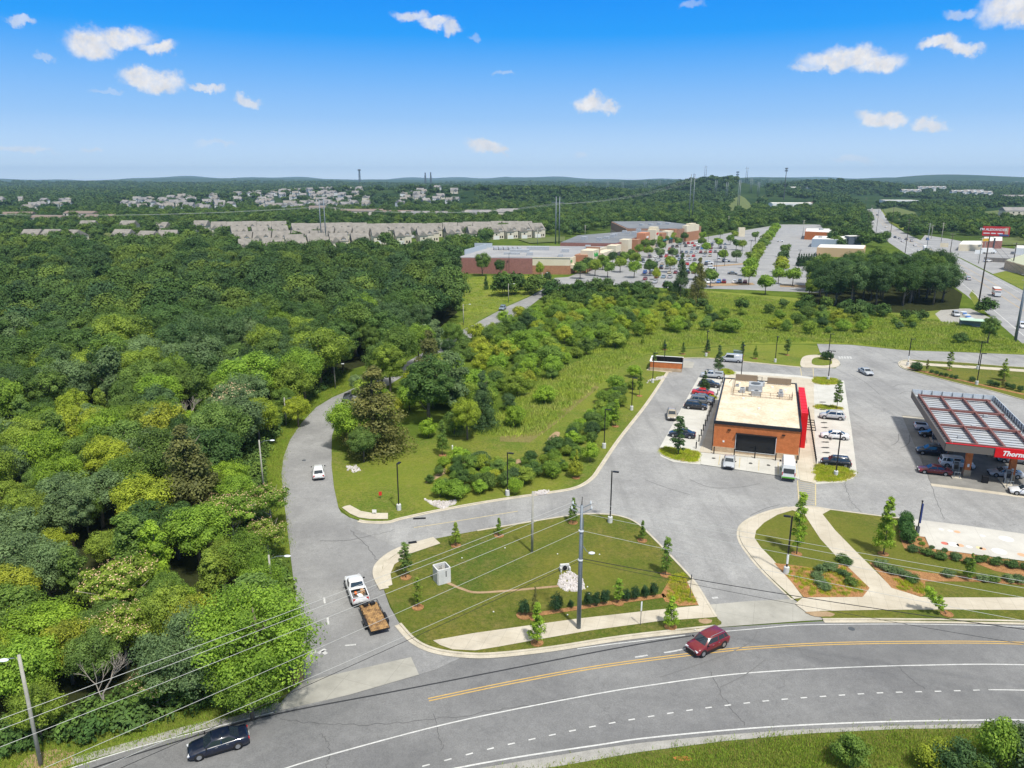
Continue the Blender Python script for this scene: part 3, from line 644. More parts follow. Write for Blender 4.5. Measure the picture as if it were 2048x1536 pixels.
# highway ---------------------------------------------------------------
hw_l = [(1690, 396), (1712, 402), (1724, 410), (1735, 440), (1749, 466), (1800, 500), (1868, 545), (1932, 590), (1985, 636), (2048, 690), (2200, 810)]
hw_r = [(2500, 800), (2300, 700), (2150, 634), (2048, 582), (1985, 550), (1922, 518), (1885, 498), (1840, 480), (1810, 466), (1779, 446), (1765, 424), (1756, 412), (1728, 400), (1700, 393)]
sheet('highway', hw_l + hw_r, .03, M_hwy)
def between(t, a=hw_l[1:-1], b=hw_r[3:][::-1]):
    out = []
    for i, p in enumerate(a):
        # match by fraction
        f = i / (len(a) - 1) * (len(b) - 1); j = min(int(f), len(b) - 2); q = (b[j][0] + (b[j + 1][0] - b[j][0]) * (f - j), b[j][1] + (b[j + 1][1] - b[j][1]) * (f - j))
        out.append((p[0] + (q[0] - p[0]) * t, p[1] + (q[1] - p[1]) * t))
    return out
HL = lambda pts, w, m_, sm=3: mark('highway_line', pts, w, m_, z=.045, sm=sm)
HL([(1731, 414), (1755, 454), (1835, 505), (1915, 560), (1980, 614), (2048, 672), (2200, 800)], .25, M_ywhite)
HL([(1740, 412), (1768, 452), (1850, 499), (1930, 545), (1996, 588), (2048, 622), (2300, 790)], .18, M_yellow)
HL([(1743, 411), (1773, 451), (1856, 496), (1940, 540), (2010, 581), (2048, 606), (2300, 760)], .18, M_yellow)
HL([(1757, 414), (1780, 450), (1842, 483), (1925, 523), (1985, 554), (2048, 590), (2300, 720)], .2, M_ywhite)
sheet('gravel_yard', [(1870, 628), (1885, 618), (1940, 617), (1990, 640), (1985, 655), (1950, 655), (1890, 652)], .026, M_gravel)
sheet('side_yard', [(1840, 482), (1922, 516), (1990, 550), (2048, 580), (2048, 540), (2048, 500), (1960, 490), (1900, 478), (1850, 470)], .022, M_hwy)
sheet('verge', [(1756, 412), (1779, 446), (1810, 462), (1830, 450), (1800, 415), (1780, 408)], .02, M_mead)
sheet('verge', [(1985, 548), (2010, 542), (2060, 552), (2200, 600), (2150, 632), (2048, 580)], .026, M_lawn2)
sheet('verge', [(1938, 590), (1945, 580), (1958, 600), (1970, 622), (1955, 622)], .033, M_lawn2)
# shopping centre lot ---------------------------------------------------
sc = [(1080, 572), (1110, 556), (1165, 552), (1195, 533), (1290, 492), (1390, 478), (1480, 462), (1560, 449), (1640, 449), (1655, 470), (1648, 500), (1632, 540), (1640, 572), (1662, 582), (1640, 586), (1500, 580), (1400, 577), (1340, 577), (1250, 570), (1150, 570)]
sheet('shopping_lot', sc, .05, M_hwy)
for pts in ([(1413, 568), (1505, 566), (1510, 570), (1420, 573)], [(1415, 532), (1500, 526), (1500, 528), (1415, 535)], [(1560, 569), (1650, 572), (1645, 577), (1560, 574)]):
    sheet('planting_strip', pts, .10, M_dirt)
m = MB()
for r0, x0, x1 in ((545, 1400, 1520), (520, 1400, 1530), (505, 1420, 1530), (493, 1420, 1540)):
    for k in range(9):
        a = G(x0 + (x1 - x0) * k / 8, r0); ribbon(m, [a, a + VV * 4.5], -.08, .08, .062)
st('stall_line', m, M_faint)
M_field = mat('field_grass', rough=1, fn=lawnf((.09, .13, .03), (.13, .16, .04), (.17, .17, .06), .02))
# open fields in the distance
for pts in ([(1140, 378), (1250, 376), (1300, 379), (1240, 384), (1150, 383)], [(1440, 425), (1475, 400), (1478, 380), (1520, 378), (1530, 400), (1500, 420), (1470, 430)], [(1380, 445), (1420, 428), (1450, 428), (1440, 445)],
            [(1780, 440), (1765, 420), (1790, 415), (1830, 425), (1840, 440), (1810, 448)], [(150, 470), (330, 462), (330, 468), (150, 478)], [(690, 505), (900, 495), (900, 505), (720, 520)], [(1035, 480), (1130, 474), (1130, 484), (1060, 488)],
            [(2000, 478), (2100, 470), (2100, 490), (2000, 492)], [(1960, 425), (2060, 415), (2060, 450), (2010, 455)], [(1850, 420), (1960, 402), (1975, 410), (1870, 430)]):
    g = GL(pts); st('field', MB().add([(q.x, q.y, T(q.x, q.y) + .6) for q in g], [tuple(range(len(g)))]), M_field)
g = GL([(1464, 389), (1480, 382), (1497, 380), (1490, 387), (1475, 393)]); st('far_road', MB().add([(q.x, q.y, T(q.x, q.y) + .9) for q in g], [tuple(range(len(g)))]), M_hwy)
# ================================================================= VEGETATION
def quads_mesh(name, pos, nrm, size, jit, mats, mi=None):
    n = len(pos); nrm = nrm / (np.linalg.norm(nrm, axis=1, keepdims=True) + 1e-9)
    rng = np.random.default_rng(n); r = rng.normal(size=(n, 3)); a = np.cross(nrm, r); a /= np.linalg.norm(a, axis=1, keepdims=True) + 1e-9
    b = np.cross(nrm, a); s = size[:, None] if hasattr(size, '__len__') else size
    asp = rng.uniform(.55, 1, (n, 1))
    v = np.stack([pos - a * s, pos + b * s * asp * .8 - a * s * .1, pos + a * s, pos - b * s * asp * .8 + a * s * .15], 1).reshape(-1, 3)
    me = bpy.data.meshes.new(name); me.vertices.add(4 * n); me.vertices.foreach_set('co', v.astype(np.float32).ravel())
    me.loops.add(4 * n); me.loops.foreach_set('vertex_index', np.arange(4 * n, dtype=np.int32))
    me.polygons.add(n); me.polygons.foreach_set('loop_start', np.arange(0, 4 * n, 4, dtype=np.int32)); me.polygons.foreach_set('loop_total', np.full(n, 4, np.int32))
    if mi is not None: me.polygons.foreach_set('material_index', mi.astype(np.int32))
    at = me.attributes.new('jit', 'FLOAT', 'FACE'); at.data.foreach_set('value', jit.astype(np.float32))
    for m in mats: me.materials.append(m)
    me.update(calc_edges=True); return me
def crown_pts(seed, R_, H, zc, nl, nq, shape='round', lr=(.26, .40), flat=.8, fill=.12):
    """leaf positions: lobes spread over the crown, leaves over each lobe's shell"""
    g = np.random.default_rng(seed); C = []; 
    for i in range(nl):
        u = g.uniform(-.75, 1); t = g.uniform(0, 2 * math.pi) + i * 2.4
        if shape == 'cone':
            h = g.uniform(0, 1) ** 1.3; rad = R_ * (1 - h) ** .8 * g.uniform(.45, .95); C.append((rad * math.cos(t), rad * math.sin(t), zc - H / 2 + h * H * .95, (R_ * (.16 + .26 * (1 - h)))))
        elif shape == 'flat':
            rad = R_ * math.sqrt(g.uniform(0, 1)) * .9; C.append((rad * math.cos(t), rad * math.sin(t), zc + H * .30 * (1 - (rad / R_) ** 2) + g.normal() * H * .12, R_ * g.uniform(.16, .26)))
        elif shape == 'column':
            h = g.uniform(0, 1); rad = R_ * (.35 + .65 * math.sin(math.pi * min(1, h * .9 + .12)) ** .8) * g.uniform(.2, .8); C.append((rad * math.cos(t), rad * math.sin(t), zc - H / 2 + h * H, R_ * g.uniform(*lr)))
        else:
            w = math.sqrt(max(0, 1 - u * u)); k = g.uniform(.50, .82); C.append((R_ * k * w * math.cos(t) * g.uniform(.85, 1.15), R_ * k * w * math.sin(t), zc + H / 2 * u * k, R_ * g.uniform(*lr)))
    P = []; N = []; J = []; per = nq // nl
    for (x, y, z, r) in C:
        d = g.normal(size=(per, 3)); d[:, 2] += .35; d /= np.linalg.norm(d, axis=1, keepdims=True)
        rr = r * g.uniform(.62, 1.08, (per, 1)) * (1 + .18 * np.sin(d[:, :1] * 9 + x) * np.cos(d[:, 1:2] * 8 + z))
        p = np.array([x, y, z]) + d * rr * np.array([1, 1, flat]); P.append(p); N.append(d + (p - np.array([0, 0, zc - H * .2])) / R_ * .5 + np.array([0, 0, .25]) + g.normal(size=(per, 3)) * .48)
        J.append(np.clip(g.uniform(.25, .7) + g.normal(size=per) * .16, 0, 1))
    k = int(nq * fill)
    d = g.normal(size=(k, 3)); d /= np.linalg.norm(d, axis=1, keepdims=True); q = d * g.uniform(.2, .8, (k, 1)) * np.array([R_, R_, H / 2])
    if shape == 'cone': q = q * np.array([.5, .5, 1])
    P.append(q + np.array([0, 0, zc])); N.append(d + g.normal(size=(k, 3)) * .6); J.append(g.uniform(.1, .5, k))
    return np.concatenate(P), np.concatenate(N), np.concatenate(J)
def trunk_mesh(seed, H, r, top, nlimb=5, spread=.5, m_=None):
    rr = random.Random(seed); m = MB(); pts = [(0, 0, -.2)]; x = y = 0
    for k in range(1, 5): x += rr.uniform(-.15, .15); y += rr.uniform(-.15, .15); pts.append((x, y, top * k / 4))
    m.tube(pts, [r * 1.25, r, r * .8, r * .6, r * .25], 7)
    for k in range(nlimb):
        i = rr.choice([1, 2, 2, 3]); a = k * 2.4 + rr.random(); p = Vector(pts[i]); L = H * spread * rr.uniform(.5, .9)
        e = p + Vector((math.cos(a) * L, math.sin(a) * L, L * rr.uniform(.6, 1.0))); mid = p.lerp(e, .5) + Vector((0, 0, -.05 * L))
        m.tube([p, mid, e], [r * .45, r * .3, r * .1], 5)
    return m.mesh('trunk', m_ or M_bark, True)
def plant_proto(name, crown_me, trunk_me, extra=None):
    r = empty(name, (0, 0, -500))
    for nm, me in (('trunk', trunk_me), ('crown', crown_me), ('blossom', extra)):
        if me is None: continue
        o = bpy.data.objects.new(nm, me); COL.objects.link(o); o.parent = r
    return Proto(r)
def leafmesh(seed, R_, H, zc, nl, nq, leaf, shape='round', mats=None, **k):
    p, n, j = crown_pts(seed, R_, H, zc, nl, nq, shape, **k)
    g = np.random.default_rng(seed + 5); return quads_mesh('crown', p, n, leaf * g.uniform(.6, 1.25, len(p)), j, mats or [M_leaf])
# unit sizes: every prototype stands 10 m tall and is scaled to measure
BROAD = [plant_proto('broadleaf_tree', leafmesh(10 + i, R_, 7.6, 6.1, nl, 15000, .135, fill=.15, lr=(.14, .32)), trunk_mesh(i, 6, .22, 8, 6)) for i, (R_, nl) in enumerate([(4.1, 52), (4.5, 60), (3.7, 46), (4.8, 72), (4.1, 80)])]
HUGE = [plant_proto('broadleaf_tree', leafmesh(19, 4.7, 8.0, 5.6, 95, 26000, .095, fill=.15, lr=(.13, .27)), trunk_mesh(19, 6, .22, 8, 6))]
SLIM = [plant_proto('slender_tree', leafmesh(30 + i, 2.4, 8.4, 5.7, 34, 7000, .17, 'column'), trunk_mesh(30 + i, 5, .16, 9, 5, .3)) for i in range(2)]
CEDAR = [plant_proto('cedar_tree', leafmesh(40 + i, 3.0, 9.6, 5.2, 70, 11000, .13, 'cone', fill=.1, flat=.7), trunk_mesh(40 + i, 5, .2, 9.3, 6, .3)) for i in range(2)]
def mimosa(seed):
    cr = leafmesh(seed, 4.6, 5.2, 6.6, 50, 9500, .17, 'flat', flat=.45, fill=.3)
    p, n, j = crown_pts(seed, 4.7, 5.6, 6.8, 50, 600, 'flat', flat=.5, fill=0)
    k = p[:, 2] > 6.6; p, n, j = p[k], n[k], j[k]; n[:, 2] += 1.5; p[:, 2] += .12
    return plant_proto('mimosa_tree', cr, trunk_mesh(seed, 7, .2, 6.5, 8, .75, M_deadwood), quads_mesh('blossom', p, n, np.full(len(p), .12), j, [M_blossom]))
MIMO = [mimosa(51), mimosa(52)]
SHRUB = [plant_proto('shrub', leafmesh(60 + i, 4.6, 7.6, 4.6, 30 + 8 * i, 5200, .25, lr=(.2, .42), fill=.12), trunk_mesh(60 + i, 5, .15, 6, 5, .5)) for i in range(4)]
YOUNG = [plant_proto('young_tree', leafmesh(70 + i, 1.9, 8.2, 5.8, 56, 3600, .17, 'column' if i % 2 else 'cone', flat=.6, fill=.06, lr=(.2, .34)), trunk_mesh(70 + i, 4, .11, 9, 6, .35)) for i in range(4)]
PARK = [plant_proto('parking_lot_tree', leafmesh(80 + i, 4.0, 6.6, 6.5, 26, 2600, .42, lr=(.35, .5)), trunk_mesh(80 + i, 4, .22, 7, 4, .3)) for i in range(2)]
LOBUSH = [plant_proto('round_bush', leafmesh(90 + i, 5.2, 8.5, 5.0, 16, 1500, .55, lr=(.4, .6)), None) for i in range(2)]
# bare dead tree
def dead():
    r = empty('bare_tree', (0, 0, -500)); rr = random.Random(3); m = MB()
    def br(p, d, L, rad, lv):
        e = p + d * L; m.tube([p, p.lerp(e, .5) + Vector((rr.uniform(-.1, .1), rr.uniform(-.1, .1), 0)) * L * .5, e], [rad, rad * .8, rad * .55], 5)
        if lv:
            for k in range(3): br(e if k else p.lerp(e, .7), (d + Vector((rr.uniform(-.8, .8), rr.uniform(-.8, .8), rr.uniform(0, .4)))).normalized(), L * .66, rad * .55, lv - 1)
    br(Vector((0, 0, -.2)), Vector((0, 0, 1)), 3.6, .16, 4)
    o = m.build('trunk', M_deadwood, r); return Proto(r)
DEAD = dead()
C_OAK = [(.034, .066, .016), (.044, .080, .018), (.044, .076, .026), (.030, .058, .018), (.062, .098, .018)]
C_MID = [(.084, .132, .016), (.074, .120, .020), (.104, .144, .018), (.070, .112, .024), (.112, .150, .020)]
C_YEL = [(.150, .178, .016), (.132, .168, .016), (.158, .174, .018)]
C_BLU = [(.072, .108, .042), (.084, .120, .050), (.064, .098, .038)]
C_OLI = [(.085, .085, .024), (.070, .075, .022)]
C_BRI = [(.118, .178, .016), (.104, .166, .018)]
CN = {'oak': (C_OAK, 'dark green'), 'mid': (C_MID, 'mid green'), 'yel': (C_YEL, 'yellow green'), 'blu': (C_BLU, 'grey green'), 'oli': (C_OLI, 'olive brown'), 'bri': (C_BRI, 'fresh bright green')}
ORD = ['first', 'second', 'third', 'fourth', 'fifth', 'sixth', 'seventh', 'eighth', 'ninth', 'tenth', 'eleventh', 'twelfth', 'thirteenth', 'fourteenth', 'fifteenth', 'sixteenth', 'seventeenth', 'eighteenth', 'nineteenth', 'twentieth'] + ['twenty ' + q for q in ('first', 'second', 'third', 'fourth', 'fifth', 'sixth', 'seventh', 'eighth', 'ninth')] + ['thirtieth']; ORD = ORD + ['thirty ' + q for q in ORD[:9]] + ['fortieth'] + ['forty ' + q for q in ORD[:9]] + ['fiftieth'] + ['fifty ' + q for q in ORD[:9]] + ['sixtieth'] + ['sixty ' + q for q in ORD[:9]] + ['seventieth'] + ['seventy ' + q for q in ORD[:9]] + ['later'] * 200
rT = random.Random(11)
def tree(kind, bx, by, h, w=None, col='mid', label=None, group=None, loc=None, cat='tree', z=0):
    pr = rT.choice(kind); l = loc if loc is not None else G(bx, by); c = rT.choice(CN[col][0]); j = rT.uniform(.88, 1.12); c = tuple(q * j for q in c)
    s = h / 10.0; w = (w or 1.0) * s
    return pr.put((l[0], l[1], (T(l[0], l[1]) if math.hypot(l[0], l[1]) > 650 else 0) + z), rT.uniform(0, 6.28), (w, w * rT.uniform(.9, 1.1), s), label, cat, group, c)
# ---- hero trees (base on the sheet, height, relative width, tone)
HERO = [
 (HUGE, 520, 1395, 11.5, 1.25, 'bri', 'huge bright green feathery tree bulging over the left edge of the curved road'),
 (HUGE, 400, 1400, 9.5, 1.2, 'blu', 'dusky green tree just left of the huge bright green one'),
 (BROAD, 505, 1440, 6.5, 1.1, 'mid', 'yellow-tipped low tree before the huge bright green tree above the verge'),
 (CEDAR, 385, 1050, 15, 1.15, 'oli', 'big olive brown cedar left of the road rising above the thicket'),
 (BROAD, 335, 930, 11, 1.1, 'yel', 'large yellow green tree behind the olive cedar in the left forest'),
 (BROAD, 300, 1075, 9, 1.2, 'yel', 'spreading yellow green tree at the left foot of the olive cedar'),
 (SLIM, 230, 830, 14, 1.1, 'blu', 'tall pale grey green poplar standing out of the left forest'),
 (BROAD, 325, 850, 11, 1.0, 'bri', 'lime green tree right of the pale poplar'),
 (BROAD, 540, 760, 14, .95, 'mid', 'tall bright mid green oak at the edge of the dark forest gap'),
 (MIMO, 245, 1250, 7.5, 1.1, 'mid', 'mimosa with peach blossom in the middle of the left thicket'),
 (MIMO, 470, 1090, 7.5, 1.1, 'mid', 'mimosa with pinkish blossom beside the road verge lamp'),
 (MIMO, 545, 1060, 6.5, 1.0, 'mid', 'blossoming mimosa overhanging the left verge of the curved road'),
 (MIMO, 255, 1340, 6.5, 1.1, 'mid', 'low mimosa with dense peach flowers below the other thicket mimosas'),
 (MIMO, 540, 1130, 6, 1.0, 'mid', 'small blossoming mimosa right above the huge bright green tree'),
 (MIMO, 320, 1425, 4.5, 1.1, 'mid', 'short mimosa with peach tufts at the grass edge near the lower left verge'),
 (BROAD, 95, 1330, 7, 1.3, 'bri', 'bright leafy tree at the lower left behind the wooden lamp pole'),
 (BROAD, 60, 1420, 7.5, 1.1, 'bri', 'fresh green tree directly behind the wooden lamp pole'),
 (BROAD, 30, 1150, 9, 1.1, 'blu', 'grey green tree at the left picture edge halfway down the thicket'),
 (BROAD, 150, 1100, 9, 1.0, 'blu', 'dusky round tree in the left thicket beside lighter ones'),
 (BROAD, 100, 980, 10, 1.0, 'bri', 'lime tree with arching top in the left thicket'),
 (BROAD, 45, 1260, 8, 1.0, 'yel', 'yellowish tree near the left picture edge in the thicket'),
 (BROAD, 230, 985, 9.5, 1.0, 'yel', 'sunlit yellow tree between grey green crowns left of the cedar'),
 (SLIM, 320, 930, 10, .9, 'blu', 'narrow grey tree beside the large yellow green tree'),
 (BROAD, 597, 855, 6.5, 1.1, 'yel', 'yellow topped tree behind the verge lamp at the road bend'),
 (CEDAR, 752, 905, 16, 1.25, 'oli', 'huge olive brown cedar right of the road bend'),
 (BROAD, 705, 900, 9.5, 1.1, 'bri', 'bright green tree hanging over the right edge of the road bend'),
 (BROAD, 728, 925, 6.5, 1.1, 'mid', 'bushy green tree at the foot of the huge cedar by the road'),
 (BROAD, 860, 850, 14, 1.05, 'oak', 'dark wide tree behind the huge olive cedar'),
 (CEDAR, 860, 790, 15, .95, 'oli', 'brown tinged cedar above the dark wide tree'),
 (SLIM, 905, 830, 13, 1.1, 'blu', 'pale twiggy grey green tree in the middle thicket'),
 (CEDAR, 965, 860, 12, .8, 'oak', 'narrow dark cedar in the middle thicket'),
 (BROAD, 935, 880, 8.5, .95, 'yel', 'bare lower yellow green tree in front of the narrow dark cedar'),
 (BROAD, 780, 790, 12, .9, 'mid', 'green tree at the road side where the road dips behind trees'),
 (BROAD, 715, 790, 5, .9, 'blu', 'grey leaved small tree by the black car at the bend'),
 (SHRUB, 1090, 808, 5.0, 1.15, 'bri', 'round bright green bush standing alone in the tall grass'),
 (SHRUB, 1030, 855, 5.2, .95, 'bri', 'round lime bush on the tall grass edge left of the lone round bush'),
 (SHRUB, 1232, 785, 4.6, 1.2, 'bri', 'wide bright bush beside the lot near the tilted lamp post'),
 (SHRUB, 1268, 755, 3.6, 1.1, 'bri', 'bright bush between the wide bush and the brick enclosure'),
 (CEDAR, 1360, 602, 19, .62, 'oak', 'left of the pair of tall dark cedars before the far car park'),
 (CEDAR, 1395, 608, 18, .70, 'oli', 'right and browner of the pair of tall dark cedars before the far car park'),
 (BROAD, 1650, 610, 15, 1.0, 'oak', 'leftmost big oak of the dark clump right of the far car park'),
 (BROAD, 1700, 615, 17.5, .85, 'oak', 'tallest oak in the dark clump beside the highway'),
 (BROAD, 1752, 612, 16.5, .85, 'oak', 'middle oak of the dark clump beside the highway'),
 (BROAD, 1805, 612, 16.5, .85, 'oak', 'broad oak of the dark clump second from the highway'),
 (BROAD, 1866, 610, 15, .85, 'oak', 'rightmost oak of the dark clump touching the highway'),
 (BROAD, 1622, 600, 9, .9, 'mid', 'lighter tree at the left foot of the oak clump'),
 (SLIM, 1618, 590, 9, 1.0, 'yel', 'yellowish slim tree between the car park and the oak clump'),
 (BROAD, 1975, 690, 8.5, .9, 'mid', 'lone leafy tree by the yard next to the highway'),
 (SHRUB, 1920, 688, 4, 1.2, 'oak', 'dark shrub left of the lone tree by the highway yard'),
 (SHRUB, 1312, 560, 7.0, .7, 'yel', 'glowing yellow green tree at the corner of the far car park'),
 (BROAD, 1080, 560, 9, .62, 'yel', 'yellow tree in front of the grocery wall'),
 (SHRUB, 1095, 565, 6, .7, 'oak', 'dark round tree right of the yellow tree by the grocery'),
 (BROAD, 965, 552, 12.0, .9, 'mid', 'large green tree covering the left part of the red grocery wall'),
 (BROAD, 1000, 552, 8.5, .9, 'oak', 'dark tree right of the large green one at the grocery wall'),
 (SHRUB, 1008, 558, 4.5, .9, 'mid', 'clipped cone bush before the red grocery wall'),
 (SHRUB, 1040, 580, 6, 1.2, 'oak', 'wide dark bush on the meadow left of the far road'),
 (SHRUB, 1066, 575, 5.5, 1.1, 'oli', 'olive bush beside the wide dark bush on the meadow'),
 (CEDAR, 972, 580, 7, .6, 'oak', 'small dark cedar on the meadow before the grocery'),
 (SHRUB, 990, 572, 3.6, .9, 'mid', 'small round bush on the meadow right of the small cedar'),
 (CEDAR, 1012, 660, 5, 1.0, 'oak', 'dark little tree leaning over the far road below the blue car'),
 (BROAD, 800, 752, 13, .9, 'oak', 'tall dark tree hiding the road right after the bend'),
 (BROAD, 838, 738, 12.5, .9, 'mid', 'tall green tree hiding the middle of the side road'),
 (BROAD, 765, 775, 11, .9, 'mid', 'leafy tree directly behind the huge olive cedar'),
 (SLIM, 872, 722, 11, 1.0, 'blu', 'pale slender tree where the far road comes into view'),
 (BROAD, 905, 705, 9, .9, 'mid', 'green tree on the right of the far road where it reappears'),
 (BROAD, 735, 835, 8.5, 1.0, 'mid', 'dense green tree in front of the road just past the black car'),
 (BROAD, 820, 700, 10, .8, 'oak', 'dark tree on the left verge past the bend'),
]
for it in HERO:
    if it[6] is None: continue
    tree(it[0], it[1], it[2], it[3], it[4], it[5], it[6])
DEAD.put(G(215, 1440), 1.0, .8, 'bare grey dead tree under the wires at the lower left', 'tree')
DEAD.put(G(372, 905), 2.0, 1.15, 'bare white-limbed tree among yellow green crowns in the left forest', 'tree')
DEAD.put(G(425, 750), 3.0, 1.3, 'leafless tree at the rim of the dark forest gap', 'tree')
hero_xy = [(G(i[1], i[2]).x, G(i[1], i[2]).y, i[3] * .3) for i in HERO if i[6]]
# ---- filling
def fill(polys, spacing, rnd, excl=(), avoid=(), xr=None):
    """jittered grid over ground polygons given on the sheet"""
    out = []; W = [[(G(*p).x, G(*p).y) for p in poly] for poly in polys]; E_ = [[(G(*p).x, G(*p).y) for p in poly] for poly in excl]
    for poly in W:
        x0, x1 = min(p[0] for p in poly), max(p[0] for p in poly); y0, y1 = min(p[1] for p in poly), max(p[1] for p in poly)
        y = y0; row = 0
        while y < y1:
            sp_ = spacing(y) if callable(spacing) else spacing
            x = x0 + (row % 2) * sp_ / 2
            while x < x1:
                a, b = x + rnd.uniform(-.4, .4) * sp_, y + rnd.uniform(-.4, .4) * sp_
                if inpoly(a, b, poly) and not any(inpoly(a, b, e) for e in E_) and all((a - h[0]) ** 2 + (b - h[1]) ** 2 > (h[2] + sp_ * .2) ** 2 for h in avoid): out.append((a, b))
                x += sp_
            y += sp_ * .87; row += 1
    return out
FOREST = [(-420, 1700), (-100, 1560), (0, 1512), (110, 1480), (250, 1450), (430, 1398), (565, 1340), (570, 1250), (545, 1130), (505, 1040), (495, 980), (520, 900), (560, 850), (620, 800), (690, 745), (740, 730), (800, 700), (880, 658), (925, 630), (905, 590), (915, 555), (870, 535), (800, 532), (690, 534), (500, 538), (300, 530), (0, 525), (-500, 550), (-500, 900)]
rF = random.Random(5)
def vis(a, b, h, m=60):
    x, y = PX(a, b, h * .8); return -m < x < 2048 + m and y < 1536 + m
pts = [p for p in fill([FOREST], lambda y: 4.0 + .0155 * y, rF, avoid=hero_xy) if vis(*p, 9)]
pts.sort(key=lambda p: math.hypot(p[0], p[1]))
def forest_style(a, b):
    x, y = PX(a, b, 8); r = rF.random()
    if y < 760 - .12 * x + 40: k = BROAD; col = 'oak' if r < .76 else ('mid' if r < .94 else 'blu'); h = rF.uniform(10.5, 15)
    else:
        k = BROAD if r < .8 else (MIMO if r < .88 else SLIM); q = rF.random(); col = 'mid' if q < .50 else 'bri' if q < .68 else 'blu' if q < .80 else 'oak' if q < .88 else 'yel'
        h = rF.uniform(6, 9.5) if y > 900 else rF.uniform(8, 12)
    return k, col, h
NIND = 250; GEN = []; near_pts, far_pts = pts[:NIND], pts[NIND:]
for a, b in near_pts:
    k, col, h = forest_style(a, b); x, y = PX(a, b, 0)
    zone = 'lower left thicket above the verge' if y > 1250 else 'left thicket beside the curved road' if y > 1000 else 'left forest behind the thicket'
    nm = {id(BROAD): 'rounded', id(MIMO): 'blossoming mimosa', id(SLIM): 'slender'}[id(k)]
    lab = '%s %s in the %s' % (CN[col][1], nm + (' tree' if k is not MIMO else ''), zone)
    GEN.append((tree(k, 0, 0, h * rF.uniform(.82, 1.1), rF.uniform(.8, 1.2), col, lab, 'trees of the left forest', loc=(a, b)), '%s %s' % (CN[col][1], nm + (' tree' if k is not MIMO else '')), 'f'))
UG = [[(-60, 1545), (0, 1520), (110, 1488), (250, 1455), (430, 1404), (560, 1345), (590, 1320), (575, 1240), (555, 1130), (530, 1040), (515, 960), (525, 905), (565, 850), (625, 795), (690, 745), (640, 745), (560, 800), (490, 900), (480, 1000), (520, 1130), (545, 1240), (520, 1290), (400, 1360), (230, 1410), (60, 1450), (-80, 1480)]]
# the rest as one wood: instances through geometry nodes
hidden = bpy.data.collections.new('stock')
def stuff_scatter(name, label, protos, pts, cat):
    """pts: x, y, z, scale, rot, idx"""
    P = np.array(pts, dtype=np.float32); me = bpy.data.meshes.new(name); me.vertices.add(len(P)); me.vertices.foreach_set('co', P[:, :3].ravel())
    for nm, c in (('sc', 3), ('rot', 4)): me.attributes.new(nm, 'FLOAT', 'POINT').data.foreach_set('value', P[:, c].copy())
    me.attributes.new('idx', 'INT', 'POINT').data.foreach_set('value', P[:, 5].astype(np.int32))
    o = bpy.data.objects.new(name, me); COL.objects.link(o)
    ng = bpy.data.node_groups.new(name, 'GeometryNodeTree'); ng.interface.new_socket('Geometry', in_out='INPUT', socket_type='NodeSocketGeometry'); ng.interface.new_socket('Geometry', in_out='OUTPUT', socket_type='NodeSocketGeometry')
    N = ng.nodes; L = ng.links; gi = N.new('NodeGroupInput'); go = N.new('NodeGroupOutput'); iop = N.new('GeometryNodeInstanceOnPoints')
    gtoi = N.new('GeometryNodeGeometryToInstance')
    for pr in protos[::-1]:
        oi = N.new('GeometryNodeObjectInfo'); oi.inputs['Object'].default_value = pr; oi.inputs['As Instance'].default_value = False; L.new(oi.outputs['Geometry'], gtoi.inputs[0])
    m2p = N.new('GeometryNodeMeshToPoints'); L.new(gi.outputs[0], m2p.inputs[0]); L.new(m2p.outputs[0], iop.inputs['Points'])
    L.new(gtoi.outputs[0], iop.inputs['Instance']); iop.inputs['Pick Instance'].default_value = True
    def attr(n, t): a = N.new('GeometryNodeInputNamedAttribute'); a.data_type = t; a.inputs['Name'].default_value = n; return [q for q in a.outputs if q.enabled][0]
    L.new(attr('idx', 'INT'), iop.inputs['Instance Index']); cx = N.new('ShaderNodeCombineXYZ'); L.new(attr('rot', 'FLOAT'), cx.inputs[2]); L.new(cx.outputs[0], iop.inputs['Rotation'])
    L.new(attr('sc', 'FLOAT'), iop.inputs['Scale']); L.new(iop.outputs[0], go.inputs[0])
    md = o.modifiers.new('scatter', 'NODES'); md.node_group = ng
    return tag(o, label, cat, kind='stuff')
def stock(name, me):
    o = bpy.data.objects.new(name, me); hidden.objects.link(o); return o
def withmat(seed, R_, H, zc, nl, nq, leaf, m_, **k): return leafmesh(seed, R_, H, zc, nl, nq, leaf, mats=[m_], **k)
M_oakst = mat('forest_leaf', rough=.7, spec=.2, fn=leafstuff([(.026, .056, .014), (.042, .078, .016), (.056, .094, .019), (.026, .054, .020), (.038, .070, .016), (.076, .114, .019)]))
FST = [stock('forest_crown', withmat(100 + i, R_, 8.2, 5.8, nl, 5200, .22, M_oakst, fill=.12, lr=(.20, .36))) for i, (R_, nl) in enumerate([(4.0, 34), (4.6, 40), (3.6, 28)])]
MIDS = [stock('wood_crown', withmat(110 + i, 4.6, 8.0, 5.2, 22, 1300, .50, M_midst, lr=(.3, .5))) for i in range(3)]
FARS = [stock('far_crown', withmat(120 + i, 6.5, 7.0, 4.2, 14, 300, 1.4, M_farst, lr=(.3, .5))) for i in range(3)]
q = []
for a, b in far_pts:
    h = rF.uniform(10.5, 15) if PX(a, b, 8)[1] < 760 else rF.uniform(8, 12)
    q.append((a, b, 0, h / 10 * rF.uniform(.85, 1.2), rF.uniform(0, 6.28), rF.randrange(3)))
stuff_scatter('forest', 'dense dark green wood filling the upper left behind the nearer trees', FST, q, 'forest')
print('forest near', len(near_pts), 'far', len(far_pts))
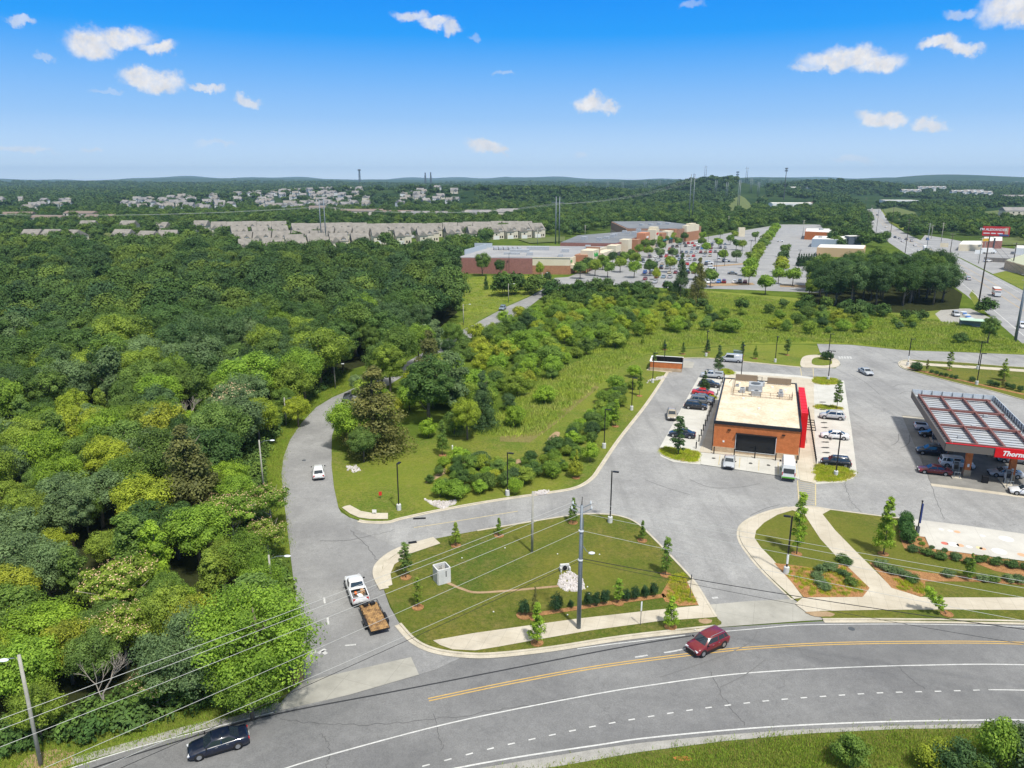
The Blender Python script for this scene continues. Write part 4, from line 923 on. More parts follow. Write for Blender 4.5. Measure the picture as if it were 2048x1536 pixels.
UGS = [stock('undergrowth_clump', withmat(130 + i, 1.1, 1.3, .55, 12, 420, .12, M_far, lr=(.3, .5), fill=.1)) for i in range(3)]
q = [(a, b, 0, rF.uniform(.7, 1.9), rF.uniform(0, 6.28), rF.randrange(3)) for a, b in fill(UG, 1.5, rF)]
stuff_scatter('undergrowth', 'low leafy undergrowth at the foot of the left forest along the verge', UGS, q, 'undergrowth')
# scrub between the curved road and the meadow
M_ffloor = mat('shaded_forest_floor', rough=1, spec=0, fn=speckle((.020, .026, .010), (.045, .050, .020), .6, 4))  # soil and leaf litter, with the shade under the crowns put into its colour
sheet('shaded_forest_floor', [(-420, 1700), (-100, 1570), (0, 1518), (110, 1486), (250, 1455), (430, 1402), (560, 1345), (562, 1250), (535, 1130), (500, 1040), (488, 980), (512, 900), (552, 850), (612, 800), (680, 745), (740, 728), (800, 700), (880, 655), (915, 625), (895, 590), (905, 560), (870, 535), (800, 520), (690, 517), (500, 517), (300, 510), (0, 510), (-500, 540), (-500, 900)], .006, M_ffloor)
OAKC = [(1615, 614), (1622, 570), (1700, 556), (1860, 552), (1918, 585), (1915, 612), (1800, 622)]
for k, (a, b) in enumerate(fill([OAKC], 10.5, rF, avoid=[(h_[0], h_[1], 1.5) for h_ in hero_xy])): tree(BROAD, 0, 0, rF.uniform(11, 16), rF.uniform(.85, 1.1), 'oak', 'dark oak, %s from the near side inside the clump beside the highway' % ORD[k], 'oaks of the clump beside the highway', loc=(a, b))
sheet('shaded_forest_floor', [(1612, 616), (1618, 570), (1700, 553), (1865, 549), (1925, 588), (1918, 618), (1800, 626)], .03, M_ffloor)
SCRUB = [(700, 880), (672, 870), (690, 830), (770, 785), (850, 735), (925, 690), (990, 658), (1050, 628), (1090, 600), (1150, 575), (1200, 575), (1340, 582), (1400, 595), (1520, 600), (1640, 618), (1750, 625), (1850, 640), (1880, 660), (1700, 672), (1500, 668), (1380, 668), (1300, 690), (1200, 705), (1130, 745), (1060, 790), (1010, 830), (960, 870), (860, 885), (760, 890)]
MEADC = [(1380, 590), (1560, 590), (1640, 605), (1520, 625), (1380, 620)]
MEADC2 = [(1560, 640), (1880, 640), (1880, 670), (1640, 670)]
sc_ = [p for p in fill([SCRUB], lambda y: 3.8 + .008 * y, rF, excl=[MEADC], avoid=hero_xy) if rF.random() < (.95 if PX(*p)[0] < 1250 else .62)]
sc_.sort(key=lambda p: math.hypot(p[0], p[1]))
scl = []
for i, (a, b) in enumerate(sc_):
    x, y = PX(a, b); r = rF.random(); h = rF.uniform(3.2, 6.8) * (1 if x < 1300 else .85)
    if i < 240:
        col = 'mid' if r < .50 else 'oak' if r < .58 else 'bri' if r < .84 else 'yel'
        zone = 'thicket between the curved road and the tall grass' if x < 1150 else 'scrub behind the store lot' if y < 700 else 'scrub along the tall grass slope'
        lab = '%s shrub in the %s' % (CN[col][1], zone); GEN.append((tree(SHRUB, 0, 0, h, rF.uniform(.8, 1.25), col, lab, 'shrubs of the central thicket', loc=(a, b), cat='shrub'), CN[col][1] + ' shrub', 's'))
    else: scl.append((a, b, 0, h / 10, rF.uniform(0, 6.28), rF.randrange(3)))
print('scrub', len(sc_))
# basin thicket beside the access road
BASIN = [(850, 985), (855, 955), (880, 935), (930, 915), (1000, 930), (1060, 925), (1120, 890), (1160, 855), (1195, 815), (1230, 790), (1262, 770), (1278, 775), (1245, 815), (1220, 850), (1185, 900), (1150, 935), (1100, 960), (1030, 978), (960, 990), (900, 1000)]
bs = fill([BASIN], 2.5, rF)
for a, b in bs:
    r = rF.random(); col = 'mid' if r < .45 else 'oak' if r < .7 else 'bri' if r < .93 else 'yel'; lab = '%s bush in the drainage basin beside the access road' % CN[col][1]
    GEN.append((tree(SHRUB, 0, 0, rF.uniform(1.6, 3.6), rF.uniform(.9, 1.3), col, lab, 'bushes of the drainage basin', loc=(a, b), cat='bush'), CN[col][1] + ' basin bush', 'b'))
for bx, by, h, c, l in ((880, 995, 3.6, 'bri', 'bright round bush at the left end of the drainage basin'), (1030, 990, 3.4, 'bri', 'light green leafy bush by the drainage basin lamp post'), (1150, 955, 3.6, 'yel', 'yellowish small tree on the kerb side of the drainage basin'), (1180, 925, 4.2, 'bri', 'lime tree at the kerb bend of the drainage basin'), (1215, 850, 4.6, 'bri', 'light airy tree beside the lot between two lamp posts')):
    tree(SHRUB, bx, by, h, .8, c, l, cat='bush')
# distant woods ---------------------------------------------------------
EXC = [[(420, 520), (420, 452), (700, 452), (1060, 455), (1070, 500), (1000, 512), (700, 520)], sc, hw_l + hw_r, [(1700, 409), (1900, 409), (1900, 400), (1690, 392)],
       [(905, 550), (985, 484), (1130, 476), (1235, 456), (1400, 450), (1395, 480), (1200, 562), (1080, 562)], [(1140, 605), (1200, 565), (1340, 570), (1500, 575), (1650, 582), (1720, 640), (1380, 610)], [(1590, 520), (1600, 458), (1760, 458), (1790, 480), (1800, 520)], [(1800, 512), (1840, 478), (1880, 470), (1990, 474), (2048, 484), (2400, 560), (2300, 700), (2048, 600), (1900, 520)],
       [(230, 430), (230, 402), (620, 392), (950, 398), (950, 418), (620, 424)], [(1440, 430), (1470, 402), (1476, 380), (1525, 378), (1532, 402), (1500, 425)], [(1140, 378), (1250, 376), (1300, 379), (1240, 385), (1150, 384)],
       [(0, 520), (0, 468), (420, 455), (420, 480), (300, 500)], [(-100, 430), (-100, 405), (160, 405), (160, 425)], [(-100, 452), (-100, 428), (210, 428), (210, 452)], [(700, 440), (700, 425), (1050, 425), (1050, 442)],
       [(1970, 440), (1970, 418), (2060, 412), (2060, 450)], [(1780, 442), (1765, 420), (1800, 414), (1840, 430), (1850, 445)], [(690, 520), (690, 492), (905, 490), (905, 510)], [(1040, 488), (1130, 482), (1130, 470), (1040, 474)],
       [(1530, 420), (1530, 402), (1630, 402), (1630, 418)], [(1760, 412), (1760, 398), (1840, 398), (1840, 412)], [(900, 600), (900, 540), (1115, 540), (1115, 580)],
       [(1590, 625), (1600, 500), (1810, 500), (1955, 590), (1970, 645)], [(1080, 590), (1130, 556), (1340, 560), (1400, 600), (1200, 600)], SCRUB, MEADC, MEADC2, FOREST]
SOFTI = {i: v for i, e in enumerate(EXC) for k, v in {(420, 520): .30, (230, 430): .3, (0, 520): .5, (-100, 430): .4, (-100, 452): .5, (700, 440): .4, (905, 550): 0, (690, 520): .35, (1590, 520): .2}.items() if tuple(e[0]) == k}
EXw = [[(G(*p).x, G(*p).y) for p in e] for e in EXC]
EXb = [(min(p[0] for p in e), max(p[0] for p in e), min(p[1] for p in e), max(p[1] for p in e)) for e in EXw]
TROWS = [((500, 513), (640, 509)), ((490, 494), (640, 492)), ((590, 502), (720, 498)), ((440, 470), (560, 468)), ((480, 482), (600, 478)), ((600, 474), (720, 472)), ((620, 484), (760, 484)), ((760, 488), (850, 486)), ((740, 475), (860, 474)), ((860, 482), (950, 480)), ((870, 473), (960, 472)), ((940, 470), (1050, 468)), ((960, 478), (1070, 474)), ((70, 486), (150, 487)), ((250, 486), (340, 489))]
TROWS = [(G(*a), G(*b)) for a, b in TROWS]
def nearrow(x, y):
    for a, b in TROWS:
        t = max(-.06, min(1.06, ((x - a.x) * (b.x - a.x) + (y - a.y) * (b.y - a.y)) / ((b.x - a.x) ** 2 + (b.y - a.y) ** 2)))
        if math.hypot(x - a.x - t * (b.x - a.x), y - a.y - t * (b.y - a.y)) < 14: return True
    return False
def free(a, b):
    soft = nearrow(a, b)
    if soft: return False
    for i, (e, (x0, x1, y0, y1)) in enumerate(zip(EXw, EXb)):
        if x0 <= a <= x1 and y0 <= b <= y1 and inpoly(a, b, e):
            if i not in SOFTI: return False
            if rD.random() > SOFTI[i]: return False
    return True
rD = random.Random(9)
def ring(d0, d1, sp0, dens=1.0):
    out = []; d = d0
    while d < d1:
        s = sp0 * (d / d0) ** (.6 if d0 < 500 else .9); t = -.72
        while t < .72:
            a = (d + rD.uniform(-.5, .5) * s); th = t + rD.uniform(-.5, .5) * s / d; x, y = a * math.sin(th), a * math.cos(th)
            if rD.random() < dens and free(x, y): out.append((x, y))
            t += s / d
        d += s
    return out
mid = ring(300, 1250, 6.6)
MT_IND = []
mid.sort(key=lambda p: p[1] + abs(p[0]) * .2)
q = [(x, y, T(x, y) if math.hypot(x, y) > 650 else 0, rD.uniform(.6, 1.25), rD.uniform(0, 6.28), rD.randrange(3)) for x, y in mid]
stuff_scatter('woodland', 'green woodland belts around the housing estates and the shopping centre', MIDS, q + scl, 'woodland')
far = ring(1250, 5200, 17, .85)
q = []
for x, y in far:
    z = T(x, y); s = (math.hypot(x, y) / 1250) ** .75 * rD.uniform(.7, 1.25)
    q.append((x, y, z - (s - 1) * 3, s, rD.uniform(0, 6.28), rD.randrange(3)))
stuff_scatter('far_forest', 'distant blue green forest reaching to the horizon', FARS, q, 'forest')
print('mid', len(mid), 'far', len(far))
ORD_ = 0
LMK = {'f': [], 's': [], 'b': []}
for x, y, n in ((520, 1395, 'the huge bright roadside tree'), (385, 1050, 'the big olive cedar'), (335, 930, 'the large yellow green tree'), (230, 830, 'the pale poplar'), (245, 1250, 'the middle mimosa'), (470, 1090, 'the verge lamp mimosa'), (82, 1531, 'the wooden lamp pole'), (30, 1150, 'the left edge grey tree'), (540, 760, 'the bright gap oak'), (573, 852, 'the bend street lamp'), (100, 980, 'the arching lime tree'), (671, 778, 'the far bend street lamp'), (60, 760, 'the dark left edge'), (300, 700, 'the dark forest gap')): LMK['f'].append((G(x, y), n))
for x, y, n in ((752, 905, 'the huge roadside cedar'), (860, 850, 'the dark wide tree'), (965, 860, 'the narrow dark cedar'), (1090, 808, 'the lone round bush'), (1030, 855, 'the lime slope bush'), (1012, 650, 'the blue grey suv'), (1360, 602, 'the left tall cedar'), (1395, 608, 'the right tall cedar'), (1700, 640, 'the tallest oak'), (1550, 680, 'the back lawn lamp'), (1975, 690, 'the yard tree'), (1110, 700, 'the thicket middle'), (1250, 650, 'the thicket right end'), (1480, 640, 'the meadow middle')): LMK['s'].append((G(x, y), n))
for x, y, n in ((880, 995, 'the left end bush'), (1015, 992, 'the basin lamp'), (1180, 925, 'the kerb bend tree'), (1215, 850, 'the airy kerb tree'), (1268, 755, 'the enclosure side bush')): LMK['b'].append((G(x, y), n))
buck = {}
for o, nm, key in GEN:
    l = o.location; d, n, p = min(((l - q[0]).length, q[1], q[0]) for q in LMK[key]); dx, dy = l.x - p.x, l.y - p.y
    side = ('right of' if dx > 0 else 'left of') if abs(dx) > abs(dy) else ('behind' if dy > 0 else 'in front of'); buck.setdefault((nm, side, n), []).append((d, o))
for (nm, side, n), L_ in buck.items():
    L_.sort(key=lambda t: t[0])
    for k, (d, o) in enumerate(L_): o['label'] = '%s, %s %s %s' % (nm, ORD[k] + ' one' if len(L_) > 1 else 'only one', side, n)
# grasses ---------------------------------------------------------------
def tuft(seed, n, h, m_, r=.5):
    g = np.random.default_rng(seed); n = int(n * 2.4); m = MB(); w = h * .07
    for k in range(n):
        x, y = g.normal(size=2) * r; t = g.uniform(0, 6.28); a = g.uniform(0, 6.28); hh = h * g.uniform(.5, 1.1); l = hh * g.uniform(.1, .6); c, s_ = math.cos(t) * w, math.sin(t) * w
        m.add([(x - c, y - s_, 0), (x + c, y + s_, 0), (x + c * .7 + math.cos(a) * l * .4, y + s_ * .7 + math.sin(a) * l * .4, hh * .6), (x + math.cos(a) * l, y + math.sin(a) * l, hh)], [(0, 1, 2, 3)])
    me = m.mesh('tuft', m_); me.attributes.new('jit', 'FLOAT', 'FACE').data.foreach_set('value', g.uniform(.1, .8, n).astype(np.float32)); return me
M_tall = mat('tall_grass', rough=.8, spec=.15, fn=leafstuff([(.18, .24, .03), (.23, .27, .04), (.14, .21, .028), (.26, .27, .07), (.16, .22, .03)]))
M_vergeg = mat('verge_grass_blades', rough=.8, spec=.15, fn=leafstuff([(.13, .20, .02), (.16, .22, .025), (.11, .17, .02), (.18, .21, .035)]))
M_goldg = mat('golden_groundcover', rough=.8, spec=.15, fn=leafstuff([(.26, .31, .02), (.33, .34, .03), (.20, .27, .02), (.31, .27, .06)]))
TALL = [stock('tall_tuft', tuft(200 + i, 60, .62, M_tall, .75)) for i in range(3)]; VERG = [stock('verge_tuft', tuft(210 + i, 30, .26, M_vergeg, .42)) for i in range(3)]; GOLD = [stock('cover_tuft', tuft(220 + i, 40, .4, M_goldg, .25)) for i in range(2)]
TG = [(1065, 874), (1130, 824), (1180, 779), (1240, 731), (1290, 706), (1360, 694), (1500, 686), (1634, 684), (1702, 687), (1811, 698), (1930, 702), (2048, 706), (2048, 692), (1930, 650), (1860, 640), (1640, 612), (1400, 582), (1340, 578), (1300, 640), (1200, 700), (1080, 770), (1000, 830), (900, 868), (1000, 868)]
q = [(a, b, 0, rD.uniform(.6, 1.5), rD.uniform(0, 6.28), rD.randrange(3)) for a, b in fill([TG], lambda y: .9 + .0045 * y, rD)]
q2 = [(a, b, 0, rD.uniform(.5, 1.0), rD.uniform(0, 6.28), rD.randrange(3)) for a, b in fill([[(900, 672), (930, 640), (920, 590), (930, 555), (1075, 553), (1115, 560), (1058, 590), (1010, 611), (960, 636)]], 3.2, rD)]
stuff_scatter('tall_grass', 'tall yellow green grass on the slope between the scrub and the lots', TALL, q + q2, 'grass'); print('tall', len(q))
VG = [[(-60, 1596), (145, 1528), (273, 1486), (410, 1450), (540, 1414), (592, 1366), (590, 1330), (565, 1320), (430, 1390), (250, 1440), (110, 1470), (0, 1500), (-100, 1540)],
      [(700, 776), (665, 790), (632, 810), (600, 843), (576, 878), (563, 915), (559, 950), (565, 1010), (577, 1110), (545, 1100), (520, 1000), (515, 930), (540, 870), (575, 830), (620, 790), (690, 745)],
      [(960, 1556), (1120, 1538), (1280, 1510), (1450, 1488), (1617, 1473), (1800, 1464), (2048, 1461), (2200, 1480), (2200, 1700), (900, 1700)]]
q = [(a, b, .0, rD.uniform(.5, 1.5), rD.uniform(0, 6.28), rD.randrange(3)) for a, b in fill(VG, .62, rD)]
stuff_scatter('verge_grass', 'long grass on the road verges and the near bank', VERG, q, 'grass'); print('verge', len(q))
q = []
for bd in beds:
    P = [(p.x, p.y) for p in bd]; x0, x1, y0, y1 = min(p[0] for p in P), max(p[0] for p in P), min(p[1] for p in P), max(p[1] for p in P)
    for k in range(int((x1 - x0) * (y1 - y0) * 7)):
        a, b = rD.uniform(x0, x1), rD.uniform(y0, y1)
        if inpoly(a, b, P): q.append((a, b, .14, rD.uniform(.6, 1.1), rD.uniform(0, 6.28), rD.randrange(2)))
for poly, dn in (([(1560, 1135), (1640, 1142), (1690, 1140), (1735, 1178), (1720, 1192), (1612, 1193)], 1.6), ([(1340, 1155), (1368, 1150), (1376, 1175), (1394, 1208), (1360, 1210), (1335, 1200)], 4), ([(1785, 1160), (1848, 1168), (1848, 1190), (1800, 1182)], 3)):
    q += [(a, b, .14, rD.uniform(.5, .9), 0, rD.randrange(2)) for a, b in fill([poly], 1 / math.sqrt(dn), rD)]
stuff_scatter('golden_groundcover', 'low golden groundcover in the kerbed planting beds', GOLD, q, 'groundcover')
# planted shrubs and young trees -----------------------------------------
def mulch_ring(loc, r, z=.15):
    m = MB(); N = 12; m.tube([(loc[0] + r * math.cos(6.283 * k / N), loc[1] + r * math.sin(6.283 * k / N), z) for k in range(N + 1)], .07, 4, cap=False)
    m.sheet([(loc[0] + r * math.cos(6.283 * k / N), loc[1] + r * math.sin(6.283 * k / N)) for k in range(N)], z + .02); return tag(m.build('mulch_ring', M_mulch), kind='structure')
YT = [(812, 1157, 1088, 1.0, 'mid', 'pyramidal young tree at the left end of the island lawn beside the kerb walk'), (912, 1093, 1040, 1.0, 'mid', 'young tree on the island lawn by the storm drain'), (998, 1073, 1032, .9, 'mid', 'small young tree on the top edge of the island lawn left of the wooden pole'),
      (836, 1217, 1157, .9, 'mid', 'young tree on the island lawn left of the white concrete box'), (1146, 1047, 990, .9, 'mid', 'young tree at the top of the island lawn behind the steel pole head'), (1284, 1083, 1037, .8, 'mid', 'thin young tree at the upper right kerb of the island lawn'),
      (1331, 1152, 1077, .9, 'mid', 'taller young tree at the right kerb of the island lawn'), (1236, 1208, 1160, 1.1, 'bri', 'sparse light young tree in the mulch row of the island lawn'), (1074, 1288, 1196, .9, 'bri', 'young tree in the strip between sidewalk and main road left of the steel pole'),
      (1341, 1256, 1186, 1.0, 'bri', 'broad young tree in the strip beside the driveway and the maroon car'), (1070, 1238, 1172, .6, 'oli', 'wispy young tree behind the first clipped bush of the mulch row'), (1593, 1110, 988, .75, 'bri', 'tall young tree beside the diagonal walk with the lamp post'),
      (1766, 1110, 980, .75, 'bri', 'tall young tree on the right island lawn right of the diagonal walk'), (1937, 1160, 1106, 1.0, 'mid', 'young tree in the mulch below the painted concrete pad'), (1893, 1230, 1190, 1.5, 'bri', 'young tree leaning left over the lower sidewalk'),
      (1356, 913, 834, 1.15, 'oak', 'dark full young tree on the kerbed bed at the store front corner'), (1408, 786, 741, 1.2, 'oak', 'dark young tree among the parked cars left of the store'), (1436, 746, 684, .9, 'oak', 'dark narrow tree left of the parked silver pickup camper'), (1673, 820, 762, 1.0, 'mid', 'young tree in the stall island right of the store'),
      (885, 912, 832, .8, 'mid', 'lone slim tree on the mown grass above the basin thicket'), (1152, 957, 898, .9, 'yel', 'yellowish young tree on the grass by the kerb bend'), (1231, 854, 800, .9, 'bri', 'young tree between the two kerb lamp posts left of the lot'), (1279, 793, 740, .7, 'mid', 'thin young tree near the tilted lamp left of the lot'),
      (1898, 741, 700, 1.0, 'mid', 'young tree on the grass strip beside the north walk'), (2006, 762, 716, 1.1, 'mid', 'fuller young tree on the right end of the grass strip'), (1853, 745, 720, .8, 'oli', 'short brownish young tree near the strip tip'), (2004, 778, 742, .6, 'oli', 'thin brown young tree in front of the fuller one on the strip'),
      (1366, 709, 682, 1.0, 'mid', 'small young tree on the lawn right of the brick enclosure'), (1415, 706, 676, 1.1, 'oak', 'dark small tree on the lawn by the second pedestal lamp'), (1510, 718, 690, 1.0, 'mid', 'little tree on the lawn right of the silver van'), (1574, 711, 678, 1.3, 'mid', 'wider little tree on the lawn near the top walk island'),
      (1329, 700, 678, 1.2, 'oak', 'dark little tree behind the brick enclosure'), (1308, 735, 705, .9, 'mid', 'little tree in front of the brick enclosure'), (1484, 712, 684, 1.1, 'oak', 'dark little tree behind the silver van'), (1285, 690, 668, 1.0, 'mid', 'little tree on the tall grass edge left of the brick enclosure')]
for bx, by, ty, w, c, l in YT:
    h = hgt(bx, by, ty); o = tree(YOUNG, bx, by, h, w, c, l, z=.1)
    if l.startswith('young tree leaning'): o.rotation_euler = (0, R(-38), 0); o.scale = (.42, .42, .42)
    mulch_ring(G(bx, by), .62)
BUSH = [(1048, 1231, .75), (1112, 1224, .8), (1141, 1218, .4), (1176, 1215, .65), (1194, 1212, .65), (1211, 1209, .65), (1252, 1203, .6), (1269, 1200, .6), (1289, 1197, .6), (1306, 1194, .6)]
for k, (bx, by, r) in enumerate(BUSH):
    l = G(bx, by); s = r / 5; LOBUSH[k % 2].put((l.x, l.y, .12), k, (s * .8, s * .8, s * 1.35), 'clipped bush %s in the mulch row above the lower sidewalk' % ['one at the left end', 'two', 'three, the small pale one', 'four', 'five', 'six', 'seven', 'eight', 'nine', 'ten at the right end'][k], 'bush', 'clipped bushes of the island mulch row', (.018, .042, .016))
mulch_ring(G(1048, 1233), .8)
JZ = {}
def ORDJ(k):
    z = zone + c; JZ[z] = JZ.get(z, -1) + 1; return ORD[JZ[z]]
k = 0
for px, py, r, c in [(1682, 1122, 1.3, 'oak'), (1692, 1130, 1.1, 'oak'), (1640, 1145, 1.2, 'blu'), (1655, 1143, 1.2, 'blu'), (1668, 1140, 1.1, 'blu'), (1635, 1158, 1.2, 'blu'), (1640, 1170, 1.2, 'blu'), (1648, 1180, 1.1, 'blu'), (1688, 1155, 1.1, 'oak'), (1700, 1172, 1.2, 'oak'), (1680, 1148, .8, 'oak'),
                     (1762, 1135, 1.3, 'blu'), (1775, 1142, 1.2, 'blu'), (1786, 1148, 1.2, 'blu'), (1800, 1152, 1.2, 'blu'), (1812, 1158, 1.1, 'blu'), (1828, 1166, 1.3, 'oak'), (1898, 1155, 1.2, 'blu'), (1965, 1162, 1.2, 'blu'), (1985, 1164, 1.1, 'oak'), (2015, 1164, 1.2, 'blu'), (2035, 1166, 1.2, 'blu'), (2065, 1168, 1.2, 'blu'),
                     (1828, 1105, 1.2, 'oak'), (1854, 1110, 1.3, 'oak'), (1880, 1118, 1.3, 'oak'), (1908, 1120, 1.3, 'oak'), (1936, 1130, 1.1, 'oak'), (1962, 1126, 1.2, 'oak'), (1992, 1132, 1.2, 'oak'), (2022, 1135, 1.3, 'oak'), (2055, 1140, 1.3, 'oak'), (1862, 1098, .6, 'oak'), (1888, 1104, .6, 'oak'), (1972, 1118, .6, 'oak'), (1998, 1122, .6, 'oak'), (2030, 1128, .6, 'oak'),
                     (1833, 1073, .55, 'mid'), (1838, 1082, .5, 'mid'), (1843, 1091, .6, 'mid')]:
    l = G(px, py); s = r / 8.2; zone = 'the curved mulch bed' if px < 1720 else 'the bed right of the diagonal walk' if py > 1132 and px < 2070 and c != 'oak' else 'the mulch row under the painted pad'
    lab = '%s juniper, %s from the left in %s' % (CN[c][1], ORDJ(k), zone)
    LOBUSH[k % 2].put((l.x, l.y, .1), k, (s, s, s * .62), lab, 'bush', 'junipers in ' + zone[4:], rT.choice(CN[c][0])); k += 1
for j in range(9):
    t = j / 8; l = G(1809 + 5 * t, 1046 + 42 * t); s = .17; LOBUSH[j % 2].put((l.x, l.y, .1), j, (s, s, s * 1.1), 'dark hedge bush, %s from the back beside the painted pad' % ORD[j], 'bush', 'hedge bushes beside the painted pad', (.03, .07, .015))
for j, (px, py) in enumerate([(1862, 747), (1872, 750), (1882, 753), (1892, 755), (1903, 757), (1912, 759), (1943, 764), (1979, 772), (1991, 775), (2013, 778), (2026, 780), (2041, 784), (1829, 741), (1832, 742), (1839, 741)]):
    l = G(px, py); r = 1.1 if 1825 < px < 1835 else .5 if px < 1925 else .7; s = r / 5; LOBUSH[j % 2].put((l.x, l.y, .12), j, (s, s, s), 'dark round bush, %s from the left in the mulch row of the strip' % ORD[j] if r < 1 else 'large dark bush, %s of three at the tip of the right grass strip' % ORD[max(0, j - 12)], 'bush', 'bushes of the right grass strip', (.025, .055, .015))
for j, (px, py) in enumerate([(1647, 719), (1652, 720), (1658, 721)]):
    l = G(px, py); LOBUSH[j % 2].put((l.x, l.y, .16), j, (.2, .2, .22), 'dark bush on the rounded walk island', 'bush', 'bushes on the rounded walk island', (.02, .045, .012))
# shrubs at the lower right edge
for bx, by, h, w, c, l in ((1985, 1540, 6.0, .62, 'mid', 'upright leafy shrub at the lower right corner by the road'), (2045, 1550, 5.4, .9, 'blu', 'grey green shrub at the far lower right corner'), (1915, 1560, 4.2, 1.0, 'oak', 'dark rounded shrub left of the upright corner shrub'), (1870, 1540, 3.2, 1.1, 'yel', 'yellow green shrub on the near bank'),
                       (1700, 1535, 3.4, 1.0, 'mid', 'lone dark green shrub in the middle of the near bank'), (1960, 1600, 3.6, 1.2, 'mid', 'low shrub below the corner shrubs'), (1780, 1590, 2.6, 1.1, 'bri', 'bright low shrub on the bottom bank edge'), (830, 1575, 1.5, 1.0, 'bri', 'shrub tip poking in at the bottom edge left'), (925, 1570, 1.5, 1.0, 'bri', 'shrub tip poking in at the bottom edge right of the other')):
    tree(SHRUB, bx, by, h, w, c, l, cat='shrub')
# lot trees of the shopping centre
k = 0
def ltree(px, py, h, c, lab, grp):
    o = PARK[rT.randrange(2)]; l = G(px, py); s = h / 10; o.put((l.x, l.y, 0), rT.uniform(0, 6), (s * .95, s * .95, s), lab, 'tree', grp, rT.choice(CN[c][0]))
for i, (x, y) in enumerate([(1497, 570), (1500, 553), (1503, 538), (1512, 528), (1518, 515), (1525, 505), (1530, 495), (1538, 487), (1542, 480), (1546, 473), (1550, 468)]):
    ltree(x, y, 9.5, 'bri' if i in (0, 1, 7, 9, 10) else 'mid', 'round tree, %s from the front in the row left of the car park lane' % ORD[i], 'trees in the row left of the car park lane')
for i, (x, y) in enumerate([(1556, 568), (1560, 555), (1562, 545), (1566, 530), (1570, 515), (1585, 572), (1530, 590)]):
    ltree(x, y, 8.5 if i else 8, 'yel' if i in (1, 2) else 'bri' if i in (0, 5, 6) else 'oak', 'round tree, %s from the front in the row right of the car park lane' % ORD[i], 'trees in the row right of the car park lane')
for i, (x, y, c) in enumerate([(1225, 530, 'oak'), (1248, 530, 'mid'), (1262, 525, 'oak'), (1278, 512, 'mid'), (1304, 500, 'oak'), (1330, 490, 'oak'), (1355, 495, 'mid'), (1368, 484, 'oak'), (1322, 505, 'mid'), (1405, 482, 'bri'), (1403, 495, 'oak'), (1412, 508, 'bri'), (1436, 497, 'bri'), (1472, 500, 'oak'), (1484, 502, 'mid'), (1460, 490, 'mid'), (1440, 477, 'mid'), (1510, 482, 'mid'), (1468, 480, 'mid'), (1445, 525, 'mid'), (1472, 525, 'blu'), (1345, 480, 'oak'), (1375, 478, 'mid'), (1296, 515, 'mid'), (1318, 520, 'blu'), (1345, 520, 'blu'), (1190, 552, 'mid'), (1215, 555, 'mid'), (1268, 556, 'bri'), (1240, 545, 'mid'), (1205, 540, 'mid'), (1175, 548, 'oak'), (1160, 558, 'mid'), (1270, 535, 'mid'), (1290, 502, 'oak'), (1315, 494, 'mid'), (1342, 487, 'mid'), (1390, 560, 'bri'), (1420, 575, 'mid'), (1340, 545, 'mid'), (1300, 552, 'oak')]):
    ltree(x, y, 7.5 if i < 26 else 8.5, c, 'round %s tree, %s from the grocery end of the shopping lot' % (CN[c][1], ORD[i]), '%s trees among the shopping lot cars' % CN[c][1])
for i in range(9):
    l = G(1596 + 5 * i, 532 + (i % 2)); CEDAR[i % 2].put((l.x, l.y, 0), i, (.55, .55, .7), 'dark conical evergreen in the screen row behind the restaurants', 'tree', 'evergreens of the restaurant screen row', (.025, .055, .02))
# ================================================================= VEHICLES  (front towards +x)
CARS = {
 'sedan': dict(L=4.8, W=1.84, H=1.45, wr=.33, top=[(0, .50), (.02, .62), (.06, .72), (.26, .90), (.5, .95), (.80, .99), (.95, .98), (.99, .86), (1, .60)], cab=(.25, .40, .68, .86), low=.20, nwin=2),
 'suv': dict(L=4.65, W=1.88, H=1.70, wr=.37, top=[(0, .56), (.02, .78), (.06, .92), (.24, 1.04), (.5, 1.08), (.93, 1.10), (.98, 1.02), (1, .70)], cab=(.23, .38, .88, .975), low=.26, nwin=3),
 'wagon': dict(L=4.7, W=1.86, H=1.58, wr=.35, top=[(0, .52), (.02, .70), (.06, .84), (.25, .98), (.5, 1.02), (.93, 1.04), (.98, .95), (1, .65)], cab=(.24, .40, .86, .97), low=.22, nwin=3),
 'minivan': dict(L=5.1, W=1.98, H=1.75, wr=.35, top=[(0, .56), (.02, .75), (.06, .88), (.19, 1.02), (.5, 1.06), (.95, 1.10), (.985, 1.0), (1, .68)], cab=(.18, .34, .93, .985), low=.22, nwin=3),
 'pickup': dict(L=5.8, W=2.0, H=1.88, wr=.40, top=[(0, .66), (.015, .92), (.05, 1.06), (.24, 1.16), (.6, 1.18), (.98, 1.20), (1, .9)], cab=(.23, .34, .55, .585), low=.36, nwin=2, bed=(.60, .97)),
 'van': dict(L=5.6, W=2.0, H=2.15, wr=.36, top=[(0, .60), (.015, .85), (.05, 1.02), (.13, 1.15), (.5, 1.20), (.97, 1.22), (.99, 1.1), (1, .7)], cab=(.12, .25, .975, .99), low=.26, nwin=1, tumb=.88),
}
WX = (.175, .80)
def interp(tab, x):
    for (a, p), (b, q) in zip(tab, tab[1:]):
        if x <= b: return p + (q - p) * (x - a) / max(1e-6, b - a)
    return tab[-1][1]
